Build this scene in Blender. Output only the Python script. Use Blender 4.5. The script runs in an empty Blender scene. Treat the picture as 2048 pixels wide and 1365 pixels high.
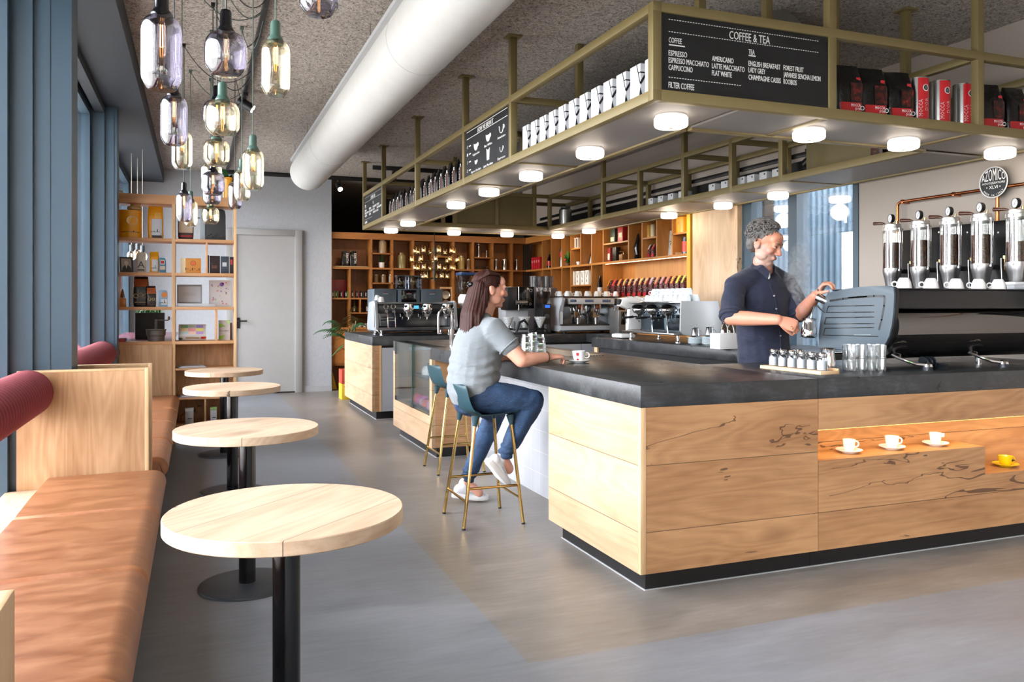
import bpy, bmesh, math, random
from mathutils import Vector as V, Matrix as M, noise as NZ
R = math.radians
sc = bpy.context.scene
COL = sc.collection
rnd = random.Random(7)

# ------------------------------------------------------------------ camera
FPX, HOR, EYE = 1628.0, 610.0, 1.33          # focal length in pixels, horizon row, eye height
YAW = math.atan(632.0 / FPX)
cd = bpy.data.cameras.new('camera'); cam = bpy.data.objects.new('camera', cd); COL.objects.link(cam)
cd.sensor_width = 36; cd.lens = FPX / 2048 * 36
cd.shift_y = -(682.5 - HOR) / 2048; cd.clip_start = 0.05; cd.clip_end = 200
cam.location = (0, 0, EYE); cam.rotation_euler = (R(90), 0, -YAW)
sc.camera = cam
_c, _s = math.cos(YAW), math.sin(YAW)
def ray(u, v):
    x = (u - 1024) / FPX
    return V((x * _c + _s, _c - x * _s, (HOR - v) / FPX))
def atX(u, v, X): d = ray(u, v); return V((0, 0, EYE)) + d * (X / d.x)
def atY(u, v, Y): d = ray(u, v); return V((0, 0, EYE)) + d * (Y / d.y)
def atZ(u, v, Z): d = ray(u, v); return V((0, 0, EYE)) + d * ((Z - EYE) / d.z)
def atD(u, v, D): return V((0, 0, EYE)) + ray(u, v) * D
def pix(p): x = p[0] * _c - p[1] * _s; d = p[0] * _s + p[1] * _c; return (1024 + FPX * x / d, HOR - FPX * (p[2] - EYE) / d, d)

# ------------------------------------------------------------------ world, exposure
w = bpy.data.worlds.new('sky'); sc.world = w; w.use_nodes = True
nt = w.node_tree; nt.nodes.clear()
_o = nt.nodes.new('ShaderNodeOutputWorld'); _b = nt.nodes.new('ShaderNodeBackground')
_t = nt.nodes.new('ShaderNodeTexCoord'); _x = nt.nodes.new('ShaderNodeSeparateXYZ'); _r = nt.nodes.new('ShaderNodeValToRGB')
nt.links.new(_t.outputs['Generated'], _x.inputs[0]); nt.links.new(_x.outputs['Z'], _r.inputs[0])
nt.links.new(_r.outputs[0], _b.inputs[0]); nt.links.new(_b.outputs[0], _o.inputs[0])
_e = _r.color_ramp.elements
_e[0].position = 0.0; _e[0].color = (0.34, 0.34, 0.33, 1)
_e[1].position = 1.0; _e[1].color = (0.88, 0.92, 1.0, 1)
for p_, c_ in ((0.015, (0.42, 0.44, 0.46, 1)), (0.03, (0.925, 0.955, 1.0, 1)), (0.35, (0.93, 0.945, 1.0, 1))):
    k_ = _e.new(p_); k_.color = c_
_b.inputs[1].default_value = 23.0
sc.view_settings.view_transform = 'Standard'; sc.view_settings.look = 'None'
sc.view_settings.exposure = 0.3; sc.view_settings.gamma = 1; sc.view_settings.use_curve_mapping = False
try:
    sc.cycles.use_denoising = True
    sc.cycles.max_bounces = 10; sc.cycles.diffuse_bounces = 5; sc.cycles.glossy_bounces = 5
    sc.cycles.transmission_bounces = 8; sc.cycles.transparent_max_bounces = 24
    sc.cycles.caustics_reflective = False; sc.cycles.caustics_refractive = False
    sc.cycles.sample_clamp_indirect = 6; sc.cycles.blur_glossy = 0.5
except Exception: pass
def portal(loc, rot, sx, sy):
    l = bpy.data.lights.new('window_daylight', 'AREA'); l.shape = 'RECTANGLE'; l.size = sx; l.size_y = sy
    l.cycles.is_portal = True
    o = bpy.data.objects.new('window_daylight', l); COL.objects.link(o); o.location = loc; o.rotation_euler = rot
    return o
portal((-1.02, 0.2, 1.95), (0, R(-90), 0), 2.3, 7.2)
portal((-1.02, 6.1, 1.95), (0, R(-90), 0), 2.3, 2.3)
portal((-1.02, 10.85, 1.95), (0, R(-90), 0), 2.3, 3.0)
portal((1.6, -3.52, 1.55), (R(90), 0, 0), 4.6, 2.9)

# ------------------------------------------------------------------ materials
def hexc(h):
    h = h.lstrip('#'); r = []
    for i in (0, 2, 4):
        c = int(h[i:i + 2], 16) / 255
        r.append(c / 12.92 if c <= 0.04045 else ((c + 0.055) / 1.055) ** 2.4)
    return (*r, 1)
MATS = {}
class NT:
    def __init__(s, name):
        s.m = bpy.data.materials.new(name); s.m.use_nodes = True; s.t = s.m.node_tree; s.t.nodes.clear()
        s.out = s.n('OutputMaterial'); s.tc = None
    def n(s, k, **kw):
        x = s.t.nodes.new('ShaderNode' + k)
        for a, b in kw.items(): setattr(x, a, b)
        return x
    def l(s, a, b): s.t.links.new(a, b)
    def set(s, node, **kw):
        for k, v in kw.items():
            i = node.inputs[k.replace('_', ' ')]
            if hasattr(v, 'is_linked') or isinstance(v, bpy.types.NodeSocket): s.l(v, i)
            else: i.default_value = v
        return node
    def coords(s, scale=(1, 1, 1), rot=(0, 0, 0), rand=True):
        tc = s.n('TexCoord'); mp = s.n('Mapping'); s.l(tc.outputs['Object'], mp.inputs[0])
        mp.inputs['Scale'].default_value = scale; mp.inputs['Rotation'].default_value = rot
        if rand:
            oi = s.n('ObjectInfo'); mu = s.n('Math', operation='MULTIPLY'); s.l(oi.outputs['Random'], mu.inputs[0]); mu.inputs[1].default_value = 31.7
            s.l(mu.outputs[0], mp.inputs['Location'])
        return mp.outputs[0]
    def noise(s, vec, scale, detail=3, rough=.5, dist=0):
        x = s.n('TexNoise'); s.l(vec, x.inputs['Vector']) if vec else None
        x.inputs['Scale'].default_value = scale; x.inputs['Detail'].default_value = detail
        x.inputs['Roughness'].default_value = rough; x.inputs['Distortion'].default_value = dist
        return x.outputs[0]
    def ramp(s, fac, *stops, interp='LINEAR'):
        r = s.n('ValToRGB'); s.l(fac, r.inputs[0]); e = r.color_ramp.elements; r.color_ramp.interpolation = interp
        e[0].position, e[0].color = stops[0][0], stops[0][1]; e[1].position, e[1].color = stops[-1][0], stops[-1][1]
        for p, c in stops[1:-1]: k = e.new(p); k.color = c
        return r.outputs[0]
    def mix(s, fac, a, b, mode='MIX'):
        x = s.n('MixRGB', blend_type=mode)
        for i, v in zip((0, 1, 2), (fac, a, b)):
            if isinstance(v, bpy.types.NodeSocket): s.l(v, x.inputs[i])
            else: x.inputs[i].default_value = v
        return x.outputs[0]
    def math(s, op, a, b=0.0):
        x = s.n('Math', operation=op)
        for i, v in ((0, a), (1, b)):
            if isinstance(v, bpy.types.NodeSocket): s.l(v, x.inputs[i])
            else: x.inputs[i].default_value = v
        return x.outputs[0]
    def bump(s, h, strength=.2, dist=.01):
        b = s.n('Bump'); s.l(h, b.inputs['Height']); b.inputs['Strength'].default_value = strength; b.inputs['Distance'].default_value = dist
        return b.outputs[0]
    def bsdf(s, col, rough=.5, metal=0, normal=None, **kw):
        p = s.n('BsdfPrincipled')
        for k, v in (('Base Color', col), ('Roughness', rough), ('Metallic', metal)):
            if isinstance(v, bpy.types.NodeSocket): s.l(v, p.inputs[k])
            else: p.inputs[k].default_value = v
        if normal: s.l(normal, p.inputs['Normal'])
        for k, v in kw.items():
            if isinstance(v, bpy.types.NodeSocket): s.l(v, p.inputs[k.replace('_', ' ')])
            else: p.inputs[k.replace('_', ' ')].default_value = v
        s.l(p.outputs[0], s.out.inputs[0]); return p
def w4(v): return (v, v, v, 1)
def mat(h, rough=.5, metal=0, var=.06, name=None, **kw):
    key = (h, rough, metal, tuple(sorted((k, str(v)) for k, v in kw.items())))
    if key in MATS: return MATS[key]
    n = NT(name or 'finish_' + h.lstrip('#'))
    nz = n.noise(n.coords(rand=False), 9, 2)
    c = hexc(h)
    col = n.mix(nz, tuple(x * (1 - var) for x in c[:3]) + (1,), tuple(min(1, x * (1 + var)) for x in c[:3]) + (1,))
    n.bsdf(col, rough, metal, **kw); MATS[key] = n.m; return n.m
def emit(h, strength, name='glow'):
    key = ('e', h, strength)
    if key in MATS: return MATS[key]
    n = NT(name); e = n.n('Emission'); e.inputs[0].default_value = hexc(h); e.inputs[1].default_value = strength
    n.l(e.outputs[0], n.out.inputs[0]); MATS[key] = n.m; return n.m
def glass(h='ffffff', rough=0, mixg=.10, name='clear_glass', dark=0.0):
    """thin glass: tinted see-through with a fresnel mirror on top"""
    key = ('g', h, rough, mixg)
    if key in MATS: return MATS[key]
    n = NT(name); t = n.n('BsdfTransparent'); t.inputs[0].default_value = hexc(h)
    g = n.n('BsdfGlossy'); g.inputs['Roughness'].default_value = rough; g.inputs[0].default_value = (1, 1, 1, 1)
    lw = n.n('Fresnel'); lw.inputs[0].default_value = 1.42
    f = n.math('ADD', n.math('MULTIPLY', lw.outputs[0], .75), mixg * .25)
    f = n.math('MINIMUM', f, .85)
    mx = n.n('MixShader'); n.l(f, mx.inputs[0]); n.l(t.outputs[0], mx.inputs[1]); n.l(g.outputs[0], mx.inputs[2])
    n.l(mx.outputs[0], n.out.inputs[0]); MATS[key] = n.m; return n.m
def oak(name, axis, light, dark, crack=True, plank=None, seam=.0035, rough=.5, rings=1.0, knots=True):
    key = ('oak', name)
    if key in MATS: return MATS[key]
    n = NT(name); tc = n.n('TexCoord'); src = tc.outputs['Object']
    oi = n.n('ObjectInfo'); off = n.math('MULTIPLY', oi.outputs['Random'], 23.0); seamf = None
    if plank:
        pa, pw, po = plank
        sx = n.n('SeparateXYZ'); n.l(src, sx.inputs[0])
        q = n.math('DIVIDE', n.math('ADD', sx.outputs[pa], po), pw)
        off = n.math('ADD', off, n.math('MULTIPLY', n.math('FLOOR', q), 7.31))
        fr = n.math('ABSOLUTE', n.math('SUBTRACT', n.math('FRACT', q), .5))
        seamf = n.math('GREATER_THAN', fr, .5 - seam / pw / 2 * 1.0)
    cb = n.n('CombineXYZ')
    for i in range(3): n.l(off, cb.inputs[i])
    ad = n.n('VectorMath', operation='ADD'); n.l(src, ad.inputs[0]); n.l(cb.outputs[0], ad.inputs[1])
    def mp(s_long, s_cross):
        m_ = n.n('Mapping'); n.l(ad.outputs[0], m_.inputs[0])
        sc_ = [s_cross] * 3; sc_['XYZ'.index(axis)] = s_long
        m_.inputs['Scale'].default_value = sc_; return m_.outputs[0]
    g1 = n.noise(mp(.42, 3.0), 1.0, 3, .45, .35)
    rg = n.math('FRACT', n.math('MULTIPLY', g1, 26.0 * rings))
    rg = n.math('ABSOLUTE', n.math('SUBTRACT', rg, .5))
    fib = n.noise(mp(3, 120), 1.0, 4, .6)
    blot = n.noise(mp(1.2, 4), 1.0, 4, .6)
    L, D = hexc(light), hexc(dark)
    f = n.math('ADD', n.math('MULTIPLY', rg, .62), n.math('MULTIPLY', fib, .62))
    f = n.math('ADD', n.math('MULTIPLY', f, .75), n.math('MULTIPLY', n.math('SUBTRACT', blot, .5), 1.5))
    col = n.ramp(f, (.05, L), (.85, D))
    if crack:
        c1 = n.noise(mp(.75, 3.0), 1.0, 4, .55, 1.3)
        line = n.math('LESS_THAN', n.math('ABSOLUTE', n.math('SUBTRACT', c1, .5)), .0062)
        msk = n.math('GREATER_THAN', n.noise(mp(.8, 2.0), 1.0, 2), .60)
        col = n.mix(n.math('MULTIPLY', n.math('MULTIPLY', line, msk), .75), col, hexc('3a2417'))
    if knots:
        vo = n.n('TexVoronoi'); n.l(mp(1.1, 2.3), vo.inputs['Vector']); vo.inputs['Scale'].default_value = 1.0
        kd = n.math('ADD', vo.outputs['Distance'], n.math('MULTIPLY', n.math('SUBTRACT', fib, .5), .05))
        col = n.mix(n.ramp(kd, (.0, w4(.8)), (.05, w4(.55)), (.16, w4(0))), col, hexc('6d4526'))
    if seamf is not None: col = n.mix(n.math('MULTIPLY', seamf, .8), col, hexc('3a2614'))
    n.bsdf(col, rough, 0, n.bump(fib, .06, .002)); MATS[key] = n.m; return n.m
# ------------------------------------------------------------------ mesh helpers
class MB:
    def __init__(s): s.bm = bmesh.new(); s.mats = []
    def mi(s, m):
        if m is None: return 0
        if m not in s.mats: s.mats.append(m)
        return s.mats.index(m)
    def face(s, vs, mi=0, smooth=False):
        try: f = s.bm.faces.new(vs)
        except ValueError: return None
        f.material_index = mi; f.smooth = smooth; return f
    def add(s, pts, faces, m=None, smooth=False, mtx=None):
        vs = [s.bm.verts.new((mtx @ V(p)) if mtx else p) for p in pts]; k = s.mi(m)
        for f in faces: s.face([vs[i] for i in f], k, smooth)
        return s
    def box(s, a, b, m=None, bev=0, mtx=None, seg=2):
        x0, x1 = sorted((a[0], b[0])); y0, y1 = sorted((a[1], b[1])); z0, z1 = sorted((a[2], b[2]))
        pts = [(x, y, z) for x in (x0, x1) for y in (y0, y1) for z in (z0, z1)]
        fs = [(0, 1, 3, 2), (4, 6, 7, 5), (0, 4, 5, 1), (2, 3, 7, 6), (0, 2, 6, 4), (1, 5, 7, 3)]
        vs = [s.bm.verts.new((mtx @ V(p)) if mtx else p) for p in pts]; k = s.mi(m)
        ff = [s.face([vs[i] for i in f], k) for f in fs]
        if bev:
            es = list({e for f in ff if f for e in f.edges})
            r = bmesh.ops.bevel(s.bm, geom=es, offset=bev, segments=seg, profile=.5, affect='EDGES', clamp_overlap=True)
            for f in r['faces']: f.material_index = k; f.smooth = True
        return s
    def cbox(s, c, d, m=None, bev=0, rz=0, mtx=None, seg=2):
        t = M.Translation(c) @ M.Rotation(rz, 4, 'Z')
        if mtx: t = mtx @ t
        return s.box([-x / 2 for x in d], [x / 2 for x in d], m, bev, t, seg)
    def rings(s, rings, m=None, cap=(True, True), smooth=True, closed=True):
        """skin a list of rings (equal point counts)"""
        k = s.mi(m); vr = [[s.bm.verts.new(p) for p in r] for r in rings]; n = len(vr[0])
        for a, b in zip(vr[:-1], vr[1:]):
            for i in range(n if closed else n - 1):
                j = (i + 1) % n; s.face((a[i], a[j], b[j], b[i]), k, smooth)
        if closed and cap[0]: s.face(list(reversed(vr[0])), k)
        if closed and cap[1]: s.face(vr[-1], k)
        return s
    def cyl(s, p0, p1, r0, r1=None, m=None, n=16, cap=(True, True), sq=None):
        p0, p1 = V(p0), V(p1); r1 = r0 if r1 is None else r1
        d = (p1 - p0).normalized(); a = V((0, 0, 1)) if abs(d.z) < .9 else V((1, 0, 0))
        x = d.cross(a).normalized(); y = x.cross(d).normalized() * -1
        rg = [[p + (x * math.cos(t) + y * math.sin(t)) * r for t in [2 * math.pi * i / n for i in range(n)]] for p, r in ((p0, r0), (p1, r1))]
        return s.rings(rg, m, cap)
    def lathe(s, prof, m=None, n=24, mtx=None, c=(0, 0, 0), cap=(False, False), sx=1, sy=1):
        rg = []
        for r, z in prof:
            ring = [V((c[0] + r * sx * math.cos(2 * math.pi * i / n), c[1] + r * sy * math.sin(2 * math.pi * i / n), c[2] + z)) for i in range(n)]
            rg.append([mtx @ p for p in ring] if mtx else ring)
        return s.rings(rg, m, cap)
    def tube(s, pts, r, m=None, n=8, cap=True, flat=None):
        pts = [V(p) for p in pts]; rs = r if isinstance(r, (list, tuple)) else [r] * len(pts); rg = []; up = None
        for i, p in enumerate(pts):
            d = (pts[min(i + 1, len(pts) - 1)] - pts[max(i - 1, 0)]).normalized()
            if up is None: up = V((0, 0, 1)) if abs(d.z) < .95 else V((1, 0, 0))
            x = d.cross(up)
            x = x.normalized() if x.length > 1e-6 else d.orthogonal().normalized()
            y = x.cross(d).normalized(); up = y
            fx, fy = flat if flat else (1, 1)
            rg.append([p + (x * math.cos(t) * fx + y * math.sin(t) * fy) * rs[i] for t in [2 * math.pi * k / n for k in range(n)]])
        return s.rings(rg, m, (cap, cap))
    def sphere(s, c, r, m=None, n=16, k=10, mtx=None):
        rx, ry, rz = r if isinstance(r, (list, tuple)) else (r, r, r); t = M.Translation(c)
        if mtx: t = t @ mtx if False else t @ mtx
        rg = []
        for j in range(k + 1):
            a = math.pi * j / k - math.pi / 2; q = max(math.cos(a), .002)
            rg.append([t @ V((rx * q * math.cos(2 * math.pi * i / n), ry * q * math.sin(2 * math.pi * i / n), rz * math.sin(a))) for i in range(n)])
        return s.rings(rg, m, (True, True))
    def prism(s, poly, z0, z1, m=None, mtx=None, bev=0, smooth=False, ends=True):
        """2-D outline (x,y) extruded z0..z1, mapped by mtx"""
        k = s.mi(m); f_ = lambda p: (mtx @ V(p)) if mtx else V(p)
        a = [s.bm.verts.new(f_((x, y, z0))) for x, y in poly]; b = [s.bm.verts.new(f_((x, y, z1))) for x, y in poly]; n = len(poly); ff = []
        for i in range(n): ff.append(s.face((a[i], a[(i + 1) % n], b[(i + 1) % n], b[i]), k, smooth))
        if ends: ff.append(s.face(list(reversed(a)), k)); ff.append(s.face(b, k))
        if bev:
            es = list({e for f in ff[-2:] if f for e in f.edges})
            r = bmesh.ops.bevel(s.bm, geom=es, offset=bev, segments=2, profile=.5, affect='EDGES', clamp_overlap=True)
            for f in r['faces']: f.material_index = k; f.smooth = True
        return s
    def torus(s, c, R_, r, m=None, n=24, k=8, mtx=None, a0=0, a1=2 * math.pi):
        full = abs(a1 - a0 - 2 * math.pi) < 1e-4; t = M.Translation(c) @ (mtx or M())
        N = n if full else n + 1
        rg = [[t @ V(((R_ + r * math.cos(2 * math.pi * j / k)) * math.cos(a0 + (a1 - a0) * i / n), (R_ + r * math.cos(2 * math.pi * j / k)) * math.sin(a0 + (a1 - a0) * i / n), r * math.sin(2 * math.pi * j / k))) for j in range(k)] for i in range(N)]
        if full: rg.append(rg[0]); s.rings(rg, m, (False, False)); bmesh.ops.remove_doubles(s.bm, verts=s.bm.verts[-k * (n + 1):] if False else s.bm.verts, dist=1e-6); return s
        return s.rings(rg, m)
    def text(s, body, size, mtx, m=None, sx=1.0, align='LEFT', ext=.0006, shear=0, space=1.0, res=2, fit=None):
        """lettering lying in the local XY plane of mtx, facing +Z"""
        cu = bpy.data.curves.new('lettering', 'FONT'); cu.body = body; cu.size = size; cu.extrude = ext; cu.align_x = align; cu.resolution_u = res
        cu.shear = shear; cu.space_character = space
        o = bpy.data.objects.new('lettering', cu); COL.objects.link(o)
        me = bpy.data.meshes.new_from_object(o.evaluated_get(bpy.context.evaluated_depsgraph_get()))
        if fit:
            xs = [v.co.x for v in me.vertices]; sx = fit / max(1e-6, max(xs) - min(xs))
            if align == 'LEFT': mtx = mtx @ M.Translation((-min(xs) * sx, 0, 0))
        t = mtx @ M.Diagonal((sx, 1, 1, 1)); k = s.mi(m)
        vs = [s.bm.verts.new(t @ v.co) for v in me.vertices]
        for p in me.polygons: s.face([vs[i] for i in p.vertices], k)
        bpy.data.objects.remove(o); bpy.data.curves.remove(cu); bpy.data.meshes.remove(me); return s
    def build(s, name, m=None, parent=None, label=None, loc=None, fix=True, sharp=35, kind=None):
        me = bpy.data.meshes.new(name)
        if fix: bmesh.ops.recalc_face_normals(s.bm, faces=s.bm.faces)
        s.bm.to_mesh(me); s.bm.free()
        ms = s.mats if s.mats and not m else ([m] + s.mats if m else s.mats)
        if m and s.mats: ms = [m] + s.mats
        for x in (s.mats if s.mats else ([m] if m else [])): me.materials.append(x)
        try: me.set_sharp_from_angle(angle=R(sharp))
        except Exception: pass
        o = bpy.data.objects.new(name, me); COL.objects.link(o)
        if parent: o.parent = parent
        if loc: o.location = loc
        if label: o['label'] = label
        if kind: o['kind'] = kind
        return o
def thing(name, label, cat, loc=(0, 0, 0), rz=0, group=None):
    o = bpy.data.objects.new(name, None); COL.objects.link(o); o.empty_display_size = .05
    o.location = loc; o.rotation_euler = (0, 0, rz); return tag(o, label, cat, group)
def tag(o, label, cat, group=None, kind=None):
    o['label'] = label; o['category'] = cat
    if group: o['group'] = group
    if kind: o['kind'] = kind
    return o
def struct(o): o['kind'] = 'structure'; return o
def dup(o, label=None, loc=None, rz=None, parent=None):
    c = o.copy(); COL.objects.link(c)
    if parent: c.parent = parent
    if label: c['label'] = label
    if loc is not None: c.location = loc
    if rz is not None: c.rotation_euler = (0, 0, rz)
    for ch in KIDS.get(o.name) or kids(o): dup(ch, parent=c)
    return c
KIDS = {}
def kids(o):
    KIDS[o.name] = list(o.children); return KIDS[o.name]
ORD = 'first second third fourth fifth sixth seventh eighth ninth tenth eleventh twelfth thirteenth fourteenth fifteenth sixteenth seventeenth eighteenth nineteenth twentieth'.split()
def nth(i): return ORD[i]
def bx(name, a, b, m, parent=None, bev=0, label=None): return MB().box(a, b, m, bev).build(name, parent=parent, label=label)
def onX(y, z, x, face=-1):
    """frame for lettering on a wall-parallel plane X=const read from -X side (face=-1): text runs toward -Y"""
    return M(((0, 0, face, x), (face, 0, 0, y), (0, 1, 0, z), (0, 0, 0, 1)))
def onY(x, z, y): return M(((1, 0, 0, x), (0, 0, -1, y), (0, 1, 0, z), (0, 0, 0, 1)))
# ------------------------------------------------------------------ shared materials
OAKX = oak('oak_planks_lengthwise', 'X', 'bd9064', '8a5d38', plank=(2, .306, .019))
OAKY = oak('oak_planks_side', 'Y', 'c2a685', '9c7d5c', plank=(2, .306, .019), crack=False, rings=.5)
OAKZ = oak('oak_upright', 'Z', 'c8a27a', '95693f')
OAKPANEL = oak('oak_panel_pale', 'Z', 'd8bb9b', 'b08f6c', rings=.5)
OAKTOP = oak('oak_table_pale', 'Y', 'd6bfa3', 'b08d6e', crack=True, rings=.8, plank=(0, .30, .09), seam=.0022)
OAKEDGE = oak('oak_lipping', 'Z', 'dbb88d', 'bd9364', crack=False, knots=False, rings=.4)
OAKSHELF = oak('oak_shelving', 'X', 'cf9f72', 'ad7c50', crack=False, knots=False, rings=.4)
AMBERX = oak('amber_larch_boards', 'X', 'a3672e', '744418', crack=False, knots=False, rings=.4)
AMBERZ = oak('amber_larch_back', 'Z', '8a5524', '633812', crack=False, knots=False, rings=.4)
def floor_mat(name, a, b, c):
    n = NT(name); vec = n.coords((1, 1, 1), rand=False)
    n1 = n.noise(n.coords((.9, 2.6, 1), rand=False), 1.3, 6, .62, .4); n2 = n.noise(n.coords((2.0, 12, 1), rand=False), 3, 4, .6)
    f = n.math('ADD', n.math('MULTIPLY', n1, .7), n.math('MULTIPLY', n2, .3))
    col = n.ramp(f, (.32, hexc(a)), (.5, hexc(b)), (.7, hexc(c)))
    rg = n.ramp(n1, (.3, w4(.30)), (.7, w4(.44)))
    n.bsdf(col, rg, 0, n.bump(n2, .04, .002), **{'Specular_IOR_Level': .45}); return n.m
FLOORG = floor_mat('grey_vinyl_floor', '6a6e73', '7c8085', '8c8f94')
FLOORB = floor_mat('taupe_vinyl_floor', '6b6660', '807a73', '97918a')
def ceil_mat():
    n = NT('wood_wool_ceiling'); vec = n.coords(rand=False)
    a = n.noise(vec, 30, 3, .65, 2.0); b = n.noise(vec, 70, 2, .6, 1.0); d = n.noise(vec, 3, 2)
    f = n.math('ADD', n.math('MULTIPLY', a, .65), n.math('MULTIPLY', b, .35))
    col = n.ramp(f, (.36, hexc('463f3a')), (.47, hexc('a0978e')), (.62, hexc('cbc4bb')))
    col = n.mix(d, col, n.mix(.12, col, hexc('6c6660')))
    n.bsdf(col, .95, 0, n.bump(f, .9, .012)); return n.m
CEILM = ceil_mat()
def wallpaper():
    n = NT('grey_linen_wall'); a = n.noise(n.coords((1, 1, .35), rand=False), 60, 3, .6); b = n.noise(n.coords(rand=False), 2.2, 3)
    col = n.mix(a, hexc('a3a6ab'), hexc('bfc2c6')); col = n.mix(n.math('MULTIPLY', b, .25), col, hexc('8f9298'))
    n.bsdf(col, .85, 0, n.bump(a, .15, .003)); return n.m
GREYWALL = wallpaper()
def plaster(h, name):
    n = NT(name); a = n.noise(n.coords(rand=False), 5, 5, .6); c = hexc(h)
    n.bsdf(n.mix(n.math('MULTIPLY', a, .18), c, tuple(x * .8 for x in c[:3]) + (1,)), .85, 0, n.bump(n.noise(n.coords(rand=False), 240, 2), .06, .002)); return n.m
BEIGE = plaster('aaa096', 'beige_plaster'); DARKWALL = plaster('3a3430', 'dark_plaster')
def steelblue(name, h, r=.42):
    n = NT(name); a = n.noise(n.coords(rand=False), 2.3, 4, .6); g = n.noise(n.coords(rand=False), 130, 2); c = hexc(h)
    n.bsdf(n.mix(n.math('MULTIPLY', a, .35), c, tuple(x * .62 for x in c[:3]) + (1,)), r, .0, n.bump(g, .05, .002)); return n.m
BLUE = steelblue('blue_grey_steel', '384c5a'); BLUED = steelblue('dark_blue_steel', '1d242c', .6)
OLIVE = mat('7a6c46', .48, .1, name='olive_gold_paint'); OLIVED = mat('6d6240', .5, .1, name='olive_gold_panel')
BLACK = mat('101012', .4, name='black_finish'); BLACKG = mat('0b0b0d', .12, name='gloss_black')
CHROME = mat('d8d8d8', .09, 1, name='chrome'); STEEL = mat('b6b6b4', .24, 1, name='brushed_steel'); BRASS = mat('c8a768', .17, 1, name='polished_brass')
COPPER = mat('b06a42', .2, 1, name='copper'); WHITE = mat('f2f1ee', .35, name='white_finish'); CERAM = mat('f4f4f2', .12, name='white_porcelain')
DGREY = mat('3c4046', .45, name='dark_grey_finish'); LGREY = mat('a9abad', .5, name='light_grey_finish'); MGREY = mat('6c6f73', .5, name='mid_grey_finish')
CLEAR = glass('f4f8f8', 0, .06, 'clear_glass'); PANE = glass('f3f3f4', 0, .0, 'window_glass')

# ------------------------------------------------------------------ the room
XL, XR, YN, YF, ZC = -1.0, 5.27, -3.5, 12.72, 3.28
m_ = MB()
def fq(x0, y0, x1, y1, m): m_.add([(x0, y0, 0), (x1, y0, 0), (x1, y1, 0), (x0, y1, 0)], [(0, 1, 2, 3)], m)
fq(-1.2, YN - .2, 1.15, YF + .2, FLOORG); fq(1.15, YN - .2, XR + .2, 2.79, FLOORG); fq(1.15, 2.79, XR + .2, YF + .2, FLOORB); fq(-1.2, YF + .2, XR + .2, 17.2, FLOORG)
bmesh.ops.remove_doubles(m_.bm, verts=m_.bm.verts, dist=1e-4)
struct(m_.build('floor'))
struct(bx('ceiling', (-.433, YN - .2, ZC), (XR + .2, 17.2, ZC + .15), CEILM))
# dark steel soffit over the window wall
struct(bx('trim_1', (-1.25, YN - .2, 3.09), (-.433, YF, ZC + .05), BLUED))
struct(bx('trim_2', (-.83, YN, 3.03), (-.755, 8.35, 3.09), BLUED))
# grey rear wall
struct(bx('wall_back', (-1.3, YF, 0), (1.95, YF + .2, ZC), GREYWALL))
bb = MB(); bb.box((1.506, YF - .015, 0), (1.953, YF, .09)); bb.box((-1, YF - .015, 0), (.408, YF, .09)); struct(bb.build('baseboard_back', LGREY) if False else MB().box((1.506, YF - .015, 0), (1.953, YF, .09), LGREY).build('baseboard_back'))
bb.bm.free()
d = struct(MB().box((.53, YF - .012, .02), (1.40, YF, 2.37), mat('a6a5a3', .45, name='grey_door_paint')).build('door_1'))
f = MB(); dm = mat('9c9b99', .45, name='grey_frame_paint')
f.box((.41, YF - .045, 0), (.53, YF, 2.46), dm, .004); f.box((1.40, YF - .045, 0), (1.506, YF, 2.46), dm, .004); f.box((.53, YF - .045, 2.37), (1.40, YF, 2.46), dm, .004)
f.build('door_frame', parent=d)
MB().box((.53, YF - .03, 0), (1.4, YF, .018), BLACK).build('threshold', parent=d)
h = MB(); h.cyl((.585, YF - .012, 1.09), (.585, YF - .07, 1.09), .011, m=BLACK); h.box((.575, YF - .075, 1.08), (.705, YF - .058, 1.10), BLACK, .003); h.box((.565, YF - .02, .98), (.605, YF - .01, 1.14), BLACK); h.build('door_handle', parent=d)
# window wall
wl = MB(); wl.box((-1.2, YN, 0), (-.87, YN + .25, 3.1), BLUE); struct(wl.build('wall_left'))
def pier(i, y, dx0, dx1, w, dy):
    p = MB(); p.box((dx0, y, 0), (dx1, y + dy, 3.1), BLUE)
    for yy in (y, ): p.box((dx0 + .06, y - .004, 0), (dx0 + .075, y, 3.1), BLUE)
    struct(p.build('trim_%d' % (10 + i)))
    struct(bx('trim_%d' % (20 + i), (-.935, y - .02, 0), (dx0, y + dy, 3.1), BLUE))
pier(1, 4.70, -.765, -.593, .17, .22); pier(2, 8.04, -.755, -.657, .1, .2)
def window(i, y0, y1, muls):
    o = struct(MB().box((-.905, y0, .05), (-.899, y1, 3.02), PANE).build('window_%d' % i))
    f = MB()
    f.box((-.945, y0, 0), (-.865, y1, .06), BLUE); f.box((-.945, y0, 3.0), (-.865, y1, 3.1), BLUE)
    for y in [y0 + .025, y1 - .025] + list(muls): f.box((-.945, y - .025, .06), (-.865, y + .025, 3.0), BLUE)
    f.build('window_frame', parent=o); return o
window(1, YN + .25, 4.68, (-1.0, 1.2)); window(2, 4.92, 8.02, (6.45,))
window(3, 9.3, 12.4, (10.85,))
struct(bx('wall_left_1', (-1.02, 8.24, 0), (-.87, 9.3, 3.1), BLUE)); struct(bx('wall_left_2', (-1.02, 12.4, 0), (-.87, YF, 3.1), BLUE))
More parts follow.
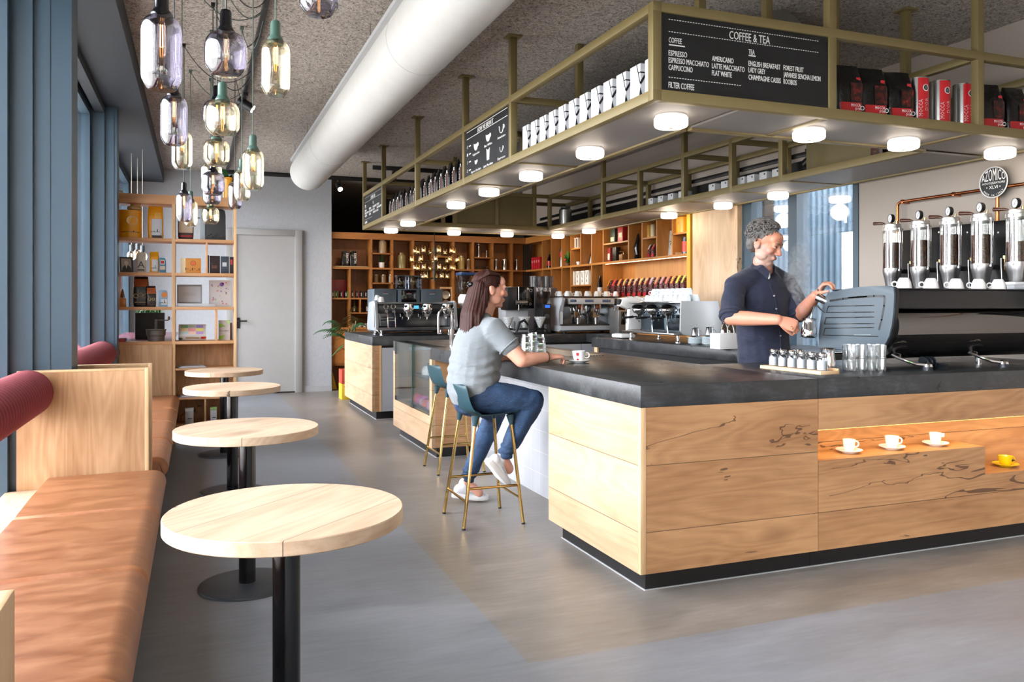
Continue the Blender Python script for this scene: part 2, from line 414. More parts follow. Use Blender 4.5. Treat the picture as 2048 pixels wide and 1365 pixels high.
# glazed front behind the viewer
o = struct(MB().box((-.9, YN + .02, .1), (4.2, YN + .03, 3.1), PANE).build('window_4'))
f = MB()
for x in (-.9, .7, 2.4, 4.1): f.box((x - .04, YN - .03, 0), (x + .04, YN + .07, 3.28), BLUE)
f.box((-.9, YN - .03, 0), (4.2, YN + .07, .1), BLUE); f.box((-.9, YN - .03, 3.08), (4.2, YN + .07, 3.28), BLUE); f.build('window_frame', parent=o)
struct(bx('wall_front', (4.14, YN - .1, 0), (XR + .2, YN + .1, ZC), BEIGE))
# right wall: plain beige part, window, oak panel, bulkhead over the shelves
struct(bx('wall_right', (XR, YN - .1, 0), (XR + .15, 5.40, ZC), BEIGE))
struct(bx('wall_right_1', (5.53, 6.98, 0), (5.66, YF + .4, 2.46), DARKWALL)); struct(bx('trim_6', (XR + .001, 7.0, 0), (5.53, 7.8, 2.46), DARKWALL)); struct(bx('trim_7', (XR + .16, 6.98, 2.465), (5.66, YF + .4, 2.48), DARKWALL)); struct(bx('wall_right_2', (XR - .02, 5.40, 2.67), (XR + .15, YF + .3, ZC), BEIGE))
struct(bx('wall_right_3', (XR, 5.40, 2.46), (XR + .15, YF + .3, 2.67), BLACK)); struct(bx('wall_right_4', (XR, 5.40, 0), (XR + .15, 6.98, .75), BEIGE))  # upper strip is black for the shade of the recess over the shelves
struct(bx('trim_5', (5.2, 6.98, 0), (XR, 7.79, 2.46), OAKPANEL))
o = struct(MB().box((XR + .05, 5.45, .75), (XR + .056, 6.95, 2.46), PANE).build('window_5'))
f = MB()
for y0, y1 in ((5.40, 5.46), (6.16, 6.28), (6.83, 6.98)): f.box((XR - .01, y0, .75), (XR + .12, y1, 2.46), BLUE)
f.box((XR - .01, 5.40, .72), (XR + .12, 6.98, .78), BLUE); f.build('window_frame', parent=o)
# corrugated steel cladding across the gap outside
def corr():
    n = NT('corrugated_steel'); n.bsdf(n.mix(n.noise(n.coords(rand=False), 4, 4), hexc('5f7686'), hexc('7c93a4')), .35, .2); return n.m
c = MB(); pts = []; L = 6.4; N = 700
rg = []
for i in range(N + 1):
    y = 4.8 + L * i / N; x = 7.0 + .036 * math.cos(2 * math.pi * (y / .098))
    rg.append([(x, y, 0), (x, y, 3.3)])
c.rings(rg, corr(), closed=False); tag(c.build('exterior_cladding'), 'corrugated steel cladding seen through the window behind the barista', 'cladding', kind='structure')
# dark room beyond the amber shelves
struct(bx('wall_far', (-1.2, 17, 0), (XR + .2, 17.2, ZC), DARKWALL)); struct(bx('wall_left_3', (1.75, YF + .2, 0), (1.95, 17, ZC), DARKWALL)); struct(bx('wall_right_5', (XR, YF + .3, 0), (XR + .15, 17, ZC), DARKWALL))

# the street in front of the shop
struct(bx('exterior_ground', (-9, -14, -.12), (12, YN - .25, -.02), mat('6b6a68', .9, name='asphalt')))
o = struct(bx('exterior_added_building', (-6, -9.6, -.02), (12, -9, 7.5), mat('c4bfb6', .8, name='pale_facade')))  # unseen building added to cut sky light from the front, pale to bounce fill
m_ = MB()
for i in range(7):
    for j in range(2): m_.box((-5 + 2.4 * i, -9.0, 1.0 + 3.1 * j), (-3.6 + 2.4 * i, -8.97, 2.8 + 3.1 * j), mat('2c343a', .1, name='dark_window_glass'))
m_.build('facade_window_panes', parent=o)
m_ = MB(); pr = random.Random(6)
for i in range(60): m_.sphere((2.6 + pr.gauss(0, .9), -6.5 + pr.gauss(0, .4), 2.5 + pr.gauss(0, .5)), pr.uniform(.15, .35), mat('3d6a2c', .7, var=.4, name='street_tree_leaf'), 8, 6)
m_.cyl((2.6, -6.5, 0), (2.6, -6.5, 2.4), .09, m=mat('4a3a2c', .9, name='bark')); struct(m_.build('exterior_tree'))
m_ = MB(); m_.prism([(-1.9, .25), (1.9, .25), (2.0, .7), (1.1, .85), (.6, 1.4), (-1.1, 1.4), (-1.7, .9), (-2.0, .8)], -.85, .85, mat('b01c22', .2, name='red_car_paint'), M.Translation((3.4, -7.3, 0)) @ M.Rotation(R(90), 4, 'X'), .06)
for x in (-1.2, 1.2): m_.cyl((3.4 + x, -8.2, .3), (3.4 + x, -6.4, .3), .3, m=BLACK, n=20)
struct(m_.build('exterior_car'))
# ------------------------------------------------------------------ bar
def stone():
    n = NT('dark_slate_worktop'); a = n.noise(n.coords((1, 1, 1), rand=False), 7, 6, .65, .8); b = n.noise(n.coords((3, 12, 12), rand=False), 5, 4, .65)
    f = n.math('ADD', n.math('MULTIPLY', a, .6), n.math('MULTIPLY', b, .4))
    col = n.ramp(f, (.36, hexc('232425')), (.52, hexc('2f3132')), (.68, hexc('47494b')))
    n.bsdf(col, n.ramp(a, (.3, w4(.26)), (.7, w4(.42))), 0, n.bump(b, .05, .002)); return n.m
STONE = stone()
def tiles():
    n = NT('white_wall_tiles'); tc = n.n('TexCoord'); sx = n.n('SeparateXYZ'); n.l(tc.outputs['Object'], sx.inputs[0]); g = None
    for i in (1, 2):
        fr = n.math('ABSOLUTE', n.math('SUBTRACT', n.math('FRACT', n.math('DIVIDE', sx.outputs[i], .15)), .5))
        k = n.math('GREATER_THAN', fr, .4865); g = k if g is None else n.math('MAXIMUM', g, k)
    nz = n.noise(n.coords(rand=False), 6, 2)
    col = n.mix(g, n.mix(nz, hexc('a4a7ab'), hexc('b1b4b8')), hexc('c6c4c0'))
    n.bsdf(col, .28, 0, n.bump(n.math('SUBTRACT', 1.0, g), .4, .002)); return n.m
TILE = tiles()
BX, BY, ZW, ZT, ZP = 1.888, 3.245, .8585, .961, .0966
wt = thing('bar_worktop', 'long dark slate worktop running round the corner of the bar', 'worktop')
m_ = MB(); m_.box((BX, BY, ZW), (2.9035, 6.80, ZT), STONE, .004); m_.build('slab', parent=wt)
m_ = MB(); m_.box((2.9055, BY, ZW), (5.2, 4.27, ZT), STONE, .004); m_.build('slab', parent=wt)
# short oak block at the corner
def unit(name, label, cat='bar cabinet', group=None): return thing(name, label, cat, group=group)
u_ = unit('bar_cabinet', 'solid oak corner block of the bar under the slate worktop')
m_ = MB(); m_.box((BX, BY + .022, ZP), (BX + .03, 4.282, ZW), OAKY); m_.build('side_panel', parent=u_)
m_ = MB(); m_.box((BX + .03, BY, ZP), (2.903, BY + .03, ZW), OAKX); m_.build('front_panel', parent=u_)
m_ = MB(); m_.box((BX, BY, ZP), (BX + .029, BY + .022, ZW), OAKEDGE, .001); m_.build('edge_strip', parent=u_)
m_ = MB(); m_.box((BX + .03, 4.252, ZP), (2.238, 4.2815, ZW), OAKX); m_.build('rear_panel', parent=u_)
m_ = MB(); m_.box((BX + .06, BY + .06, .004), (2.903, 4.22, ZP), BLACK); m_.build('plinth', parent=u_)
m_ = MB(); m_.box((BX + .054, BY + .054, 0), (2.903, 4.226, .005), LGREY); m_.build('plinth_seal', parent=u_)
# long front with a stepped display niche
u_ = unit('bar_cabinet', 'oak bar front with a stepped lit niche holding cups')
m_ = MB(); m_.box((2.907, BY, ZP), (5.2, BY + .03, .393), OAKX); m_.box((2.907, BY, .393), (4.062, BY + .03, .548), OAKX); m_.box((2.907, BY, .7016), (5.2, BY + .03, ZW), OAKX); m_.build('front_panel', parent=u_)
m_ = MB(); m_.box((2.907, BY + .225, .37), (5.2, BY + .245, .73), OAKX); m_.build('niche_back', parent=u_)
m_ = MB(); m_.box((2.907, BY + .03, .528), (4.062, BY + .225, .5478), OAKX); m_.box((4.042, BY + .03, .393), (4.062, BY + .225, .528), OAKX); m_.build('upper_niche_shelf', parent=u_)
m_ = MB(); m_.box((4.062, BY + .03, .373), (5.2, BY + .225, .3928), OAKX); m_.build('lower_niche_shelf', parent=u_)
m_ = MB(); m_.box((2.907, BY + .03, .7016), (5.2, BY + .225, .72), OAKX); m_.box((2.907, BY + .03, .4), (2.915, BY + .225, .7016), OAKX); m_.build('niche_lining', parent=u_)
m_ = MB(); m_.box((2.93, BY + .035, .694), (5.19, BY + .047, .7015), emit('ffc06a', 7, 'warm_led')); m_.build('led_strip', parent=u_)
m_ = MB(); m_.box((2.907, BY + .245, ZP), (5.2, 4.22, ZW), DGREY); m_.build('carcass', parent=u_)
m_ = MB(); m_.box((2.905, BY + .06, .004), (5.2, 4.2, ZP), BLACK); m_.build('plinth', parent=u_)
m_ = MB(); m_.box((2.905, BY + .054, 0), (5.2, 4.206, .005), LGREY); m_.build('plinth_seal', parent=u_)
def niche_lamp(x0, x1):
    l = bpy.data.lights.new('niche_light', 'AREA'); l.shape = 'RECTANGLE'; l.size = x1 - x0; l.size_y = .02; l.energy = 1.6 * (x1 - x0); l.color = (1, .70, .33)
    o = bpy.data.objects.new('niche_light', l); COL.objects.link(o); o.location = ((x0 + x1) / 2, BY + .06, .69); o.rotation_euler = (R(18), 0, 0)
niche_lamp(2.93, 5.19)
# tiled recess
u_ = unit('tiled_bar_front', 'white square tiled bar front in the knee space by the woman', 'tiled wall')
m_ = MB(); m_.box((2.244, 4.282, 0), (2.27, 6.763, ZW - .012), TILE); m_.build('tiling', parent=u_)
m_ = MB(); m_.box((2.238, 4.282, ZW - .012), (2.27, 6.763, ZW - .001), LGREY); m_.build('top_trim', parent=u_)
m_ = MB(); m_.box((2.27, 4.283, 0), (2.88, 6.763, ZW - .001), DGREY); m_.build('carcass', parent=u_)
m_ = MB(); m_.box((2.605, 6.8005, ZW), (2.9035, 8.2, ZT), STONE, .004); m_.build('slab', parent=wt)
# glass display case at the end of the bar
Y0, Y1, ZG = 6.766, 8.229, .365
u_ = unit('display_case', 'oak and glass display case with sweets at the bar end', 'display case')
m_ = MB(); m_.box((BX, Y0, ZP), (BX + .03, Y1, ZG), OAKY); m_.box((BX, Y0, ZG), (BX + .03, Y0 + .075, ZW - .001), OAKY); m_.box((BX, Y1 - .07, ZG), (BX + .03, Y1, ZW), OAKY); m_.build('front_panel', parent=u_)
m_ = MB(); m_.box((BX + .03, Y0 - .002, ZP), (2.243, Y0 + .03, ZW - .001), OAKX); m_.build('side_panel', parent=u_)
m_ = MB(); m_.box((BX + .03, Y1 - .03, ZG), (2.6, Y1, ZW), OAKX); m_.box((2.57, Y0 + .03, ZG), (2.6, Y1, ZW), OAKY); m_.build('inner_lining', parent=u_)
m_ = MB(); m_.box((BX + .03, Y0 + .03, ZG - .02), (2.6, Y1 - .03, ZG), OAKSHELF); m_.build('case_floor', parent=u_)
m_ = MB(); m_.box((BX + .03, Y0 + .03, .655), (2.56, Y1 - .03, .663), glass('e6f4f0', 0, .1, 'green_edged_glass')); m_.build('glass_shelf', parent=u_)
GL = glass('f3f8f6', 0, .0, 'case_glass')
for a, b in ((Y0 + .075, 7.47), (7.475, Y1 - .07)):
    m_ = MB(); m_.box((BX + .004, a, ZG), (BX + .010, b, ZT - .004), GL); m_.build('glass_pane', parent=u_)
m_ = MB(); m_.box((BX + .003, 7.469, ZG), (BX + .012, 7.476, ZT), mat('2d5a54', .2, name='green_glass_edge')); m_.build('pane_joint', parent=u_)
m_ = MB(); m_.box((BX, 7.42, ZG - .005), (BX + .016, 7.53, ZG + .03), BLACK, .003); m_.build('clamp', parent=u_)
m_ = MB(); m_.box((BX, Y1 - .085, ZG), (BX + .016, Y1 - .06, ZG + .04), BLACK, .003); m_.build('clamp', parent=u_)
m_ = MB(); m_.box((BX, Y1 - .085, ZW - .03), (BX + .02, Y1 - .06, ZT - .01), BLACK, .003); m_.build('clamp', parent=u_)
m_ = MB(); m_.box((BX + .004, 6.803, ZT - .007), (2.03, Y1 - .06, ZT), GL); m_.build('top_glass', parent=u_)
m_ = MB(); m_.box((2.03, 6.803, ZT - .03), (2.603, Y1, ZT), STONE); m_.box((BX, Y1 - .06, ZW), (2.03, Y1, ZT), STONE); m_.build('top_slab', parent=u_)
m_ = MB(); m_.box((BX + .06, Y0 + .06, .004), (2.6, Y1 - .06, ZP), BLACK); m_.build('plinth', parent=u_)
m_ = MB(); m_.box((BX + .054, Y0 + .054, 0), (2.6, Y1 - .054, .005), LGREY); m_.build('plinth_seal', parent=u_)
m_ = MB(); m_.box((2.606, Y0, .0), (2.88, Y1, ZW - .002), DGREY); m_.build('carcass', parent=u_)
# rear island
IY0, IY1 = 9.303, 11.16
u_ = unit('rear_counter', 'rear island counter with slate top, oak end and grey doors', 'counter')
m_ = MB(); m_.box((BX, IY0, ZW), (5.18, IY1, ZT), STONE, .004); m_.build('worktop', parent=u_)
m_ = MB(); m_.box((BX, IY0, ZP), (BX + .03, IY1, ZW), OAKY); m_.build('end_panel', parent=u_)
m_ = MB(); m_.box((BX + .03, IY0, ZP), (1.97, IY0 + .03, ZW), OAKX); m_.box((1.97, IY0 - .001, ZP), (1.997, IY0 + .03, ZW), OAKEDGE); m_.build('front_strip', parent=u_)
m_ = MB(); m_.box((1.997, IY0 + .03, ZP), (5.18, IY1 - .1, ZW), BLACK); m_.build('carcass', parent=u_)
for i in range(5):
    x0 = 2.0 + i * .64; m_ = MB(); m_.box((x0, IY0 + .004, ZP), (x0 + .634, IY0 + .026, .832), mat('a7abb1', .45, name='grey_door_front')); m_.build('door', parent=u_)
m_ = MB(); m_.box((BX + .06, IY0 + .06, .004), (4.6, IY1 - .06, ZP), BLACK); m_.build('plinth', parent=u_)
m_ = MB(); m_.box((BX + .054, IY0 + .054, 0), (4.6, IY1 - .054, .005), LGREY); m_.build('plinth_seal', parent=u_)
# machine bench by the wall
u_ = unit('machine_bench', 'slate topped bench carrying the machine with the grey side panel', 'counter')
m_ = MB(); m_.box((4.14, 5.0, ZW), (5.18, 8.2, ZT), STONE, .004); m_.build('worktop', parent=u_)
m_ = MB(); m_.box((4.62, 8.2005, ZW), (5.18, 9.302, ZT), STONE); m_.build('worktop_return', parent=u_)
m_ = MB(); m_.box((4.18, 5.05, .1), (5.18, 8.16, ZW), BLACK); m_.build('carcass', parent=u_)
m_ = MB(); m_.box((4.16, 8.1, .1), (4.185, 8.17, ZW), OAKEDGE); m_.build('edge_strip', parent=u_)
for i in range(4):
    y0 = 5.1 + i * .74; m_ = MB(); m_.box((4.165, y0, .1), (4.18, y0 + .72, .80), mat('c3c5c8', .4, name='pale_drawer_front')); m_.build('drawer', parent=u_)
m_ = MB(); m_.box((4.22, 5.1, .0), (5.1, 8.1, .1), BLACK); m_.build('plinth', parent=u_)
# ------------------------------------------------------------------ hanging steel shelf ring over the bar
HX0, HX1, HY0, HY1, HZ0, HZ1 = 2.12, 2.70, 3.52, 4.10, 2.353, 2.845
RX0, RX1, KY0, KY1 = 4.53, 5.2, 10.27, 11.1
T = .048
hs = thing('hanging_shelf', 'olive gold steel shelf ring hung from the ceiling over the bar', 'hanging shelf')
LY = [HY0, 5.48, 6.59, 8.21, 9.84, KY1]           # post positions along the window-side arm
RYs = [HY0, 5.48, 6.16, 6.94, 7.81, 8.68, KY0]    # along the wall-side arm
FX = [HX0, 3.23, 4.35, RX1]                       # along the front arm
def rail(a, b, nm='rail'):
    lo = [min(p, q) for p, q in zip(a, b)]; hi = [max(p, q) for p, q in zip(a, b)]
    bx(nm, lo, hi, OLIVE, hs, .002)
for z in (HZ0, HZ1 - T):
    t = T + .006 if z == HZ0 else T
    rail((HX0, HY0, z), (HX0 + T, KY1, z + t)); rail((HX1 - T, HY1, z), (HX1, KY0, z + t))
    rail((HX0 + T, HY0, z), (RX1, HY0 + T, z + t)); rail((HX1, HY1 - T, z), (RX0, HY1, z + t))
    rail((RX0, HY1, z), (RX0 + T, KY0, z + t)); rail((RX1 - T, HY0 + T, z), (RX1, KY1, z + t))
    rail((HX1, KY0, z), (RX0, KY0 + T, z + t)); rail((HX0 + T, KY1 - T, z), (RX1, KY1, z + t))
def post(x, y, top=HZ1, z0=HZ0): e_ = .0007; rail((x - e_, y - e_, z0 - e_), (x + T + e_, y + T + e_, top), 'post')
for i, y in enumerate(LY):
    yy = y if i < 5 else y - T
    post(HX0, yy + .001, ZC if i > 0 else HZ1 + .001)
    if i not in (0, 5): post(HX1 - T, yy, ZC if i % 2 else HZ1); rail((HX0 + T, yy, HZ1 - T), (HX1 - T, yy + T, HZ1 - .002), 'cross_bar')
    if i not in (0, 5): rail((HX0 + T, yy, HZ0 + .004), (HX1 - T, yy + T, HZ0 + .0235), 'cross_bar')
for x in FX[1:3]:
    post(x, HY0 + .001, ZC); post(x, HY1 - T, ZC); rail((x, HY0 + T, HZ0 + .004), (x + T, HY1 - T, HZ0 + .0235), 'cross_bar')
    rail((x, HY0 + T, HZ1 - T), (x + T, HY1 - T, HZ1 - .002), 'cross_bar')
for i, y in enumerate(RYs[1:]):
    post(RX0, y, ZC if i % 2 == 0 else HZ1); rail((RX0 + T, y, HZ1 - T), (RX1 - T, y + T, HZ1 - .002), 'cross_bar'); rail((RX0 + T, y, HZ0 + .004), (RX1 - T, y + T, HZ0 + .0235), 'cross_bar')
    post(RX1 - T, y)
for x in (3.0, 3.16, 3.75, 4.3): post(x, KY0 + .001, ZC if x in (3.16, 4.3) else HZ1)
for x in (2.75, 3.75): post(x, HY1 - T + .001, ZC, HZ1 - .001)
# plates under the arms
PLATE = mat('86827f', .55, name='pale_grey_plate')
def plate(a, b): bx('shelf_plate', (a[0], a[1], HZ0 + .012), (b[0], b[1], HZ0 + .024), PLATE, hs)
ys = [HY0] + LY[1:5] + [KY1 - T]
for a, b in zip(ys[:-1], ys[1:]): plate((HX0 + T - .004, a + T - .004), (HX1 - T + .004, b + .004))
xs = [HX1 - T] + FX[1:3] + [RX1 - T]
for a, b in zip(xs[:-1], xs[1:]): plate((a + T - .004, HY0 + T - .004), (b + .004, HY1 - T + .004))
ys = [HY1] + RYs[1:]
for a, b in zip(ys[:-1], ys[1:]): plate((RX0 + T - .004, a + T - .004), (RX1 - T + .004, b + .004))
for a, b in ((HX1, 3.75), (3.75, RX1 - T)): plate((a + .002, KY0 + T - .004), (b - .002, KY1 - T + .004))
# olive infill panels
bx('infill_panel', (3.16, KY0 + .02, HZ0 + .05), (4.3, KY0 + .035, HZ1 - T), OLIVED, hs)
bx('infill_panel', (4.78, 4.2, HZ0 + .05), (4.80, 5.48, HZ1 - T), OLIVED, hs)
# ceiling flanges
for i, y in enumerate(LY[1:]): bx('ceiling_flange', (HX0 - .03, (y if i < 4 else y - T) - .03, ZC - .012), (HX0 + T + .03, (y if i < 4 else y - T) + T + .03, ZC), OLIVE, hs)
for x in FX[1:3]: bx('ceiling_flange', (x - .03, HY1 - T - .03, ZC - .012), (x + T + .03, HY1 + .03, ZC), OLIVE, hs)
# round lamps under the shelf ring
LAMPW = emit('fff1e2', 5.0, 'lit_opal_lamp')
WARM = ('round opal lamp under the shelf with the metal canister', 'round opal lamp over the amber shelf end post', 'round opal lamp at the inner far corner of the ring', 'round opal lamp in the middle of the far shelf arm', 'round opal lamp at the window end of the far shelf arm')
def puck(u, v, label):
    p = atZ(u, v, HZ0 - .02)
    t = thing('ceiling_lamp', label, 'lamp', (p.x, p.y, HZ0 - .055), group='round opal lamps under the shelf ring')
    MB().lathe([(.002, 0), (.075, 0), (.088, .006), (.092, .016), (.092, .05), (.086, .058)], LAMPW, 28).build('opal_shade', parent=t)
    l = bpy.data.lights.new('lamp_glow', 'POINT'); l.energy = 4 if label in WARM else 0.8; l.color = (1, .80, .58); l.shadow_soft_size = .08
    o = bpy.data.objects.new('lamp_glow', l); COL.objects.link(o); o.location = (p.x, p.y, HZ0 - .145)
    MB().lathe([(.002, .066), (.086, .066), (.086, .058), (.002, .057)], WHITE, 24).build('ceiling_plate', parent=t)
    MB().cyl((0, 0, -.004), (0, 0, .0005), .012, m=mat('8a8078', .4), n=12).build('screw_cap', parent=t)
for u, v, l in ((1342, 243, 'round opal lamp under the shelf ring at the corner by the large blackboard'), (1618, 269, 'round opal lamp under the end of the large blackboard'),
    (1807, 288, 'round opal lamp under the red striped tins'), (2000, 306, 'round opal lamp under the black bags past the red tins'),
    (1180, 306, 'round opal lamp under the row of white cartons'), (1062, 352, 'round opal lamp beneath the far end of the white cartons by the brewing board'),
    (978, 384, 'round opal lamp under the brewing blackboard'), (912, 410, 'round opal lamp under the longer row of black coffee bags'),
    (816, 447, 'round opal lamp under the far row of black coffee bags'), (782, 461, 'round opal lamp under the small far blackboard'),
    (908, 465.5, 'round opal lamp at the window end of the far shelf arm'), (1014, 469, 'round opal lamp in the middle of the far shelf arm'), (1116, 472, 'round opal lamp at the inner far corner of the ring'),
    (1178, 462, 'round opal lamp under the shelf with the metal canister'), (1338, 431, 'round opal lamp over the amber shelf end post'), (1446, 411, 'round opal lamp above the pale oak panel'),
    (1556, 391, 'round opal lamp above the grey-haired barista')):
    puck(u, v, l)
# ------------------------------------------------------------------ bench, dividers, bolsters
def leather():
    n = NT('tan_leather'); a = n.noise(n.coords((1, 2.5, 1), rand=True), 6, 5, .6, .5); g = n.noise(n.coords(rand=False), 220, 2)
    col = n.ramp(a, (.3, hexc('8a5533')), (.52, hexc('a26c47')), (.75, hexc('b58059')))
    n.bsdf(col, n.ramp(a, (.3, w4(.34)), (.7, w4(.46))), 0, n.bump(g, .08, .002)); return n.m
LEATHER = leather()
def fabric(name, h, sc_=160, v=.25, rough=.9):
    n = NT(name); a = n.noise(n.coords((1, 1, 1), rand=False), sc_, 3, .7); b = n.noise(n.coords(rand=False), 7, 3); c = hexc(h)
    f = n.math('ADD', n.math('MULTIPLY', a, .6), n.math('MULTIPLY', b, .4))
    col = n.mix(f, tuple(x * (1 - v) for x in c[:3]) + (1,), tuple(min(1, x * (1 + v)) for x in c[:3]) + (1,))
    n.bsdf(col, rough, 0, n.bump(a, .15, .002), Sheen_Weight=.04); return n.m
REDFAB = fabric('red_wool_cord', '7c222c'); 
def bench(label, y_edges):
    t = thing('banquette', label, 'bench', (0, y_edges[0], 0)); oy = y_edges[0]
    MB().box((-.87, .02, .08), (-.30, y_edges[-1] - oy - .02, .34), mat('4a3524', .6, name='dark_oak_base')).build('base', parent=t)
    MB().box((-.87, .0, .34), (-.19, y_edges[-1] - oy, .365), OAKY).build('seat_board', parent=t)
    MB().box((-.875, .0, .365), (-.70, y_edges[-1] - oy, .405), OAKTOP).build('rear_ledge', parent=t)
    for a, b in zip(y_edges[:-1], y_edges[1:]):
        w_ = .58; x0 = -.70; x1 = -.145; n = 10
        prof = [(x0, .366), (x0, .45), (x0 + .015, .466)]
        prof += [(x1 - .065 + .065 * math.sin(k), .405 + .065 * math.cos(k) ** .9) for k in [math.pi / 2 * i / 8 for i in range(0, 9)]]
        prof += [(x1 - .004, .385), (x1 - .02, .366)]
        L = b - a; st = 40; rg = []
        for i in range(st + 1):
            q = i / st; e = min(q, 1 - q) * L; sq = max(0, 1 - e / .022); k = .022 * sq ** 1.7
            puff = .006 * math.sin(math.pi * q)
            rg.append([(x if z < .37 else x - k * (1 if x > -.4 else -.3), a - oy + .003 + (L - .006) * q, (z - k + puff * (1 if z > .44 else 0)) if z > .37 else z) for x, z in prof])
        MB().rings(rg, LEATHER).build('seat_cushion', parent=t)
    return t
bench('tan leather bench in the bay closest to the viewer', [1.20, 2.06, 2.93, 3.79, 4.645])
bench('tan leather bench in the bay beside the open oak bookcase', [4.99, 5.72, 6.55, 7.35, 8.40])
def divider(label, y0, y1, z=1.0, xa=-.83, xb=-.23):
    t = thing('bench_divider', label, 'divider', (0, y0, 0))
    MB().box((xa, 0, .0), (xb - .02, y1 - y0, z - .012), OAKZ).build('panel', parent=t)
    MB().box((xb - .02, 0, .0), (xb, y1 - y0, z), OAKEDGE, .002).build('edge_post', parent=t)
    MB().box((xa, 0, z - .012), (xb - .02, y1 - y0, z), OAKEDGE, .002).build('top_cap', parent=t)
divider('pale oak bench divider cut off at the bottom corner beside the first cushions', 1.02, 1.14, .985, -.83, -.205)
divider('oak bench divider behind the first red bolster, in front of the steel column', 4.65, 4.695)
divider('oak bench divider behind the steel column, at the start of the far bench', 4.925, 4.97, 1.004, -.60, -.228)
def bolster(label, y0, y1):
    t = thing('bolster', label, 'bolster', (-.774, y0, .893)); L = y1 - y0; n = int(L / .052); rg = []; r = .114
    for i in range(n):
        for q, k in ((0.0, -.006), (.12, -.0015), (.5, .0015), (.88, -.0015)):
            y = .02 + (L - .04) * (i + q) / n; rg.append([(math.cos(a) * (r + k), y, math.sin(a) * (r + k)) for a in [2 * math.pi * j / 28 for j in range(28)]])
    MB().rings(rg, REDFAB).build('roll', parent=t)
    e = MB()
    for y, s in ((L - .02, 1), (.02, -1)): e.lathe([(.004, .02), (.05, .018), (.09, .012), (.108, 0)], REDFAB, 28, M.Translation((0, y, 0)) @ M.Rotation(-R(90) * s, 4, 'X'))
    e.build('end_caps', parent=t)
    for y in (.4, L - .4): MB().box((-.12, y, -.02), (-.09, y + .04, .02), BLACK).build('bracket', parent=t)
bolster('red ribbed back bolster along the first bench', 1.16, 4.64)
bolster('red ribbed back bolster along the far bench by the bookcase', 4.985, 8.38)
# ------------------------------------------------------------------ round tables
def table(x, y, label, rz):
    t = thing('cafe_table', label, 'table', (x, y, 0), rz, 'round oak cafe tables along the bench')
    MB().lathe([(.001, .75), (.326, .75), (.3285, .7475), (.3285, .713), (.326, .7105), (.001, .7105)], OAKTOP, 72).build('tabletop', parent=t)
    MB().cyl((0, 0, .012), (0, 0, .7105), .0385, m=BLACKG, n=32).build('column', parent=t)
    MB().lathe([(.001, .018), (.20, .016), (.218, .011), (.222, .004), (.222, 0), (.001, 0)], mat('2a2e33', .45, name='black_cast_iron'), 56).build('base', parent=t)
for u, v, l in ((573, 1018, 'closest round oak table, cut off at the bottom of the picture'), (494.6, 854.4, 'second round oak table from the viewer, with a dark crack line'),
                (465, 773, 'third round oak table from the viewer along the bench'), (449, 740.5, 'farthest and smallest round oak table, by the bookcase')):
    p = atZ(u, v, .75); table(p.x, p.y, l, R(-47 if u > 480 else -70 + u % 40))
# ------------------------------------------------------------------ bar stools
TEAL = mat('1d3c44', .5, name='teal_polypropylene')
def seat_mesh():
    """shell: s runs from front lip to back top, t across"""
    ns, ntt = 22, 16; m = MB(); prof = []
    pts = [(.190, .672), (.175, .676), (.12, .670), (.04, .662), (-.04, .658), (-.10, .664), (-.145, .690), (-.172, .735), (-.188, .79), (-.198, .835), (-.202, .848)]
    def sp(q):
        k = q * (len(pts) - 1); i = min(int(k), len(pts) - 2); f = k - i
        p = [V((pts[max(0, min(len(pts) - 1, i + d))][0], pts[max(0, min(len(pts) - 1, i + d))][1])) for d in (-1, 0, 1, 2)]
        return (p[1] * 2 + (p[2] - p[0]) * f + (p[0] * 2 - p[1] * 5 + p[2] * 4 - p[3]) * f * f + (p[1] * 3 - p[0] - p[2] * 3 + p[3]) * f ** 3) / 2
    top, bot = [], []
    for i in range(ns + 1):
        q = i / ns; c = sp(q); q2 = min(q + .01, 1); q1 = max(q - .01, 0); tg = (sp(q2) - sp(q1)).normalized(); nrm = V((-tg.y, tg.x)) * -1
        half = .205 - .02 * max(0, .25 - q) / .25 - .012 * max(0, (q - .5)) * 2
        if q > .86: half *= math.sqrt(max(.02, 1 - ((q - .86) / .142) ** 2 * .62))
        if q < .06: half *= .93 + .07 * q / .06
        r1, r2 = [], []
        for j in range(ntt + 1):
            t = -1 + 2 * j / ntt; lift = (.016 if q < .5 else .03) * (abs(t) ** 3)
            y = half * math.sin(t * math.pi / 2) if False else half * t
            r1.append((c.x + (lift if q > .55 else 0), y, c.y + (lift if q <= .55 else lift * .2)))
            r2.append((r1[-1][0] - nrm.x * -.007, y * .985, r1[-1][2] - .007 * (1 if q < .5 else .3)))
        top.append(r1); bot.append([(a - (.007 if i > ns * .55 else 0), b, c_) for a, b, c_ in r2])
    m.rings(top, TEAL, closed=False); m.rings([list(reversed(r)) for r in bot], TEAL, closed=False)
    for A, B in ((top, bot),):
        m.rings([[p for p in A[0]], [p for p in B[0]]], TEAL, closed=False); m.rings([A[-1], B[-1]], TEAL, closed=False)
        m.rings([[r[0] for r in A], [r[0] for r in B]], TEAL, closed=False); m.rings([[r[-1] for r in A], [r[-1] for r in B]], TEAL, closed=False)
    bmesh.ops.remove_doubles(m.bm, verts=m.bm.verts, dist=1e-4); return m
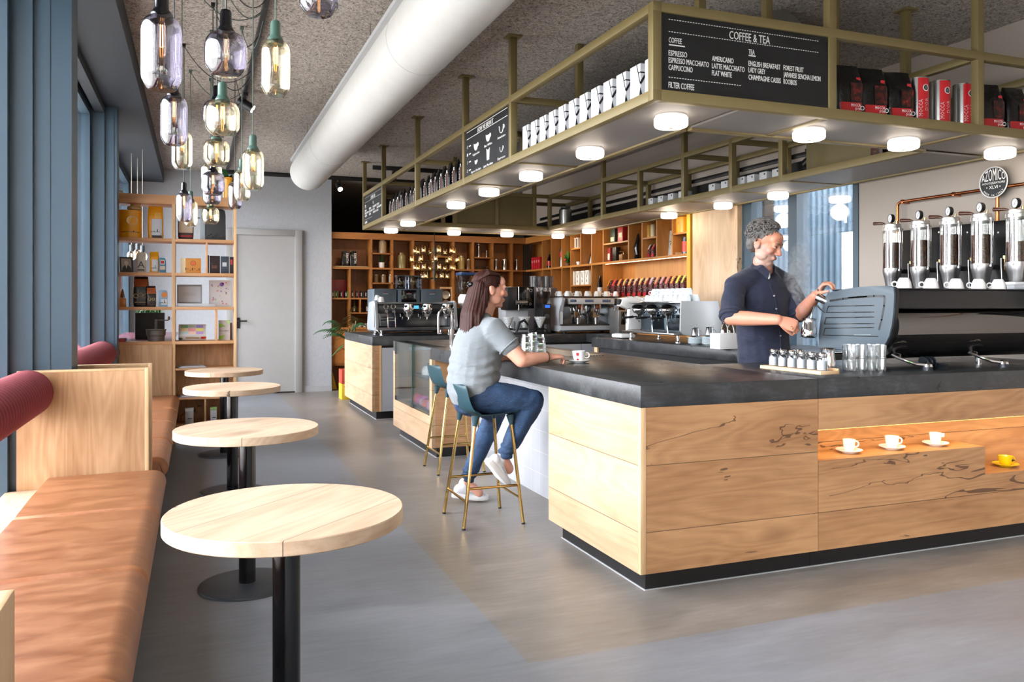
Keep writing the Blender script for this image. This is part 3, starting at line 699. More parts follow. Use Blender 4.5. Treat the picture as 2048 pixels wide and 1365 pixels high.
def stool(label, x, y, rz=0):
    t = thing('bar_stool', label, 'bar stool', (x, y, 0), rz, 'teal bar stools with brass legs')
    seat_mesh().build('seat', parent=t, sharp=60)
    feet = {(1, 1): (.19, .205), (1, -1): (.19, -.205), (-1, 1): (-.19, .205), (-1, -1): (-.19, -.205)}
    tops = {(1, 1): (.125, .150), (1, -1): (.125, -.150), (-1, 1): (-.095, .150), (-1, -1): (-.095, -.150)}
    P = lambda k, z: V((feet[k][0] + (tops[k][0] - feet[k][0]) * z / .665, feet[k][1] + (tops[k][1] - feet[k][1]) * z / .665, z))
    for k in feet:
        lg = MB().cyl(P(k, .008), P(k, .62), .0105, m=BRASS, n=14).build('leg', parent=t)
        MB().cyl(P(k, 0), P(k, .01), .0112, m=BLACK, n=12).build('foot_cap', parent=lg)
        MB().cyl(P(k, .60), P(k, .662), .0125, .026, m=TEAL, n=14).build('leg_socket', parent=lg)
    for a, b, z in (((1, 1), (1, -1), .16), ((-1, 1), (-1, -1), .16), ((1, 1), (-1, 1), .235), ((1, -1), (-1, -1), .235)):
        MB().cyl(P(a, z), P(b, z), .008, m=BRASS, n=12).build('stretcher', parent=t)
    return t
stool('teal bar stool with brass legs that the woman sits on', 1.66, 4.78)
stool('empty teal bar stool beside the display case, behind the seated woman', 1.945, 6.31)
# ------------------------------------------------------------------ blackboards in the hanging frame
def slate(h='0e0f11'):
    n = NT('chalkboard'); a = n.noise(n.coords((1, 1, 1.6), rand=False), 4, 6, .65, 1.2)
    n.bsdf(n.ramp(a, (.35, hexc(h)), (.65, hexc('17191c')), (.8, hexc('24272b'))), .5); return n.m
SLATE = slate(); CHALK = mat('e9e9e6', .8, name='chalk_white')
class Board:
    """writing area: s 0..1 left to right, t 0..1 top to bottom"""
    def __init__(b, o, right, up, nrm, W, H): b.o, b.r, b.u, b.n, b.W, b.H = V(o), V(right), V(up), V(nrm), W, H; b.m = MB()
    def mtx(b, s, t): p = b.o + b.r * (s * b.W) + b.u * ((1 - t) * b.H) + b.n * .0006; return M(((b.r.x, b.u.x, b.n.x, p.x), (b.r.y, b.u.y, b.n.y, p.y), (b.r.z, b.u.z, b.n.z, p.z), (0, 0, 0, 1)))
    def text(b, body, s0, s1, t, cap, res=2):
        size = cap * b.H / .70; b.m.text(body, size, b.mtx(s0, t + cap / 2), CHALK, fit=(s1 - s0) * b.W, res=res)
    def line(b, s0, s1, t, w=.004): b.m.box((0, 0, 0), ((s1 - s0) * b.W, w, .0005), CHALK, mtx=b.mtx(s0, t))
    def dash(b, s0, s1, t, n=60):
        for i in range(n): a = s0 + (s1 - s0) * i / n; b.line(a, a + (s1 - s0) / n * .6, t, .0035)
def coffee_tea(b, res=2):
    b.dash(.044, .942, .076); b.dash(.044, .942, .236); b.dash(.044, .462, .831, 28)
    b.text('COFFEE & TEA', .389, .632, .158, .108, res)
    b.text('COFFEE', .045, .117, .338, .07, res); b.line(.045, .134, .41, .006)
    for x, s0, s1, t in (('ESPRESSO', .044, .147, .508), ('ESPRESSO MACCHIATO', .044, .271, .6), ('CAPPUCCINO', .044, .178, .695), ('AMERICANO', .288, .414, .507), ('LATTE MACCHIATO', .288, .479, .604), ('FLAT WHITE', .288, .403, .699),
        ('ENGLISH BREAKFAST', .503, .696, .509), ('LADY GREY', .503, .604, .598), ('CHAMPAGNE CASSIS', .503, .699, .696), ('FOREST FRUIT', .716, .842, .507), ('JAPANESE SENCHA LEMON', .716, .95, .601), ('ROOIBOS', .716, .798, .697)):
        b.text(x, s0, s1, t, .07, res)
    b.text('TEA', .503, .539, .352, .07, res); b.line(.503, .545, .412, .006); b.text('FILTER COFFEE', .044, .187, .924, .078, res)
z0, z1 = HZ0 + T + .008, HZ1 - T - .002
t = thing('menu_board', 'large corner blackboard listing coffee and tea in white capitals', 'blackboard', group=None)
pn = MB().box((HX0 + T + .001, HY0 + .012, z0), (3.229, HY0 + .024, z1), SLATE).build('panel', parent=t)
b = Board((HX0 + T + .001, HY0 + .0118, z0), (1, 0, 0), (0, 0, 1), (0, -1, 0), 3.229 - HX0 - T - .001, z1 - z0); coffee_tea(b); b.m.build('lettering', parent=pn)
def side_board(label, ya, yb):
    t = thing('menu_board', label, 'blackboard')
    MB().box((HX0 + .012, ya + T + .003, z0), (HX0 + .024, yb - .003, z1), SLATE).build('panel', parent=t)
    return t, Board((HX0 + .0118, yb - .001, z0), (0, -1, 0), (0, 0, 1), (-1, 0, 0), yb - ya - T - .002, z1 - z0)
t, b = side_board('blackboard with drawn coffee cups headed how we brew it', 5.48, 6.59)
b.line(.04, .95, .045); b.line(.04, .95, .195); b.text('HOW WE BREW IT', .31, .66, .12, .10)
def cup_icon(b, s, t, k, fill, handle=True, tall=False):
    mt = b.mtx(s, t); w = .05 * k; h = (.062 if not tall else .10) * k; m = b.m
    out = [(-w, 0), (-w * .92, -h * .5), (-w * .55, -h * .9), (0, -h), (w * .55, -h * .9), (w * .92, -h * .5), (w, 0)] if not tall else [(-w * .7, 0), (-w * .45, -h), (w * .45, -h), (w * .7, 0)]
    pts = [mt @ V((x, y, .0004)) for x, y in out]; m.tube(pts, .004 * k, CHALK, 4, flat=(1, 1))
    if fill: m.prism([(x * .8, y * .85 - h * .1) for x, y in out], 0, .0004, CHALK, mt)
    if handle: m.tube([mt @ V((w + .02 * k * math.sin(a), -h * .3 + h * .25 * math.cos(a), .0004)) for a in [math.pi * i / 8 for i in range(9)]], .004 * k, CHALK, 4)
for s, t_, k, f, h, tl, nm in ((.27, .375, .9, 1, 1, 0, 'Cappuccino'), (.55, .33, .9, 1, 1, 0, 'Flat White'), (.83, .31, .9, 0, 1, 0, 'Americano'), (.27, .73, .55, 1, 1, 0, 'Espresso Macchiato'), (.55, .62, .9, 1, 0, 1, 'Latte Macchiato'), (.83, .72, .65, 0, 1, 0, 'Espresso')):
    cup_icon(b, s, t_, k, f, h, tl); b.text(nm, s - .045 - .004 * len(nm), s + .045 + .004 * len(nm), t_ + (.215 if not tl else .33), .05, 1)
for i, t_ in enumerate((.36, .53, .70, .88)):
    mt = b.mtx(.06, t_); b.m.lathe([(.0105, 0), (.013, 0), (.013, .0004), (.0105, .0004), (.0105, 0)] if i != 1 else [(.001, 0), (.013, 0), (.013, .0004), (.001, .0004)], CHALK, 14, mt); b.line(.10, .145, t_ + .012, .009)
b.m.build('lettering', parent=t)
t, b = side_board('small blackboard with lettering at the far end of the shelf ring', 9.84, 11.1 - .05); coffee_tea(b, 1); b.m.build('lettering', parent=t)
# ------------------------------------------------------------------ goods on the hanging shelf
PZ = HZ0 + .0245
def bag_rings(w, d, h, seed, top=.10, crimp=.9):
    r = random.Random(seed); rg = []; N = 28
    for q in (0, .03, .12, .3, .5, .68, .80, .88, .94, 1.0):
        f = max(0, (q - .66) / .34); ww = w * (1 - .10 * f) * (.93 + .07 * min(1, q / .12)); dd = d * ((1 - f) ** 1.1 * .96 + .06) * (.92 + .08 * min(1, q / .12)); ring = []
        for i in range(N):
            a = 2 * math.pi * i / N; c_, s_ = math.cos(a), math.sin(a); p = .42
            x = math.copysign(abs(c_) ** p, c_) * ww / 2; y = math.copysign(abs(s_) ** p, s_) * dd / 2
            k = .0035 * (NZ.noise(V((x * 30 + seed, y * 30, q * 7 + seed))))
            ring.append((x + k, y + k * 1.2, h * q + (.006 * NZ.noise(V((x * 20, seed, 3))) if q > .9 else 0)))
        rg.append(ring)
    return rg
FOIL = mat('0d0d10', .22, 0, name='black_foil')
def foilbumpy(h, r=.25):
    n = NT('crinkled_foil_' + h); a = n.noise(n.coords(rand=True), 22, 3, .6, .6); n.bsdf(hexc(h), r, 0, n.bump(a, .5, .01)); return n.m
FOILB = foilbumpy('08080a', .3); FOILR = mat('b01a22', .35, name='red_band'); BEAN = None
def beanprint():
    n = NT('coffee_bean_print'); v = n.n('TexVoronoi'); n.l(n.coords(rand=True), v.inputs['Vector']); v.inputs['Scale'].default_value = 75
    n.bsdf(n.ramp(v.outputs['Distance'], (.1, hexc('80523f')), (.5, hexc('3a221b'))), .35); return n.m
BEANP = beanprint()
def face_patch(w, d, h, q0, q1, mat_, seed, side='-Y', e=.0012, x0=-.46, x1=.46):
    """a printed patch following the bag front between heights q0..q1"""
    rg = []
    for q in [q0 + (q1 - q0) * i / 5 for i in range(6)]:
        f = max(0, (q - .66) / .34); ww = w * (1 - .10 * f) * (.93 + .07 * min(1, q / .12)); dd = d * ((1 - f) ** 1.1 * .96 + .06) * (.92 + .08 * min(1, q / .12)); row = []
        for i in range(9):
            x = ww * (x0 + (x1 - x0) * i / 8); k = abs(x / (ww / 2)); k = min(k, .999)
            y = -dd / 2 * (1 - k ** 4.76) ** .21 - e
            row.append((x, y - .002, h * q))
        rg.append(row)
    return MB().rings(rg, mat_, closed=False)
def coffee_bag_small(label, loc, rz, group, seed):
    t = thing('coffee_bag', label, 'coffee bag', loc, rz, group)
    MB().rings(bag_rings(.10, .07, .285, seed), FOIL, (True, True)).build('pouch', parent=t)
    face_patch(.10, .07, .285, .05, .66, BEANP, seed, x0=-.40, x1=.40).build('printed_front', parent=t, fix=False)
    m = MB()
    m.text('BARISTA', .034, M.Translation((-.022, -.0412, .03)) @ M.Rotation(R(90), 4, 'X') @ M.Rotation(R(90), 4, 'Z'), CHALK, fit=.155, res=1)
    for z in (.20, .186): m.box((-.008, -.0405, z), (.03, -.0395, z + .009), CHALK)
    m.box((-.012, -.0408, .014), (.024, -.0398, .024), mat('d8b98a', .5)); m.build('lettering', parent=t); return t
G = 'black coffee bags in the hanging shelf'
proto = None
def row_of_bags(y0, y1, n, gname, text_):
    for i in range(n):
        y = y0 + (y1 - y0) * i / (n - 1)
        coffee_bag_small(text_(i), (HX0 + .115 + rnd.uniform(-.008, .008), y, PZ), R(-90) + rnd.uniform(-.12, .12), gname, i * 3.7 + y0)
row_of_bags(6.74, 8.12, 8, 'black coffee bags by the brewing board', lambda i: f'black coffee bag with bean print, {nth(i)} from the brewing board along the shelf')
row_of_bags(8.37, 9.75, 8, 'black coffee bags by the small far blackboard', lambda i: f'black coffee bag with bean print, {nth(7 - i)} from the small far blackboard')
WCART = mat('c8cacd', .45, name='white_carton')
def carton(label, loc, seed):
    t = thing('carton', label, 'carton', loc, 0, 'white cartons with a black funnel motif')
    w = .108; h = .226
    MB().box((0, 0, 0), (w, w, h), WCART, .0015).build('box', parent=t)
    m = MB(); K = BLACK
    def bar(p, q, wd, face):
        # p,q in (a along face from the shared corner, z)
        d = V((q[0] - p[0], q[1] - p[1])).normalized(); n_ = V((-d.y, d.x)) * wd / 2
        c = [(p[0] + n_.x, p[1] + n_.y), (q[0] + n_.x, q[1] + n_.y), (q[0] - n_.x, q[1] - n_.y), (p[0] - n_.x, p[1] - n_.y)]
        if face == 'x': mt = M(((0, 0, -1, -.0003), (1, 0, 0, 0), (0, 1, 0, 0), (0, 0, 0, 1)))     # on the -X face, a runs +Y from the corner
        else: mt = M(((1, 0, 0, 0), (0, 0, -1, -.0003), (0, 1, 0, 0), (0, 0, 0, 1)))              # on the -Y face
        m.prism(c, 0, .0006, K, mt)
    bar((.0, .118), (.036, .224), .006, 'x'); bar((.0, .118), (.066, .224), .012, 'y'); bar((0, .178), (.021, .178), .006, 'x'); bar((0, .178), (.036, .178), .008, 'y')
    drop = [(0, .098), (.010, .062), (.013, .048), (.009, .037), (0, .032)]
    m.prism([(x, z) for x, z in drop], 0, .0006, K, M(((0, 0, -1, -.0003), (1, 0, 0, 0), (0, 1, 0, 0), (0, 0, 0, 1)))); m.prism([(x * 1.1, z) for x, z in drop], 0, .0006, K, M(((1, 0, 0, 0), (0, 0, -1, -.0003), (0, 1, 0, 0), (0, 0, 0, 1))))
    m.build('funnel_motif', parent=t)
    m = MB(); m.text('aroma', .02, M(((0, 0, -1, -.0004), (-1, 0, 0, .094), (0, 1, 0, .102), (0, 0, 0, 1))), mat('d4d7da', .5), res=1); m.build('lettering', parent=t)
for i in range(12): carton(f'white carton with black funnel motif, {nth(i)} from the corner blackboard', (HX0 + .06, HY0 + .075 + i * .155, PZ), i)
def big_bag(label, loc, rz, seed):
    t = thing('coffee_bag', label, 'coffee bag', loc, rz, 'large black bags with a red band'); w, d, h = .175, .12, .335
    MB().rings(bag_rings(w, d, h, seed), FOILB, (True, True)).build('pouch', parent=t)
    face_patch(w, d, h, .17, .325, FOILR, seed, x0=-.5, x1=.5).build('red_band', parent=t, fix=False)
    def redprint():
        n = NT('ember_print'); a = n.noise(n.coords(rand=True), 26, 4, .7); n.bsdf(n.ramp(a, (.45, hexc('120a0a')), (.6, hexc('5e1712')), (.75, hexc('b13a1d'))), .3); return n.m
    global REDP
    try: REDP
    except NameError: REDP = redprint()
    face_patch(w, d, h, .35, .66, REDP, seed, x0=-.05, x1=.46).build('printed_front', parent=t, fix=False)
    m = MB(); f_ = lambda x, z, y: M.Translation((x, y, z)) @ M.Rotation(R(90), 4, 'X')
    m.text('MOCCA', .024, f_(-.005, .085, -.0655), CHALK, fit=.060, res=1); m.text("D'OR", .022, f_(.022, .064, -.0655), CHALK, fit=.033, res=1)
    m.lathe([(.001, 0), (.013, 0), (.013, .0006), (.001, .0006)], CHALK, 16, f_(.066, .078, -.066)); m.lathe([(.001, .0006), (.009, .0006), (.009, .001), (.001, .001)], BLACK, 16, f_(.066, .078, -.066))
    m.build('lettering', parent=t)
    MB().box((.04, -.048, .232), (.066, -.046, .258), mat('c02730', .4)).build('red_tag', parent=t)
for i, (u, l) in enumerate(((1690, 'large black bag with a red band next to the corner blackboard'), (1739, 'large black bag with a red band between two others by the tins'), (1792, 'large black bag with a red band touching the first tin'), (1974, 'large black bag with a red band just past the third tin'), (2024, 'large black bag with a red band cut by the picture edge'))):
    p = atY(u, 200, HY0 + .17); big_bag(l, (p.x, p.y, PZ), rnd.uniform(-.22, -.08), i * 5.1)
def tin(label, loc, rz):
    t = thing('coffee_tin', label, 'tin', loc, rz, 'tall steel tins with a red stripe'); r, h = .058, .305
    MB().lathe([(.001, 0), (r, 0), (r, h), (r + .0015, h), (r + .0015, h + .005), (r - .003, h + .005), (r - .004, h + .001), (.001, h + .001)], STEEL, 36).build('body', parent=t)
    m = MB(); a0, a1 = R(-90 - 28), R(-90 + 62); n = 14
    rg = [[((r + .0012) * math.cos(a), (r + .0012) * math.sin(a), z) for a in [a0 + (a1 - a0) * i / n for i in range(n + 1)]] for z in (.001, h - .001)]
    m.rings(rg, mat('c51f28', .3, name='red_print'), closed=False); m.build('red_stripe', parent=t, fix=False)
    m = MB(); R1 = r + .002
    for body, q, sz, a in (('MOCCA', .042, .05, -92), ("D'OR", .115, .05, -55)):
        mm = MB(); mm.text(body, .034, M(), CHALK, fit=.10 if len(body) == 5 else .075, res=1)
        for v in mm.bm.verts:
            x, y = v.co.x, v.co.y; ang = R(a) - (y - .012) / R1 * -1 if False else R(a) - (y - .0) / R1
            v.co = V((R1 * math.cos(ang), R1 * math.sin(ang), .075 + (.0 if len(body) == 5 else .035) + x + (v.co.z if False else 0)))
        me = bpy.data.meshes.new('tmp'); mm.bm.to_mesh(me); mm.bm.free(); m.mi(CHALK); m.bm.from_mesh(me); bpy.data.meshes.remove(me)
    for rr, zz, mm_ in ((.021, 0, CHALK), (.0155, .0005, BLACK), (.010, .001, mat('5a6a6a', .4))):
        c = [(rr * math.cos(k), rr * math.sin(k)) for k in [2 * math.pi * i / 20 for i in range(20)]]; k_ = m.mi(mm_)
        vs = [m.bm.verts.new(((R1 + zz) * math.cos(R(-72) + x / R1), (R1 + zz) * math.sin(R(-72) + x / R1), .245 + y)) for x, y in c]; m.face(vs, k_)
    m.build('lettering', parent=t, fix=False)
for u, l in ((1836, 'steel tin with a red stripe, first beside the three black bags'), (1879, 'steel tin with a red stripe, the middle one of three'), (1926, 'steel tin with a red stripe, last before the far black bags')):
    p = atY(u, 200, HY0 + .16); tin(l, (p.x, p.y, PZ), -.35)
# back arm: small white boxes, canister, cap
for i in range(10):
    ys = [5.62, 5.79, 5.96, 6.1, 6.35, 6.55, 7.08, 7.28, 7.48, 7.68][i]
    w = ['tenth', 'ninth', 'eighth', 'seventh', 'sixth', 'fifth', 'fourth', 'third', 'second', 'first'][i]
    t = thing('small_box', f'small white box, {w} in the row from the far corner of the wall shelf', 'box', (RX0 + .09, ys, PZ), 0, 'small white boxes on the wall side shelf')
    MB().box((0, 0, 0), (.10, .10, .115), WCART, .002).build('box', parent=t)
    m = MB(); m.box((-.0006, .02, .086), (0, .038, .103), DGREY); m.box((-.0006, .045, .03), (0, .065, .035), DGREY); m.build('label_print', parent=t)
p = atZ(1111, 452, PZ); p = V((RX0 + .15, 10.05, PZ))
t = thing('canister', 'grey metal canister standing at the far inner corner of the shelf ring', 'canister', p)
MB().lathe([(.001, 0), (.085, 0), (.085, .24), (.07, .26), (.001, .262)], STEEL, 28).build('body', parent=t)
MB().lathe([(.001, .262), (.065, .262), (.065, .285), (.001, .287)], DGREY, 24).build('lid', parent=t)
t = thing('flat_cap', 'dark olive cap lying on the wall side shelf past the canister', 'hat', (RX0 + .24, 9.1, PZ + .004))
MB().sphere((0, 0, .056), (.12, .15, .055), fabric('olive_felt', '3d3a2a'), 20, 10).build('crown', parent=t)
MB().sphere((-.1, .02, .025), (.08, .1, .012), fabric('olive_felt_brim', '35331f'), 16, 6).build('brim', parent=t)
for i, y in enumerate((4.62, 4.78)):
    t = thing('coffee_bag', ('dark patterned bag on the wall side shelf beyond the olive panel', 'second dark patterned bag on the wall side shelf beyond the olive panel')[i], 'coffee bag', (RX0 + .14, y - .2, PZ), R(-90), 'dark bags on the wall side shelf')
    MB().rings(bag_rings(.12, .08, .30, 40 + i), FOILB).build('pouch', parent=t); face_patch(.12, .08, .30, .1, .6, BEANP, 3).build('printed_front', parent=t, fix=False)
# ------------------------------------------------------------------ ventilation ducts
DUCTW = mat('c4c4c1', .42, name='white_duct_paint')
t = thing('ventilation_duct', 'thick white round ventilation duct under the ceiling along the aisle', 'duct', (1.324, 0, 3.006))
MB().cyl((0, -3.3, 0), (0, 10.55, 0), .223, m=DUCTW, n=64).build('pipe', parent=t)
for y in (2.0, 5.0, 8.6): MB().torus((0, y, 0), .2232, .0022, mat('b5b5b2', .5), 64, 6, M.Rotation(R(90), 4, 'X')).build('seam', parent=t)
MB().box((-.235, -3.3, .10), (-.19, 10.4, .13), LGREY).build('mounting_rail', parent=t)
for y in (.5, 2.2, 3.9, 5.6, 7.3, 9.0, 10.2): MB().cyl((-.2, y, .12), (-.2, y, .274), .003, m=STEEL, n=6).build('hanger_rod', parent=t)
GALV = mat('a8a9a8', .30, .9, var=.2, name='galvanised_steel')
t = thing('ventilation_duct', 'silver galvanised duct under the ceiling behind the large blackboard', 'duct', (3.6, 0, 3.07))
MB().cyl((0, 4.35, 0), (0, 9.0, 0), .2, m=GALV, n=48).build('pipe', parent=t)
MB().box((-.3, 5.3, -.16), (.02, 5.9, .19), GALV, .004).build('junction_casing', parent=t)
for y in (4.4, 6.6, 8.2): MB().torus((0, y, 0), .202, .006, GALV, 48, 6, M.Rotation(R(90), 4, 'X')).build('collar', parent=t)
for y in (4.6, 6.9, 8.7): MB().box((-.02, y, .19), (.02, y + .02, .21), STEEL).build('strap', parent=t)
t = thing('junction_box', 'white plastic junction box with black cables above the large blackboard', 'junction box', (3.02, 4.6, 3.08))
MB().box((0, 0, 0), (.2, .16, .2), mat('d9dadb', .4), .01).build('casing', parent=t)
for i in range(6): MB().box((.015 + i * .03, -.004, .02), (.028 + i * .03, 0, .15), WHITE).build('rib', parent=t) if i == 0 else None
MB().tube([(.2, .05, .1), (.27, .05, .16), (.3, .06, .1), (.33, .06, .02), (.3, .08, -.03)], .014, BLACK, 8).build('cable', parent=t)
# ------------------------------------------------------------------ tracks and spots
def track(label, a, b):
    t = thing('track_rail', label, 'lighting track'); MB().box(a, b, BLACK, .003).build('rail', parent=t); return t
track('black lighting track on the ceiling above the pendant cluster', (.40, 1.5, ZC - .035), (.435, 12.3, ZC - .0005))
track('black lighting track across the ceiling in front of the grey rear wall', (.2, 12.42, ZC - .06), (3.4, 12.46, ZC - .0005))
track('black lighting track on the beige wall above the amber shelves', (XR - .05, 5.5, 2.70), (XR - .0205, 12.2, 2.74))
track('black lighting track on the ceiling before the rear amber shelves', (2.3, 11.285, ZC - .06), (4.6, 11.315, ZC - .0005)); track('black lighting track on the ceiling along the wall side shelves', (4.235, 7.8, ZC - .06), (4.265, 11.28, ZC - .0005))
def spot(label, base, aim, lit=True):
    t = thing('spotlight', label, 'spotlight', base, 0, 'black track spotlights'); d = (V(aim) - V(base)).normalized()
    MB().box((-.02, -.05, -.03), (.02, .05, 0), BLACK).build('adapter', parent=t)
    MB().cyl((0, 0, -.03), (0, 0, -.07), .008, m=BLACK, n=10).build('stem', parent=t)
    c = V((0, 0, -.10)); MB().cyl(c - d * .07, c + d * .075, .042, m=BLACK, n=24).build('housing', parent=t)
    MB().cyl(c + d * .0745, c + d * .077, .036, m=emit('fff0dc', 14, 'lit_spot') if lit else LGREY, n=20).build('lens', parent=t)
spot('black spotlight on the ceiling track behind the pendants', (.418, 7.75, ZC - .035), (2.9, 7.2, 1.7))
spot('black spotlight by the end of the grey rear wall', (2.02, 12.44, ZC - .06), (2.25, 10.8, 1.9))
spot('lit black spotlight above the small white boxes', (XR - .12, 5.85, 2.74), (4.9, 6.9, 2.0))
# ------------------------------------------------------------------ glass pendants
SMOKE = glass('b7b3bd', 0, .36, 'smoke_glass'); AMBER = glass('f3eedb', 0, .36, 'amber_tinted_glass')
GREENM = mat('3f5a50', .35, name='green_marble_cap'); FIL = emit('ffbf73', 22, 'filament'); BULB = glass('fff3e0', 0, .05, 'bulb_glass')
def pendant(u, vt, vb, w, kind, tall, label, swag=0):
    dia = .112 if tall else .142; D = 1628 * dia / w; h = .215 if tall else .150
    c = atD(u, (vt + vb) / 2, D); g = SMOKE if kind == 's' else AMBER; cm = BLACKG if kind == 's' else GREENM; r = dia / 2
    t = thing('pendant_lamp', label, 'pendant lamp', (c.x, c.y, c.z - h / 2), 0, None)
    if tall: prof = [(.0015, 0), (r * .62, .0), (r * .72, .004), (r * .97, .03), (r, .045), (r, h - .045), (r * .95, h - .025), (r * .8, h - .010), (.030, h)]
    else: prof = [(.0015, 0), (r * .60, .0), (r * .70, .004), (r * .96, .030), (r, .042), (r, h - .05), (r * .95, h - .03), (r * .78, h - .012), (.030, h)]
    MB().lathe(prof, g, 40).build('glass_shade', parent=t, fix=True)
    MB().lathe([(.001, h - .015), (.030, h - .015), (.031, h + .004), (.026, h + .012), (.020, h + .022), (.0195, h + .068), (.016, h + .077), (.004, h + .082), (.001, h + .082)], cm, 24).build('socket_cap', parent=t)
    bl = .10 if tall else .085
    MB().lathe([(.001, h - .02 - bl), (.008, h - .018 - bl), (.0115, h - .01 - bl), (.0115, h - .03), (.008, h - .016)], BULB, 16).build('bulb', parent=t); bo = t.children[-1] if False else bpy.context.scene.collection.objects[-1]
    MB().tube([(.003, 0, h - .025), (.0035, 0, h - bl * .9), (-.0035, 0, h - bl * .9), (-.003, 0, h - .025)], .0016, FIL, 6).build('filament', parent=bo)
    top = ZC - c.z + h / 2 - .004; cc = BLACK if kind == 's' else mat('53635a', .7, name='green_grey_cord')
    MB().tube([(0, 0, h + .078), (0, 0, top)], .0032, cc, 6).build('cord', parent=t)
    MB().box((-.012, -.012, top - .02), (.012, .012, top + .004), cc).build('ceiling_hook', parent=t)
    if swag:
        dx = .418 - c.x; dy = swag; pts = []
        for i in range(17):
            q = i / 16; pts.append((dx * q, dy * q, top - .014 - .026 * q - 4 * .17 * q * (1 - q)))
        MB().tube(pts, .0032, cc, 6).build('swag_cord', parent=t)
for a in ((323, 31, 182, 77, 's', 1, 'big smoked glass cylinder pendant hanging closest to the window column', -.35),
          (452, 65, 150, 81, 's', 0, 'large squat smoked pendant with black cap beside the tall clear pendant', -.25),
          (551, 78, 195, 57, 'c', 1, 'tall clear pendant with green cap hanging nearest the white duct', -.3),
          (348, 191, 292, 51, 's', 1, 'tall smoked pendant just below the biggest smoked cylinder', -.3),
          (434, 191, 265, 52, 's', 0, 'squat smoked pendant half hidden behind a squat clear pendant', .5),
          (445, 203, 270, 66, 'c', 0, 'squat clear pendant with green cap in the middle of the cluster', -.4),
          (364, 262, 341, 39, 'c', 1, 'slim clear pendant peeking out below the tall smoked pendant', .4),
          (433, 282, 329, 50, 'c', 0, 'squat clear pendant hanging under another squat clear pendant', .5),
          (506, 298, 382, 42, 'c', 1, 'tall clear pendant low in the cluster in front of the grey wall', -.5),
          (423, 322, 372, 40, 'c', 0, 'clear pendant showing behind a squat smoked pendant', .3),
          (426, 346, 388, 44, 's', 0, 'upper of two stacked squat smoked pendants before the bookcase', .4),
          (424, 374, 407, 36, 's', 0, 'lower of two stacked squat smoked pendants before the bookcase', .3),
          (421, 415, 447, 33, 'c', 0, 'lowest pendant, small squat clear glass before the dark box', .3),
          (368, 386, 444, 30, 's', 1, 'slim smoked pendant hanging in front of the bookcase upright', .4),
          (484, 339, 403, 32, 'c', 1, 'clear pendant overlapping a slim smoked one at the bookcase end', -.3),
          (470, 368, 416, 27, 's', 1, 'slim smoked pendant at the bookcase end by the yellow pot', .3),
          (381, 406, 449, 27, 'c', 1, 'clear pendant almost hidden behind the slim smoked one', .2),
          (638, -45, 24, 77, 's', 0, 'squat smoked pendant cut off by the top of the picture', -.4)):
    pendant(*a)
# ------------------------------------------------------------------ open oak bookcase dividing off the rear lounge
KY, KD, KX0, KXM, KX1 = 8.42, 8.72, -.82, -.2, .352
KZ = [.98, 1.31, 1.637, 1.963]
t = thing('bookcase', 'tall open oak bookcase with packs and tins at the end of the benches', 'bookcase', (0, 0, 0))
sw = .03
def kb(nm, a, b, m=OAKSHELF): MB().box(a, b, m, .001).build(nm, parent=t)
kb('header', (KX0, KY, 2.29), (KX1 + .02, KD, 2.376)); kb('upright', (KX1 - .005, KY, .0), (KX1 + .02, KD, 2.29), OAKEDGE); kb('upright', (KXM - .015, KY, .0), (KXM + .015, KD, 2.29), OAKEDGE); kb('upright', (KX0, KY, .0), (KX0 + .025, KD, 2.29), OAKEDGE)
for z in KZ:
    kb('shelf_board', (KX0 + .025, KY, z - sw), (KXM - .015, KD, z)); kb('shelf_board', (KXM + .015, KY, z - sw), (KX1 - .005, KD, z))
kb('divider_board', (-.69, KY + .002, 1.31), (-.672, KD, 1.607)); kb('divider_board', (.088, KY + .002, 1.637), (.106, KD, 1.933)); kb('divider_board', (.176, KY + .002, .98), (.194, KD, 1.28))
kb('front_panel', (KX0 + .025, KY - .012, 0), (KXM - .015, KY + .012, .95), OAKZ)
kb('back_panel', (KXM + .015, KD - .02, .1), (KX1 - .005, KD, .95), OAKZ)
for z in (.72, .436, .175): kb('shelf_board', (KXM + .015, KY + .004, z - .02), (KX1 - .005, KD - .02, z))
kb('divider_board', (.075, KY + .01, .175), (.092, KD - .02, .416))
def span(u0, u1, Y): a, b = atY(u0, 600, Y).x, atY(u1, 600, Y).x; return (a + b) / 2, b - a
def hz(u, v, Y, z): return atY(u, v, Y).z - z
YEL = mat('e8a31b', .3, name='yellow_print'); SILV = mat('b9bec4', .35, .3, name='silver_print'); KRAFT = mat('c98a3e', .6, name='kraft_print')
FY = lambda x, y, z: M.Translation((x, y, z)) @ M.Rotation(R(90), 4, 'X')
def packbag(name, label, cat, u0, u1, vt, Y, z, m, seed, d=.08, group=None, rz=0):
    x, w = span(u0, u1, Y); h = hz((u0 + u1) / 2, vt, Y, z); d = min(d, w * .8); h = min(h, .318 if z > 1.9 else .29)
    t = thing(name, label, cat, (x, Y, z), rz, group); MB().rings(bag_rings(w, d, h, seed), m).build('pouch', parent=t); return t, w, d, h
def patch(t, nm, w, d, h, q0, q1, m, seed, x0=-.45, x1=.45): face_patch(w, d, h, q0, q1, m, seed, x0=x0, x1=x1, e=.0015).build(nm, parent=t, fix=False)
def skyline(m, w, z, y, r=None):
    for i in range(9): m.box((-w / 2 + w * i / 9, y - .001, z), (-w / 2 + w * (i + .8) / 9, y, z + [.004, .008, .005, .012, .006, .005, .03, .007, .004][i]), BLACK)
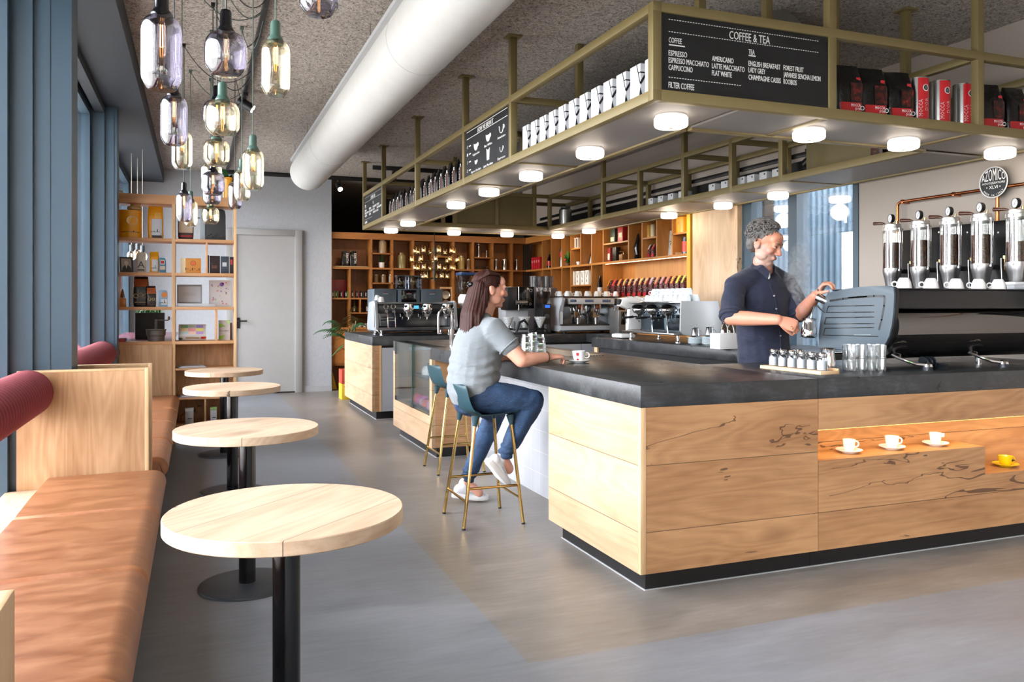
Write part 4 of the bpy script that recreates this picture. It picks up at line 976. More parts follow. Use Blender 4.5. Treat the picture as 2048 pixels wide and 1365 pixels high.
# top row
Yb = KY + .15; z = KZ[3] + .0005
x, w = span(237, 284, Yb); h = hz(260, 422, Yb, z); r = w / 2
t = thing('round_tin', 'big round yellow tin with an oval badge on the top shelf of the bookcase', 'tin', (x, Yb, z))
MB().lathe([(.001, 0), (r, 0), (r, h - .02), (r + .002, h - .02), (r + .002, h), (.001, h + .002)], YEL, 40).build('body', parent=t)
m = MB()
def wrap(poly, rr, a, zc, mm):
    k = m.mi(mm); m.face([m.bm.verts.new((rr * math.cos(a + px / rr), rr * math.sin(a + px / rr), zc + pz)) for px, pz in poly], k)
ov = lambda a, b: [(a * math.cos(k), b * math.sin(k)) for k in [2 * math.pi * i / 24 for i in range(24)]]
wrap(ov(.052, .043), r + .001, R(-75), h * .62, SILV); wrap(ov(.045, .036), r + .0014, R(-75), h * .62, mat('f0b848', .4))
for i in range(10): wrap([(-.09 + .018 * i, -.07), (-.075 + .018 * i, -.07), (-.075 + .018 * i, -.064 + (.014 if i == 6 else 0)), (-.09 + .018 * i, -.064)], r + .001, R(-85), h * .46, BLACK)
m.build('printed_badge', parent=t, fix=False)
t = thing('rope_coil', 'coil of straw coloured rope on the lid of the yellow tin', 'rope', (x + .035, Yb, z + h + .004))
MB().torus((0, 0, .022), .045, .02, mat('c9b27c', .9), 24, 8).build('coil', parent=t); MB().torus((.01, 0, .05), .03, .015, mat('c9b27c', .9), 20, 8).build('upper_coil', parent=t)
t, w, d, h = packbag('coffee_bag', 'tall yellow bag with a silver front on the top bookcase shelf', 'coffee bag', 295, 327, 411, Yb, z, foilbumpy('e8a31b', .3), 1.3)
patch(t, 'silver_front', w, d, h, .06, .60, SILV, 1, -.22, .42); patch(t, 'printed_badge', w, d, h, .62, .8, mat('e9b65c', .4), 1, -.05, .35)
m = MB(); skyline(m, w * .62, h * .2, -d / 2 - .004); m.box((-w * .22, -d / 2 - .004, .01), (w * .4, -d / 2 - .0025, .035), BLACK); m.build('skyline_print', parent=t)
t, w, d, h = packbag('coffee_bag', 'brown and cream bag with a red stripe behind the hanging pendants', 'coffee bag', 356, 387, 425, Yb, z, mat('3a2c24', .5), 2.4)
patch(t, 'cream_front', w, d, h, .25, .7, mat('cbb8a0', .5), 2); patch(t, 'red_stripe', w, d, h, .10, .16, FOILR, 2)
x, w = span(410, 451, Yb); h = hz(430, 420, Yb, z)
t = thing('coffee_grinder', 'antique black metal roaster box with a grey side and a crank on the top shelf', 'coffee grinder', (x, Yb, z))
out = [(-.11, 0), (.11, 0), (.11, h * .86), (.075, h * .97), (0, h), (-.075, h * .97), (-.11, h * .86)]
MB().prism([(-w / 2, 0), (w / 2, 0), (w / 2 * .98, h * .8), (w / 2 * .9, h * .95), (w * .3, h), (-w / 2, h)], -.1, .1, mat('17181a', .55), FY(0, 0, 0), .004).build('body', parent=t)
MB().prism([(-w / 2 - .045, 0), (-w / 2, 0), (-w / 2, h), (-w / 2 - .045, h * .97)], -.1, .1, mat('8f9aa0', .5), FY(0, 0, 0), .004).build('side_plate', parent=t)
MB().tube([(-w / 2 - .02, -.06, h * .70), (-w / 2 - .085, -.06, h * .70), (-w / 2 - .095, -.06, h * .80), (-w / 2 - .11, -.06, h * .82)], .005, BLACK, 6).build('crank', parent=t)
m = MB()
for i in range(9): m.cyl((-w * .42 + i * w * .1, -.099, .03 + (i % 3) * .012), (-w * .42 + i * w * .1, -.1015, .03 + (i % 3) * .012), .006, m=BLACKG, n=10)
m.build('vent_holes', parent=t)
# second row
z = KZ[2] + .0005
x, w = span(240, 266, KY + .08)
t = thing('picture_frame', 'black framed sepia portrait of a man in a suit leaning in the bookcase', 'picture', (x, KY + .10, z + .004), .25)
lean = M.Rotation(R(-14), 4, 'X')
h = .145; w = .115
m = MB(); 
for a, b in (((-w / 2, -.008, 0), (-w / 2 + .012, .008, h)), ((w / 2 - .012, -.008, 0), (w / 2, .008, h)), ((-w / 2 + .012, -.008, 0), (w / 2 - .012, .008, .012)), ((-w / 2 + .012, -.008, h - .012), (w / 2 - .012, .008, h))): m.box(a, b, BLACK, mtx=lean)
m.build('frame', parent=t)
m = MB(); m.box((-w / 2 + .012, -.002, .012), (w / 2 - .012, .002, h - .012), mat('a9a196', .4), mtx=lean); m.build('print', parent=t)
m = MB(); F = lean @ FY(0, -.0025, 0)
m.prism([(x_ * .017, .088 + y_ * .022) for x_, y_ in ov(1, 1)], 0, .0006, mat('d8cdbd', .5), F); m.prism([(-.04, .0125), (.042, .0125), (.036, .045), (.012, .066), (-.012, .066), (-.034, .045)], 0, .0004, mat('2b2926', .5), F); m.prism([(-.008, .066), (.008, .066), (.0, .03)], 0.0004, .0008, mat('e2dcd0', .5), F)
m.build('portrait_print', parent=t)
MB().box((-.01, .01, .0), (.01, .06, .004), BLACK).build('easel_foot', parent=t)
t, w, d, h = packbag('coffee_bag', 'off-white bag with a large letter A beside the framed portrait', 'coffee bag', 273, 292, 505, KY + .12, z, mat('cfcabf', .6), 5.5)
m = MB(); m.text('A', .09, FY(-.03, -d / 2 - .003, .045), mat('3c3c3e', .6), fit=.062); m.box((-w * .36, -d / 2 - .003, .018), (w * .36, -d / 2 - .002, .032), DGREY); m.build('lettering', parent=t)
t, w, d, h = packbag('coffee_bag', 'small yellow bag with a silver front in the second bookcase row', 'coffee bag', 299, 318, 504, KY + .12, z, foilbumpy('e8a31b', .3), 6.1)
patch(t, 'silver_front', w, d, h, .06, .62, SILV, 1, -.2, .42)
m = MB(); skyline(m, w * .6, h * .2, -d / 2 - .004); m.build('skyline_print', parent=t)
x, w = span(319, 332, KY + .12)
t = thing('carton', 'blue carton with red lettering next to the small yellow bag', 'carton', (x, KY + .12, z)); h = .145
MB().prism([(-w / 2, 0), (w / 2, 0), (w / 2, h * .8), (w * .3, h), (-w / 2, h)], -.03, .03, mat('3f7f9f', .5), FY(0, 0, 0)).build('box', parent=t)
m = MB(); m.box((-w * .35, -.032, h * .55), (w * .3, -.0305, h * .85), mat('e8e2da', .5)); m.box((-w * .28, -.0335, h * .6), (w * .22, -.032, h * .8), FOILR); m.box((-w * .4, -.032, h * .2), (w * .4, -.0305, h * .45), mat('d8cdb8', .5)); m.build('print', parent=t)
x, w = span(361, 402, KY + .12)
t = thing('carton', 'kraft orange carton with a round badge in the second bookcase row', 'carton', (x, KY + .12, z)); h = .145
MB().box((-w / 2, -.05, 0), (-w * .26, .05, h), mat('f1e3bd', .5)).build('side', parent=t); MB().box((-w * .26, -.05, 0), (w / 2, .05, h), KRAFT, .001).build('box', parent=t)
m = MB(); F = FY(w * .12, -.0505, h * .66); m.lathe([(.022, 0), (.026, 0), (.026, .0005), (.022, .0005), (.022, 0)], mat('7a4a2a', .5), 24, F); m.lathe([(.001, 0), (.019, 0), (.019, .0006), (.001, .0006)], mat('d8653a', .5), 20, F)
for i in range(7): m.box((-.05 + i * .02, -.0515, .03 + .01 * math.sin(i * 2)), (-.04 + i * .02, -.0505, .042 + .012 * math.sin(i * 2 + 1)), mat('6b4526', .6))
m.build('print', parent=t)
for i, (u0, u1, l, c) in enumerate(((411, 418, 'dark book with the light spine by the bookcase divider', '1b1a1d'), (419, 440, 'dark photo brochure standing open in the bookcase', '3b2f35'), (441, 458, 'slate blue brochure standing in the bookcase next to the photo brochure', '36424f'), (459, 467, 'black brochure at the end of the second bookcase row', '1d1c22'))):
    x, w = span(u0, u1, KY + .1); t = thing('brochure', l, 'brochure', (x, KY + .1, z), .12)
    MB().box((-w / 2 + .001, -.01, 0), (w / 2 - .001, .01, .178 - .004 * i), mat(c, .3), .001).build('cover', parent=t)
    m = MB(); m.box((-w * .3, -.0115, .03 + .02 * i), (w * .2, -.0105, .05 + .03 * i), mat(('8f3a44', '7d5c56', 'b7c0c6', 'a33640')[i], .5)); m.build('cover_print', parent=t)
# third row
z = KZ[1] + .0005
x, w = span(235, 246, KY + .12)
t = thing('jar', 'amber glass jar of snacks in the narrow bookcase bay', 'jar', (x + .02, KY + .12, z))
MB().box((-.033, -.033, 0), (.033, .033, .085), mat('b5722e', .25, name='amber_snacks'), .006).build('jar_body', parent=t); MB().lathe([(.001, .085), (.02, .09), (.014, .13), (.006, .165), (.001, .17)], mat('7b4520', .4), 12).build('top', parent=t)
t, w, d, h = packbag('coffee_bag', 'large dark brown bag with an orange top leaning in the bookcase', 'coffee bag', 267, 298, 549, KY + .16, z, foilbumpy('1c1411', .25), 8.2)
patch(t, 'orange_top', w, d, h, .66, .92, mat('8a4420', .35), 1); m = MB()
for i in range(3): m.torus((-.045 + .04 * i, -d / 2 - .002, h * .36 + .01 * (i % 2)), .018, .0025, mat('c7b27a', .4), 16, 5, M.Rotation(R(90), 4, 'X'))
m.box((-w * .4, -d / 2 - .003, h * .14), (w * .4, -d / 2 - .002, h * .155), mat('b99547', .4)); m.build('print', parent=t)
t, w, d, h = packbag('coffee_bag', 'small dark brown bag with an orange top in front of a larger one', 'coffee bag', 292, 312, 572, KY + .08, z, foilbumpy('221612', .25), 9.3, rz=.15)
patch(t, 'orange_top', w, d, h, .62, .9, mat('a3532a', .35), 1); m = MB()
for i in range(2): m.torus((-.018 + .034 * i, -d / 2 - .002, h * .36), .012, .002, mat('c7b27a', .4), 16, 5, M.Rotation(R(90), 4, 'X'))
m.build('print', parent=t)
x, w = span(317, 335, KY + .12)
t = thing('carton', 'pale blue tea carton with an orange disc in the third bookcase row', 'carton', (x, KY + .12, z)); h = .16
MB().prism([(-w / 2, 0), (w / 2, 0), (w / 2, h * .86), (w * .36, h), (-w * .4, h), (-w / 2, h * .93)], -.035, .035, mat('8db1cf', .4), FY(0, 0, 0), .001).build('box', parent=t)
m = MB(); m.lathe([(.001, 0), (.027, 0), (.027, .0008), (.001, .0008)], mat('d9893f', .5), 20, FY(.012, -.0355, h * .72)); m.box((-w * .2, -.037, .02), (w * .48, -.0355, h * .45), mat('dfe5ea', .5)); skyline(m, w * .8, h * .22, -.038); m.build('print', parent=t)
x, w = span(354, 404, KY + .16)
t = thing('display_box', 'open white display box with a grey rimmed lid in the bookcase', 'display box', (x, KY + .12, z))
L = M.Translation((0, .06, .035)) @ M.Rotation(R(-12), 4, 'X')
m = MB(); hh = .185
for a, b in (((-w / 2, -.012, 0), (-w / 2 + .012, .012, hh)), ((w / 2 - .012, -.012, 0), (w / 2, .012, hh)), ((-w / 2 + .012, -.012, 0), (w / 2 - .012, .012, .01)), ((-w / 2 + .012, -.012, hh - .012), (w / 2 - .012, .012, hh))): m.box(a, b, mat('8d8f94', .4), mtx=L)
m.build('lid_rim', parent=t); MB().box((-w / 2 + .012, .004, .01), (w / 2 - .012, .01, hh - .012), WCART, mtx=L).build('lid_panel', parent=t)
m = MB(); 
for a, b in (((-.055, 0, .075), (.055, .001, .078)), ((-.055, 0, .105), (.055, .001, .108)), ((-.055, 0, .078), (-.052, .001, .105)), ((.052, 0, .078), (.055, .001, .105))): m.box((a[0], .0025, a[2]), (b[0], .0038, b[2]), LGREY, mtx=L)
m.text('REVOLUTION', .018, L @ FY(-.047, .003, .084), LGREY, fit=.094, res=1) if False else m.box((-.046, .0025, .085), (.046, .0038, .097), mat('b9bbbd', .5), mtx=L); m.build('logo_print', parent=t)
MB().box((-w / 2, -.09, 0), (w / 2 + .12, .06, .028), mat('b3b6ba', .4), .002).build('tray', parent=t)
x, w = span(418, 461, KY + .22)
t = thing('poster', 'white poster with small flower drawings standing at the back of the bookcase', 'poster', (x, KY + .26, z))
MB().box((-w / 2, 0, 0), (w / 2, .004, .265), WCART).build('sheet', parent=t); m = MB(); pr = random.Random(3)
for i in range(26):
    c = ['7d5aa8', 'd0668a', 'e09a4a', '8fb36a', '9a86b8', 'c75b5b'][i % 6]; px, pz = pr.uniform(-.42, .42) * w, pr.uniform(.02, .25); s = pr.uniform(.003, .009) if i else .022
    m.lathe([(.001, 0), (s, 0), (s, .0006), (.001, .0006)], mat(c, .6), 9, FY(px if i else .02, -.0004, pz if i else .225))
m.build('drawings', parent=t)
# fourth row
z = KZ[0] + .0005
x, w = span(357, 412, KY + .1)
t = thing('tea_box', 'tilted tea gift box with coloured squares on the lid in the bookcase', 'tea box', (x, KY + .13, z + .028), 0)
L = M.Translation((0, .02, .052)) @ M.Rotation(R(38), 4, 'X')
MB().box((-w / 2, -.085, -.032), (w / 2, .085, .032), WCART, .002, L).build('box', parent=t); m = MB()
for i in range(3):
    for j in range(3):
        m.box((-w * .42 + i * w * .28, -.07 + j * .048, .032), (-w * .42 + (i + .93) * w * .28, -.07 + (j + .93) * .048, .033), mat([['bcd8d8', 'ecc9b4', 'b998cf'], ['ecd7a8', 'e79aa5', 'd8d86e'], ['79b08a', 'a8b8a2', '9184c0']][j][i], .5), mtx=L)
m.build('lid_print', parent=t); m = MB()
for px, c in ((-.1, '6f9a3a'), (-.11, '5a4568'), (.1, 'c9402f'), (.115, 'd8553a'), (.09, 'b8322c')): m.lathe([(.001, 0), (.014, 0), (.014, .001), (.001, .001)], mat(c, .5), 12, L @ FY(px, -.0855, -.004 + px * .05))
m.box((-.06, -.087, -.008), (.06, -.0855, .012), mat('9a8a6a', .5), mtx=L); m.build('front_print', parent=t)
MB().box((-w * .4, .06, -.027), (w * .4, .09, .03), KRAFT).build('stand', parent=t)
x, w = span(434, 457, KY + .1)
t = thing('tea_menu', 'white and green tea menu card standing in the bookcase', 'menu', (x + .014, KY + .1, z), -.05)
MB().box((-w / 2, -.012, 0), (w / 2, .012, .197), WCART, .001).build('card', parent=t); m = MB(); GR = mat('8bbf3f', .5)
m.prism([(-w / 2 + .002, .005), (-w * .1, .012), (w * .05, .055), (-w / 2 + .002, .035)], 0, .0006, GR, FY(0, -.0122, 0)); m.prism([(-w / 2 + .002, .13), (w * .1, .135), (-w * .2, .165), (-w / 2 + .002, .165)], 0, .0006, GR, FY(0, -.0122, 0)); m.prism([(w / 2 - .002, .196), (w * .1, .196), (w / 2 - .002, .15)], 0, .0006, mat('b6d98a', .5), FY(0, -.0122, 0))
m.text('TEA MENU', .02, FY(-w * .40, -.0124, .085), DGREY, fit=w * .8, res=1); m.build('lettering', parent=t)
x, w = span(459, 464, KY + .1)
t = thing('brochure', 'thin floral brochure leaning behind the tea menu', 'brochure', (x, KY + .2, z), 0); MB().box((-.02, 0, 0), (.02, .006, .17), mat('a99a8f', .5)).build('cover', parent=t)
x, w = span(242, 270, KY + .1)
t = thing('book', 'black book with a red corner lying on the bottom bookcase board', 'book', (-.70, KY + .12, z)); MB().box((-.09, -.1, 0), (.08, .1, .032), BLACK, .002).build('cover', parent=t); MB().box((.03, -.1012, .002), (.075, -.1, .03), mat('b3324a', .5)).build('red_label', parent=t)
x, w = span(291, 333, KY + .12)
t = thing('hand_mill', 'round grey cast iron hand mill with a crank on the bottom board', 'hand mill', (x, KY + .13, z)); r = w / 2 * .92; CI = mat('5a5450', .55, .3, name='cast_iron')
MB().lathe([(.001, 0), (r * .86, 0), (r * .9, .05), (r, .055), (r * 1.02, .10), (r * 1.1, .108), (r * 1.1, .113), (.001, .113)], CI, 32).build('bowl', parent=t)
MB().cyl((.0, 0, .113), (.0, 0, .21), .011, m=CI, n=12).build('spindle', parent=t); MB().tube([(0, 0, .2), (.03, -.01, .202), (.11, -.03, .2)], .006, CI, 8).build('crank', parent=t); MB().sphere((.115, -.03, .22), (.012, .012, .02), mat('6d4a2c', .5), 12, 8).build('knob', parent=t)
# maroon counter behind, with trough plant, pendants
t = thing('side_counter', 'long maroon topped counter behind the open bookcase', 'counter', (-.52, 10.0, 0))
MB().box((-.32, -1.25, .945), (.30, 1.5, .975), mat('6f3b48', .25, name='maroon_top'), .003).build('top', parent=t)
for y in (-1.0, 1.3): MB().box((-.25, y, 0), (.2, y + .05, .945), BLACK).build('leg', parent=t)
x, w = span(271, 329, 9.3)
t = thing('trough_planter', 'dark weathered metal trough with green grass plant behind the bookcase', 'planter', (x, 9.3, .9755)); h = hz(300, 626, 9.3, .9755)
MB().box((-w / 2, -.1, 0), (w / 2, .1, h), mat('3a4247', .6, .2, var=.5, name='weathered_metal'), .006).build('trough', parent=t)
m = MB(); pr = random.Random(11)
def blade(m, base, tip, w, mt, bend=.4, n=5):
    base, tip = V(base), V(tip); d = tip - base; side = V((-d.y, d.x, 0)); side = side.normalized() if side.length > 1e-4 else V((1, 0, 0)); k = m.mi(mt); prev = None
    for i in range(n + 1):
        q = i / n; p = base + d * q + V((0, 0, bend * d.length * (q - q * q) * 1.2)); ww = w * math.sin(math.pi * min(1, .15 + q * .85)) ** .8 if q < 1 else .0008
        a, b = m.bm.verts.new(p - side * ww), m.bm.verts.new(p + side * ww)
        if prev: m.face((prev[0], prev[1], b, a), k, True)
        prev = (a, b)
LEAFG = mat('4f9a3a', .45, var=.3, name='fresh_leaf'); LEAFD = mat('2f5a30', .4, var=.3, name='dark_leaf')
for i in range(90): a = pr.uniform(0, 6.28); b0 = (pr.uniform(-.4, .4) * w, pr.uniform(-.06, .06), h - .02); blade(m, b0, (b0[0] + math.cos(a) * .09, b0[1] + math.sin(a) * .07, h + pr.uniform(.01, .07)), .006, LEAFG, .5)
m.build('foliage', parent=t, fix=False)
for i, (u, v) in enumerate(((263, 503), (275, 500), (285, 505))):
    p = atY(u, v, (10.4, 10.75, 10.1)[i]); t = thing('bulb_pendant', ('bare bulb pendant with grey socket farthest along behind the bookcase, by the frame', 'bare bulb pendant with grey socket between two others behind the bookcase', 'bare bulb pendant with grey socket behind the letter A bag')[i], 'pendant lamp', p, 0)
    MB().cyl((0, 0, 0), (0, 0, .075), .022, m=mat('4a545a', .5), n=16).build('socket', parent=t); MB().sphere((0, 0, -.05), (.05, .05, .06), glass('fff6ea', 0, .1, 'bulb_glass2'), 16, 10).build('glass_bulb', parent=t); MB().sphere((0, 0, -.045), (.008, .008, .02), FIL, 8, 6).build('filament', parent=t)
    MB().tube([(0, 0, .07), (0, 0, ZC - p.z)], .003, mat('c8c2b0', .8), 6).build('cord', parent=t)
# top of bookcase
p = span(447, 466, KY + .12)
t = thing('planter', 'yellow pot with a trailing plant on top of the bookcase', 'planter', (p[0], KY + .14, 2.3765)); r = .055
MB().lathe([(.001, 0), (r * .9, 0), (r * .95, .2), (r * 1.06, .2), (r * 1.06, .215), (r * .9, .215), (r * .86, .19), (.001, .19)], YEL, 28).build('pot', parent=t)
m = MB(); pr = random.Random(4)
for i in range(26):
    a = pr.uniform(0, 6.28); L_ = pr.uniform(.08, .2); blade(m, (0, 0, .2), (math.cos(a) * L_, math.sin(a) * L_ * .7, .2 + pr.uniform(-.02, .09)), .02, LEAFD, .5)
for i in range(5): blade(m, (-.05 - .02 * i, -.165, .17 - .05 * i), (-.12 - .01 * i, -.17, .10 - .06 * i), .018, LEAFD, .2)
m.build('foliage', parent=t, fix=False)
t = thing('book', 'pale magazines lying on top of the bookcase beside the steel column', 'magazines', (-.72, KY + .12, 2.3765)); MB().box((-.09, -.09, 0), (.08, .1, .02), mat('b9bdc0', .5), .002).build('cover', parent=t); MB().box((-.085, -.085, .02), (.075, .09, .032), mat('8d8a88', .5), .002).build('pages', parent=t)
# inside the lower cubby
for i, (xx, w_, l) in enumerate(((-.06, .075, 'white tea caddy box in the bottom cubby of the bookcase'), (.16, .06, 'white and green tea caddy box at the bottom beside the cubby divider'))):
    t = thing('tea_caddy', l, 'box', (xx, KY + .07, .1755)); MB().box((-w_ / 2, -.03, 0), (w_ / 2, .03, .15), WCART, .002).build('box', parent=t); MB().box((-w_ / 2 - .001, -.031, .125), (w_ / 2 + .001, .031, .152), mat(('dcdcd8', '9bbf7a')[i], .5)).build('lid', parent=t); MB().box((-w_ * .2, -.0312, .05), (w_ * .35, -.03, .058), DGREY).build('label_print', parent=t)
for i, (z_, x_) in enumerate(((.7205, -.05), (.4365, -.04))):
    t = thing('magazine', ('magazines lying on the upper cubby board of the bookcase', 'magazines lying on the lower cubby board of the bookcase')[i], 'magazine', (x_, KY + .13, z_), .15); MB().box((-.12, -.1, 0), (.13, .1, .008), mat(('aab2bd', '8f97a8')[i], .4)).build('cover', parent=t); MB().box((-.1, -.09, .008), (.12, .1, .014), WCART).build('pages', parent=t)
# ------------------------------------------------------------------ amber wall shelving (rear and wall side)
AY, AD, AX, AXD = 12.75, 13.05, 5.2, 5.5
BZ = [.98, 1.44, 1.915]
t = thing('wall_shelving', 'dark amber wooden wall shelving along the rear of the shop', 'shelving')
def ab(nm, a, b, m=AMBERX): MB().box(a, b, m).build(nm, parent=t)
bxs = [atY(u, 600, AY).x for u in (664, 743, 785, 827, 868, 907.5, 946.6, 985.6, 1024.7)]; bxs[0] = 1.955
ab('header', (1.955, AY, 2.36), (AX + .1, AD, 2.46)); ab('back_panel', (1.955, AD, 0), (AXD, AD + .02, 2.46), AMBERZ)
for i, x in enumerate(bxs): ab('upright', (x - .014, AY + (.002 if i else 0), 0 if i in (0, 1, 5) else .96), (x + .014, AD, 2.36))
ab('shelf_board', (bxs[0], AY + .001, BZ[2] - .025), (AX, AD, BZ[2])); ab('shelf_board', (bxs[0], AY + .001, BZ[0] - .04), (AX, AD, BZ[0])); ab('shelf_board', (bxs[0], AY + .001, BZ[1] - .025), (bxs[1], AD, BZ[1]))
x700, x721 = atY(700, 600, AY).x, atY(721, 600, AY).x
ab('divider_board', (x700 - .012, AY + .002, BZ[0]), (x700 + .012, AD, BZ[2] - .025)); ab('divider_board', (x721 - .008, AY + .002, 1.21), (x721 + .008, AD, BZ[1] - .025)); ab('shelf_board', (x700 + .012, AY + .002, 1.19), (bxs[1], AD, 1.21))
ab('shelf_board', (bxs[1], AY + .002, 2.13), (bxs[2], AD, 2.15)); ab('shelf_board', (bxs[1], AY + .002, 1.66), (bxs[3], AD, 1.68)); ab('shelf_board', (bxs[4], AY + .002, 2.10), (bxs[5], AD, 2.12)); ab('shelf_board', (bxs[6], AY + .002, 2.10), (bxs[7], AD, 2.12)); ab('shelf_board', (bxs[4], AY + .002, 1.0), (bxs[5], AD, 1.02))
ab('base_front', (bxs[0], AY + .02, .42), (bxs[5], AY + .04, .93), mat('a9682c', .5, name='amber_drawer_front')); ab('base_board', (bxs[0], AY + .03, .38), (AX, AD, .42)); ab('base_front', (bxs[5], AY + .02, .05), (AX, AY + .04, .93), mat('6d4420', .5))
# wall side run
t = thing('wall_shelving', 'brighter amber wooden shelving on the side wall with bands of coffee packs', 'shelving')
ys = {u: atX(u, 600, AX).y for u in (1084, 1102, 1123, 1141, 1161, 1182.6, 1206, 1256.7, 1283.7, 1313, 1344)}
YE = 7.82
AYX = oak('amber_larch_side', 'Y', 'c07f3c', '94602a', crack=False, knots=False, rings=.4); AZX = oak('amber_back_upright', 'Z', 'b87a3a', '8a5a28', crack=False, knots=False, rings=.4); OAKBACK = oak('oak_back_boards', 'Z', 'b98a58', '94693e', crack=True, rings=.5)
ab('header', (AX, YE, 2.36), (AXD, AY, 2.46), AYX); ab('back_panel', (AXD, 9.6, 0), (AXD + .02, AD, 2.46), AZX); ab('back_panel', (AXD, YE, 0), (AXD + .02, 9.6, 2.46), OAKBACK)
ab('end_post', (AX - .012, YE, 0), (AXD, YE + .07, 2.46), mat('d8a13c', .45, name='bright_amber_post'))
top_only = (1161, 1256.7, 1283.7, 1313, 1344)
for u, y in ys.items(): ab('upright', (AX + .002, y - .012, BZ[2] if u in top_only else .98), (AXD, y + .012, 2.36), AZX)
ab('shelf_board', (AX + .001, YE + .07, BZ[2] - .028), (AXD, AY, BZ[2]), AYX); ab('shelf_board', (AX + .001, YE + .07, 1.41), (AXD, ys[1206], 1.435), AYX); ab('shelf_board', (AX, YE, .95), (AXD, AY, .98), AYX)
ab('shelf_board', (AX + .002, ys[1182.6], 1.60), (AXD, ys[1141], 1.62), AYX); ab('shelf_board', (AX + .002, ys[1161], 2.145), (AXD, ys[1141], 2.165), AYX)
for a, b in ((1256.7, 1206), (1313, 1283.7)): ab('shelf_board', (AX + .002, ys[a], 2.145), (AXD, ys[b], 2.165), AYX)
ab('shelf_board', (AX + .002, YE + .07, 2.145), (AXD, ys[1344], 2.165), AYX)
MB().box((AX + .02, YE + .08, BZ[2] - .034), (AX + .035, ys[1206] - .03, BZ[2] - .028), emit('ffd9a8', 5, 'warm_led2')).build('led_strip', parent=t)
def warm_area(loc, rot, sx, sy, e, c=(1, .66, .34)):
    l = bpy.data.lights.new('shelf_light', 'AREA'); l.shape = 'RECTANGLE'; l.size = sx; l.size_y = sy; l.energy = e; l.color = c
    o = bpy.data.objects.new('shelf_light', l); COL.objects.link(o); o.location = loc; o.rotation_euler = rot
warm_area((AX + .05, (YE + ys[1206]) / 2, BZ[2] - .04), (0, R(-12), 0), .02, ys[1206] - YE - .2, 3.2)
def warm_spot(loc, aim, e, ang=70):
    l = bpy.data.lights.new('track_spot', 'SPOT'); l.energy = e; l.color = (1, .74, .46); l.spot_size = R(ang); l.spot_blend = .8; l.shadow_soft_size = .05
    o = bpy.data.objects.new('track_spot', l); COL.objects.link(o); o.location = loc; o.rotation_euler = (V(aim) - V(loc)).to_track_quat('-Z', 'Y').to_euler()
# spotlight heads on the rear track that light the shelving
for i, (b, a, e) in enumerate((((2.6, 11.3, ZC - .06), (2.5, 12.9, 1.5), 30), ((4.2, 11.3, ZC - .06), (4.3, 12.9, 1.6), 26), ((4.25, 9.7, ZC - .06), (5.4, 11.2, 1.7), 0), ((4.25, 8.2, ZC - .06), (5.4, 9.2, 1.9), 0))):
    spot(('black ceiling spotlight aimed at the amber shelves beside the rear wall', 'black ceiling spotlight aimed at the middle of the rear amber shelves', 'black ceiling spotlight over the wall side aimed at the red cartons', 'black ceiling spotlight over the wall side aimed at the banded packs')[i], b, a)
    d = (V(a) - V(b)).normalized(); e and warm_spot(V(b) + V((0, 0, -.10)) + d * .09, a, e)
# ---- contents, rear
def jar(label, u, vt, vb, Y, z, w=None, fill='8a6a3a', lid='c9c3b0', name='jar', group=None, metal=False):
    p = atY(u, vb, Y); h = hz(u, vt, Y, z); r = w / 2 if w else h * .3
    t = thing(name, label, 'jar' if not metal else 'canister', (p.x, Y, z + .0005), 0, group)
    m1 = STEEL if metal else mat(fill, .2, var=.3)
    MB().lathe([(.001, 0), (r, 0), (r, h * .74), (r * .75, h * .84), (r * .75, h * .86), (.001, h * .86)], m1, 24).build('body', parent=t)
    MB().lathe([(.001, h * .86), (r * .82, h * .86), (r * .82, h * .95), (r * .2, h * .965), (r * .16, h), (.001, h)], mat(lid, .3, .6), 20).build('lid', parent=t); return t, r, h
Yc = AY + .12; z = BZ[2]
for i, (u0, u1) in enumerate(((683, 697), (699, 713))):
    t, w, d, h = packbag('coffee_bag', ('black bag with pale upright lettering on burlap, the one by the grey wall', 'black bag with pale upright lettering on burlap, the one by the shelf upright')[i], 'coffee bag', u0, u1, 502, Yc, z + .021, FOILB, 20 + i, group=None)
    m = MB(); m.text('EARTH', .05, M.Translation((.012, -d / 2 - .004, h * .82)) @ M.Rotation(R(90), 4, 'X') @ M.Rotation(R(-90), 4, 'Z'), CHALK, fit=h * .62, res=1); m.build('lettering', parent=t)
t = thing('burlap_sack', 'folded burlap cloth under the two black bags', 'sack', (atY(699, 530, Yc).x, Yc, z + .0005)); MB().box((-.24, -.1, 0), (.26, .1, .02), fabric('burlap', '9a7a4c', 120), .008).build('cloth', parent=t); MB().tube([(-.3, -.08, .008), (-.2, -.11, .01), (.1, -.115, .008), (.3, -.09, .008)], .007, fabric('rope_fibre', 'a98c5c', 120), 6).build('cord', parent=t)
jar('tall tin with a dark blue badge on the small upper shelf', 765, 477, 505, Yc, 2.15, .125, 'a08a6a', '8a7a60', 'storage_tin'); jar('large tin of grain on the rear shelf beside the plant pot', 803, 505, 534, Yc, z, .14, '8f8458', '6a5a40', 'storage_tin')
p = atY(763, 530, Yc); t = thing('plant_pot', 'small white pot with a spiky plant on the rear amber shelf', 'potted plant', (p.x, Yc, z + .0005))
MB().lathe([(.001, 0), (.042, 0), (.05, .09), (.045, .09), (.04, .075), (.001, .075)], WHITE, 20).build('pot', parent=t); m = MB(); pr = random.Random(5)
for i in range(16): a = pr.uniform(0, 6.28); blade(m, (0, 0, .08), (math.cos(a) * .1, math.sin(a) * .08, .08 + pr.uniform(.06, .16)), .007, LEAFD, .2)
m.build('foliage', parent=t, fix=False)
for i, u in enumerate((752, 767, 782)): jar(f'small glass jar with a knob lid, {nth(i)} from the shelf upright', u, 549, 566, Yc, 1.68, .085, '7a6040', 'b5ab98', group='small jars on the rear shelf')
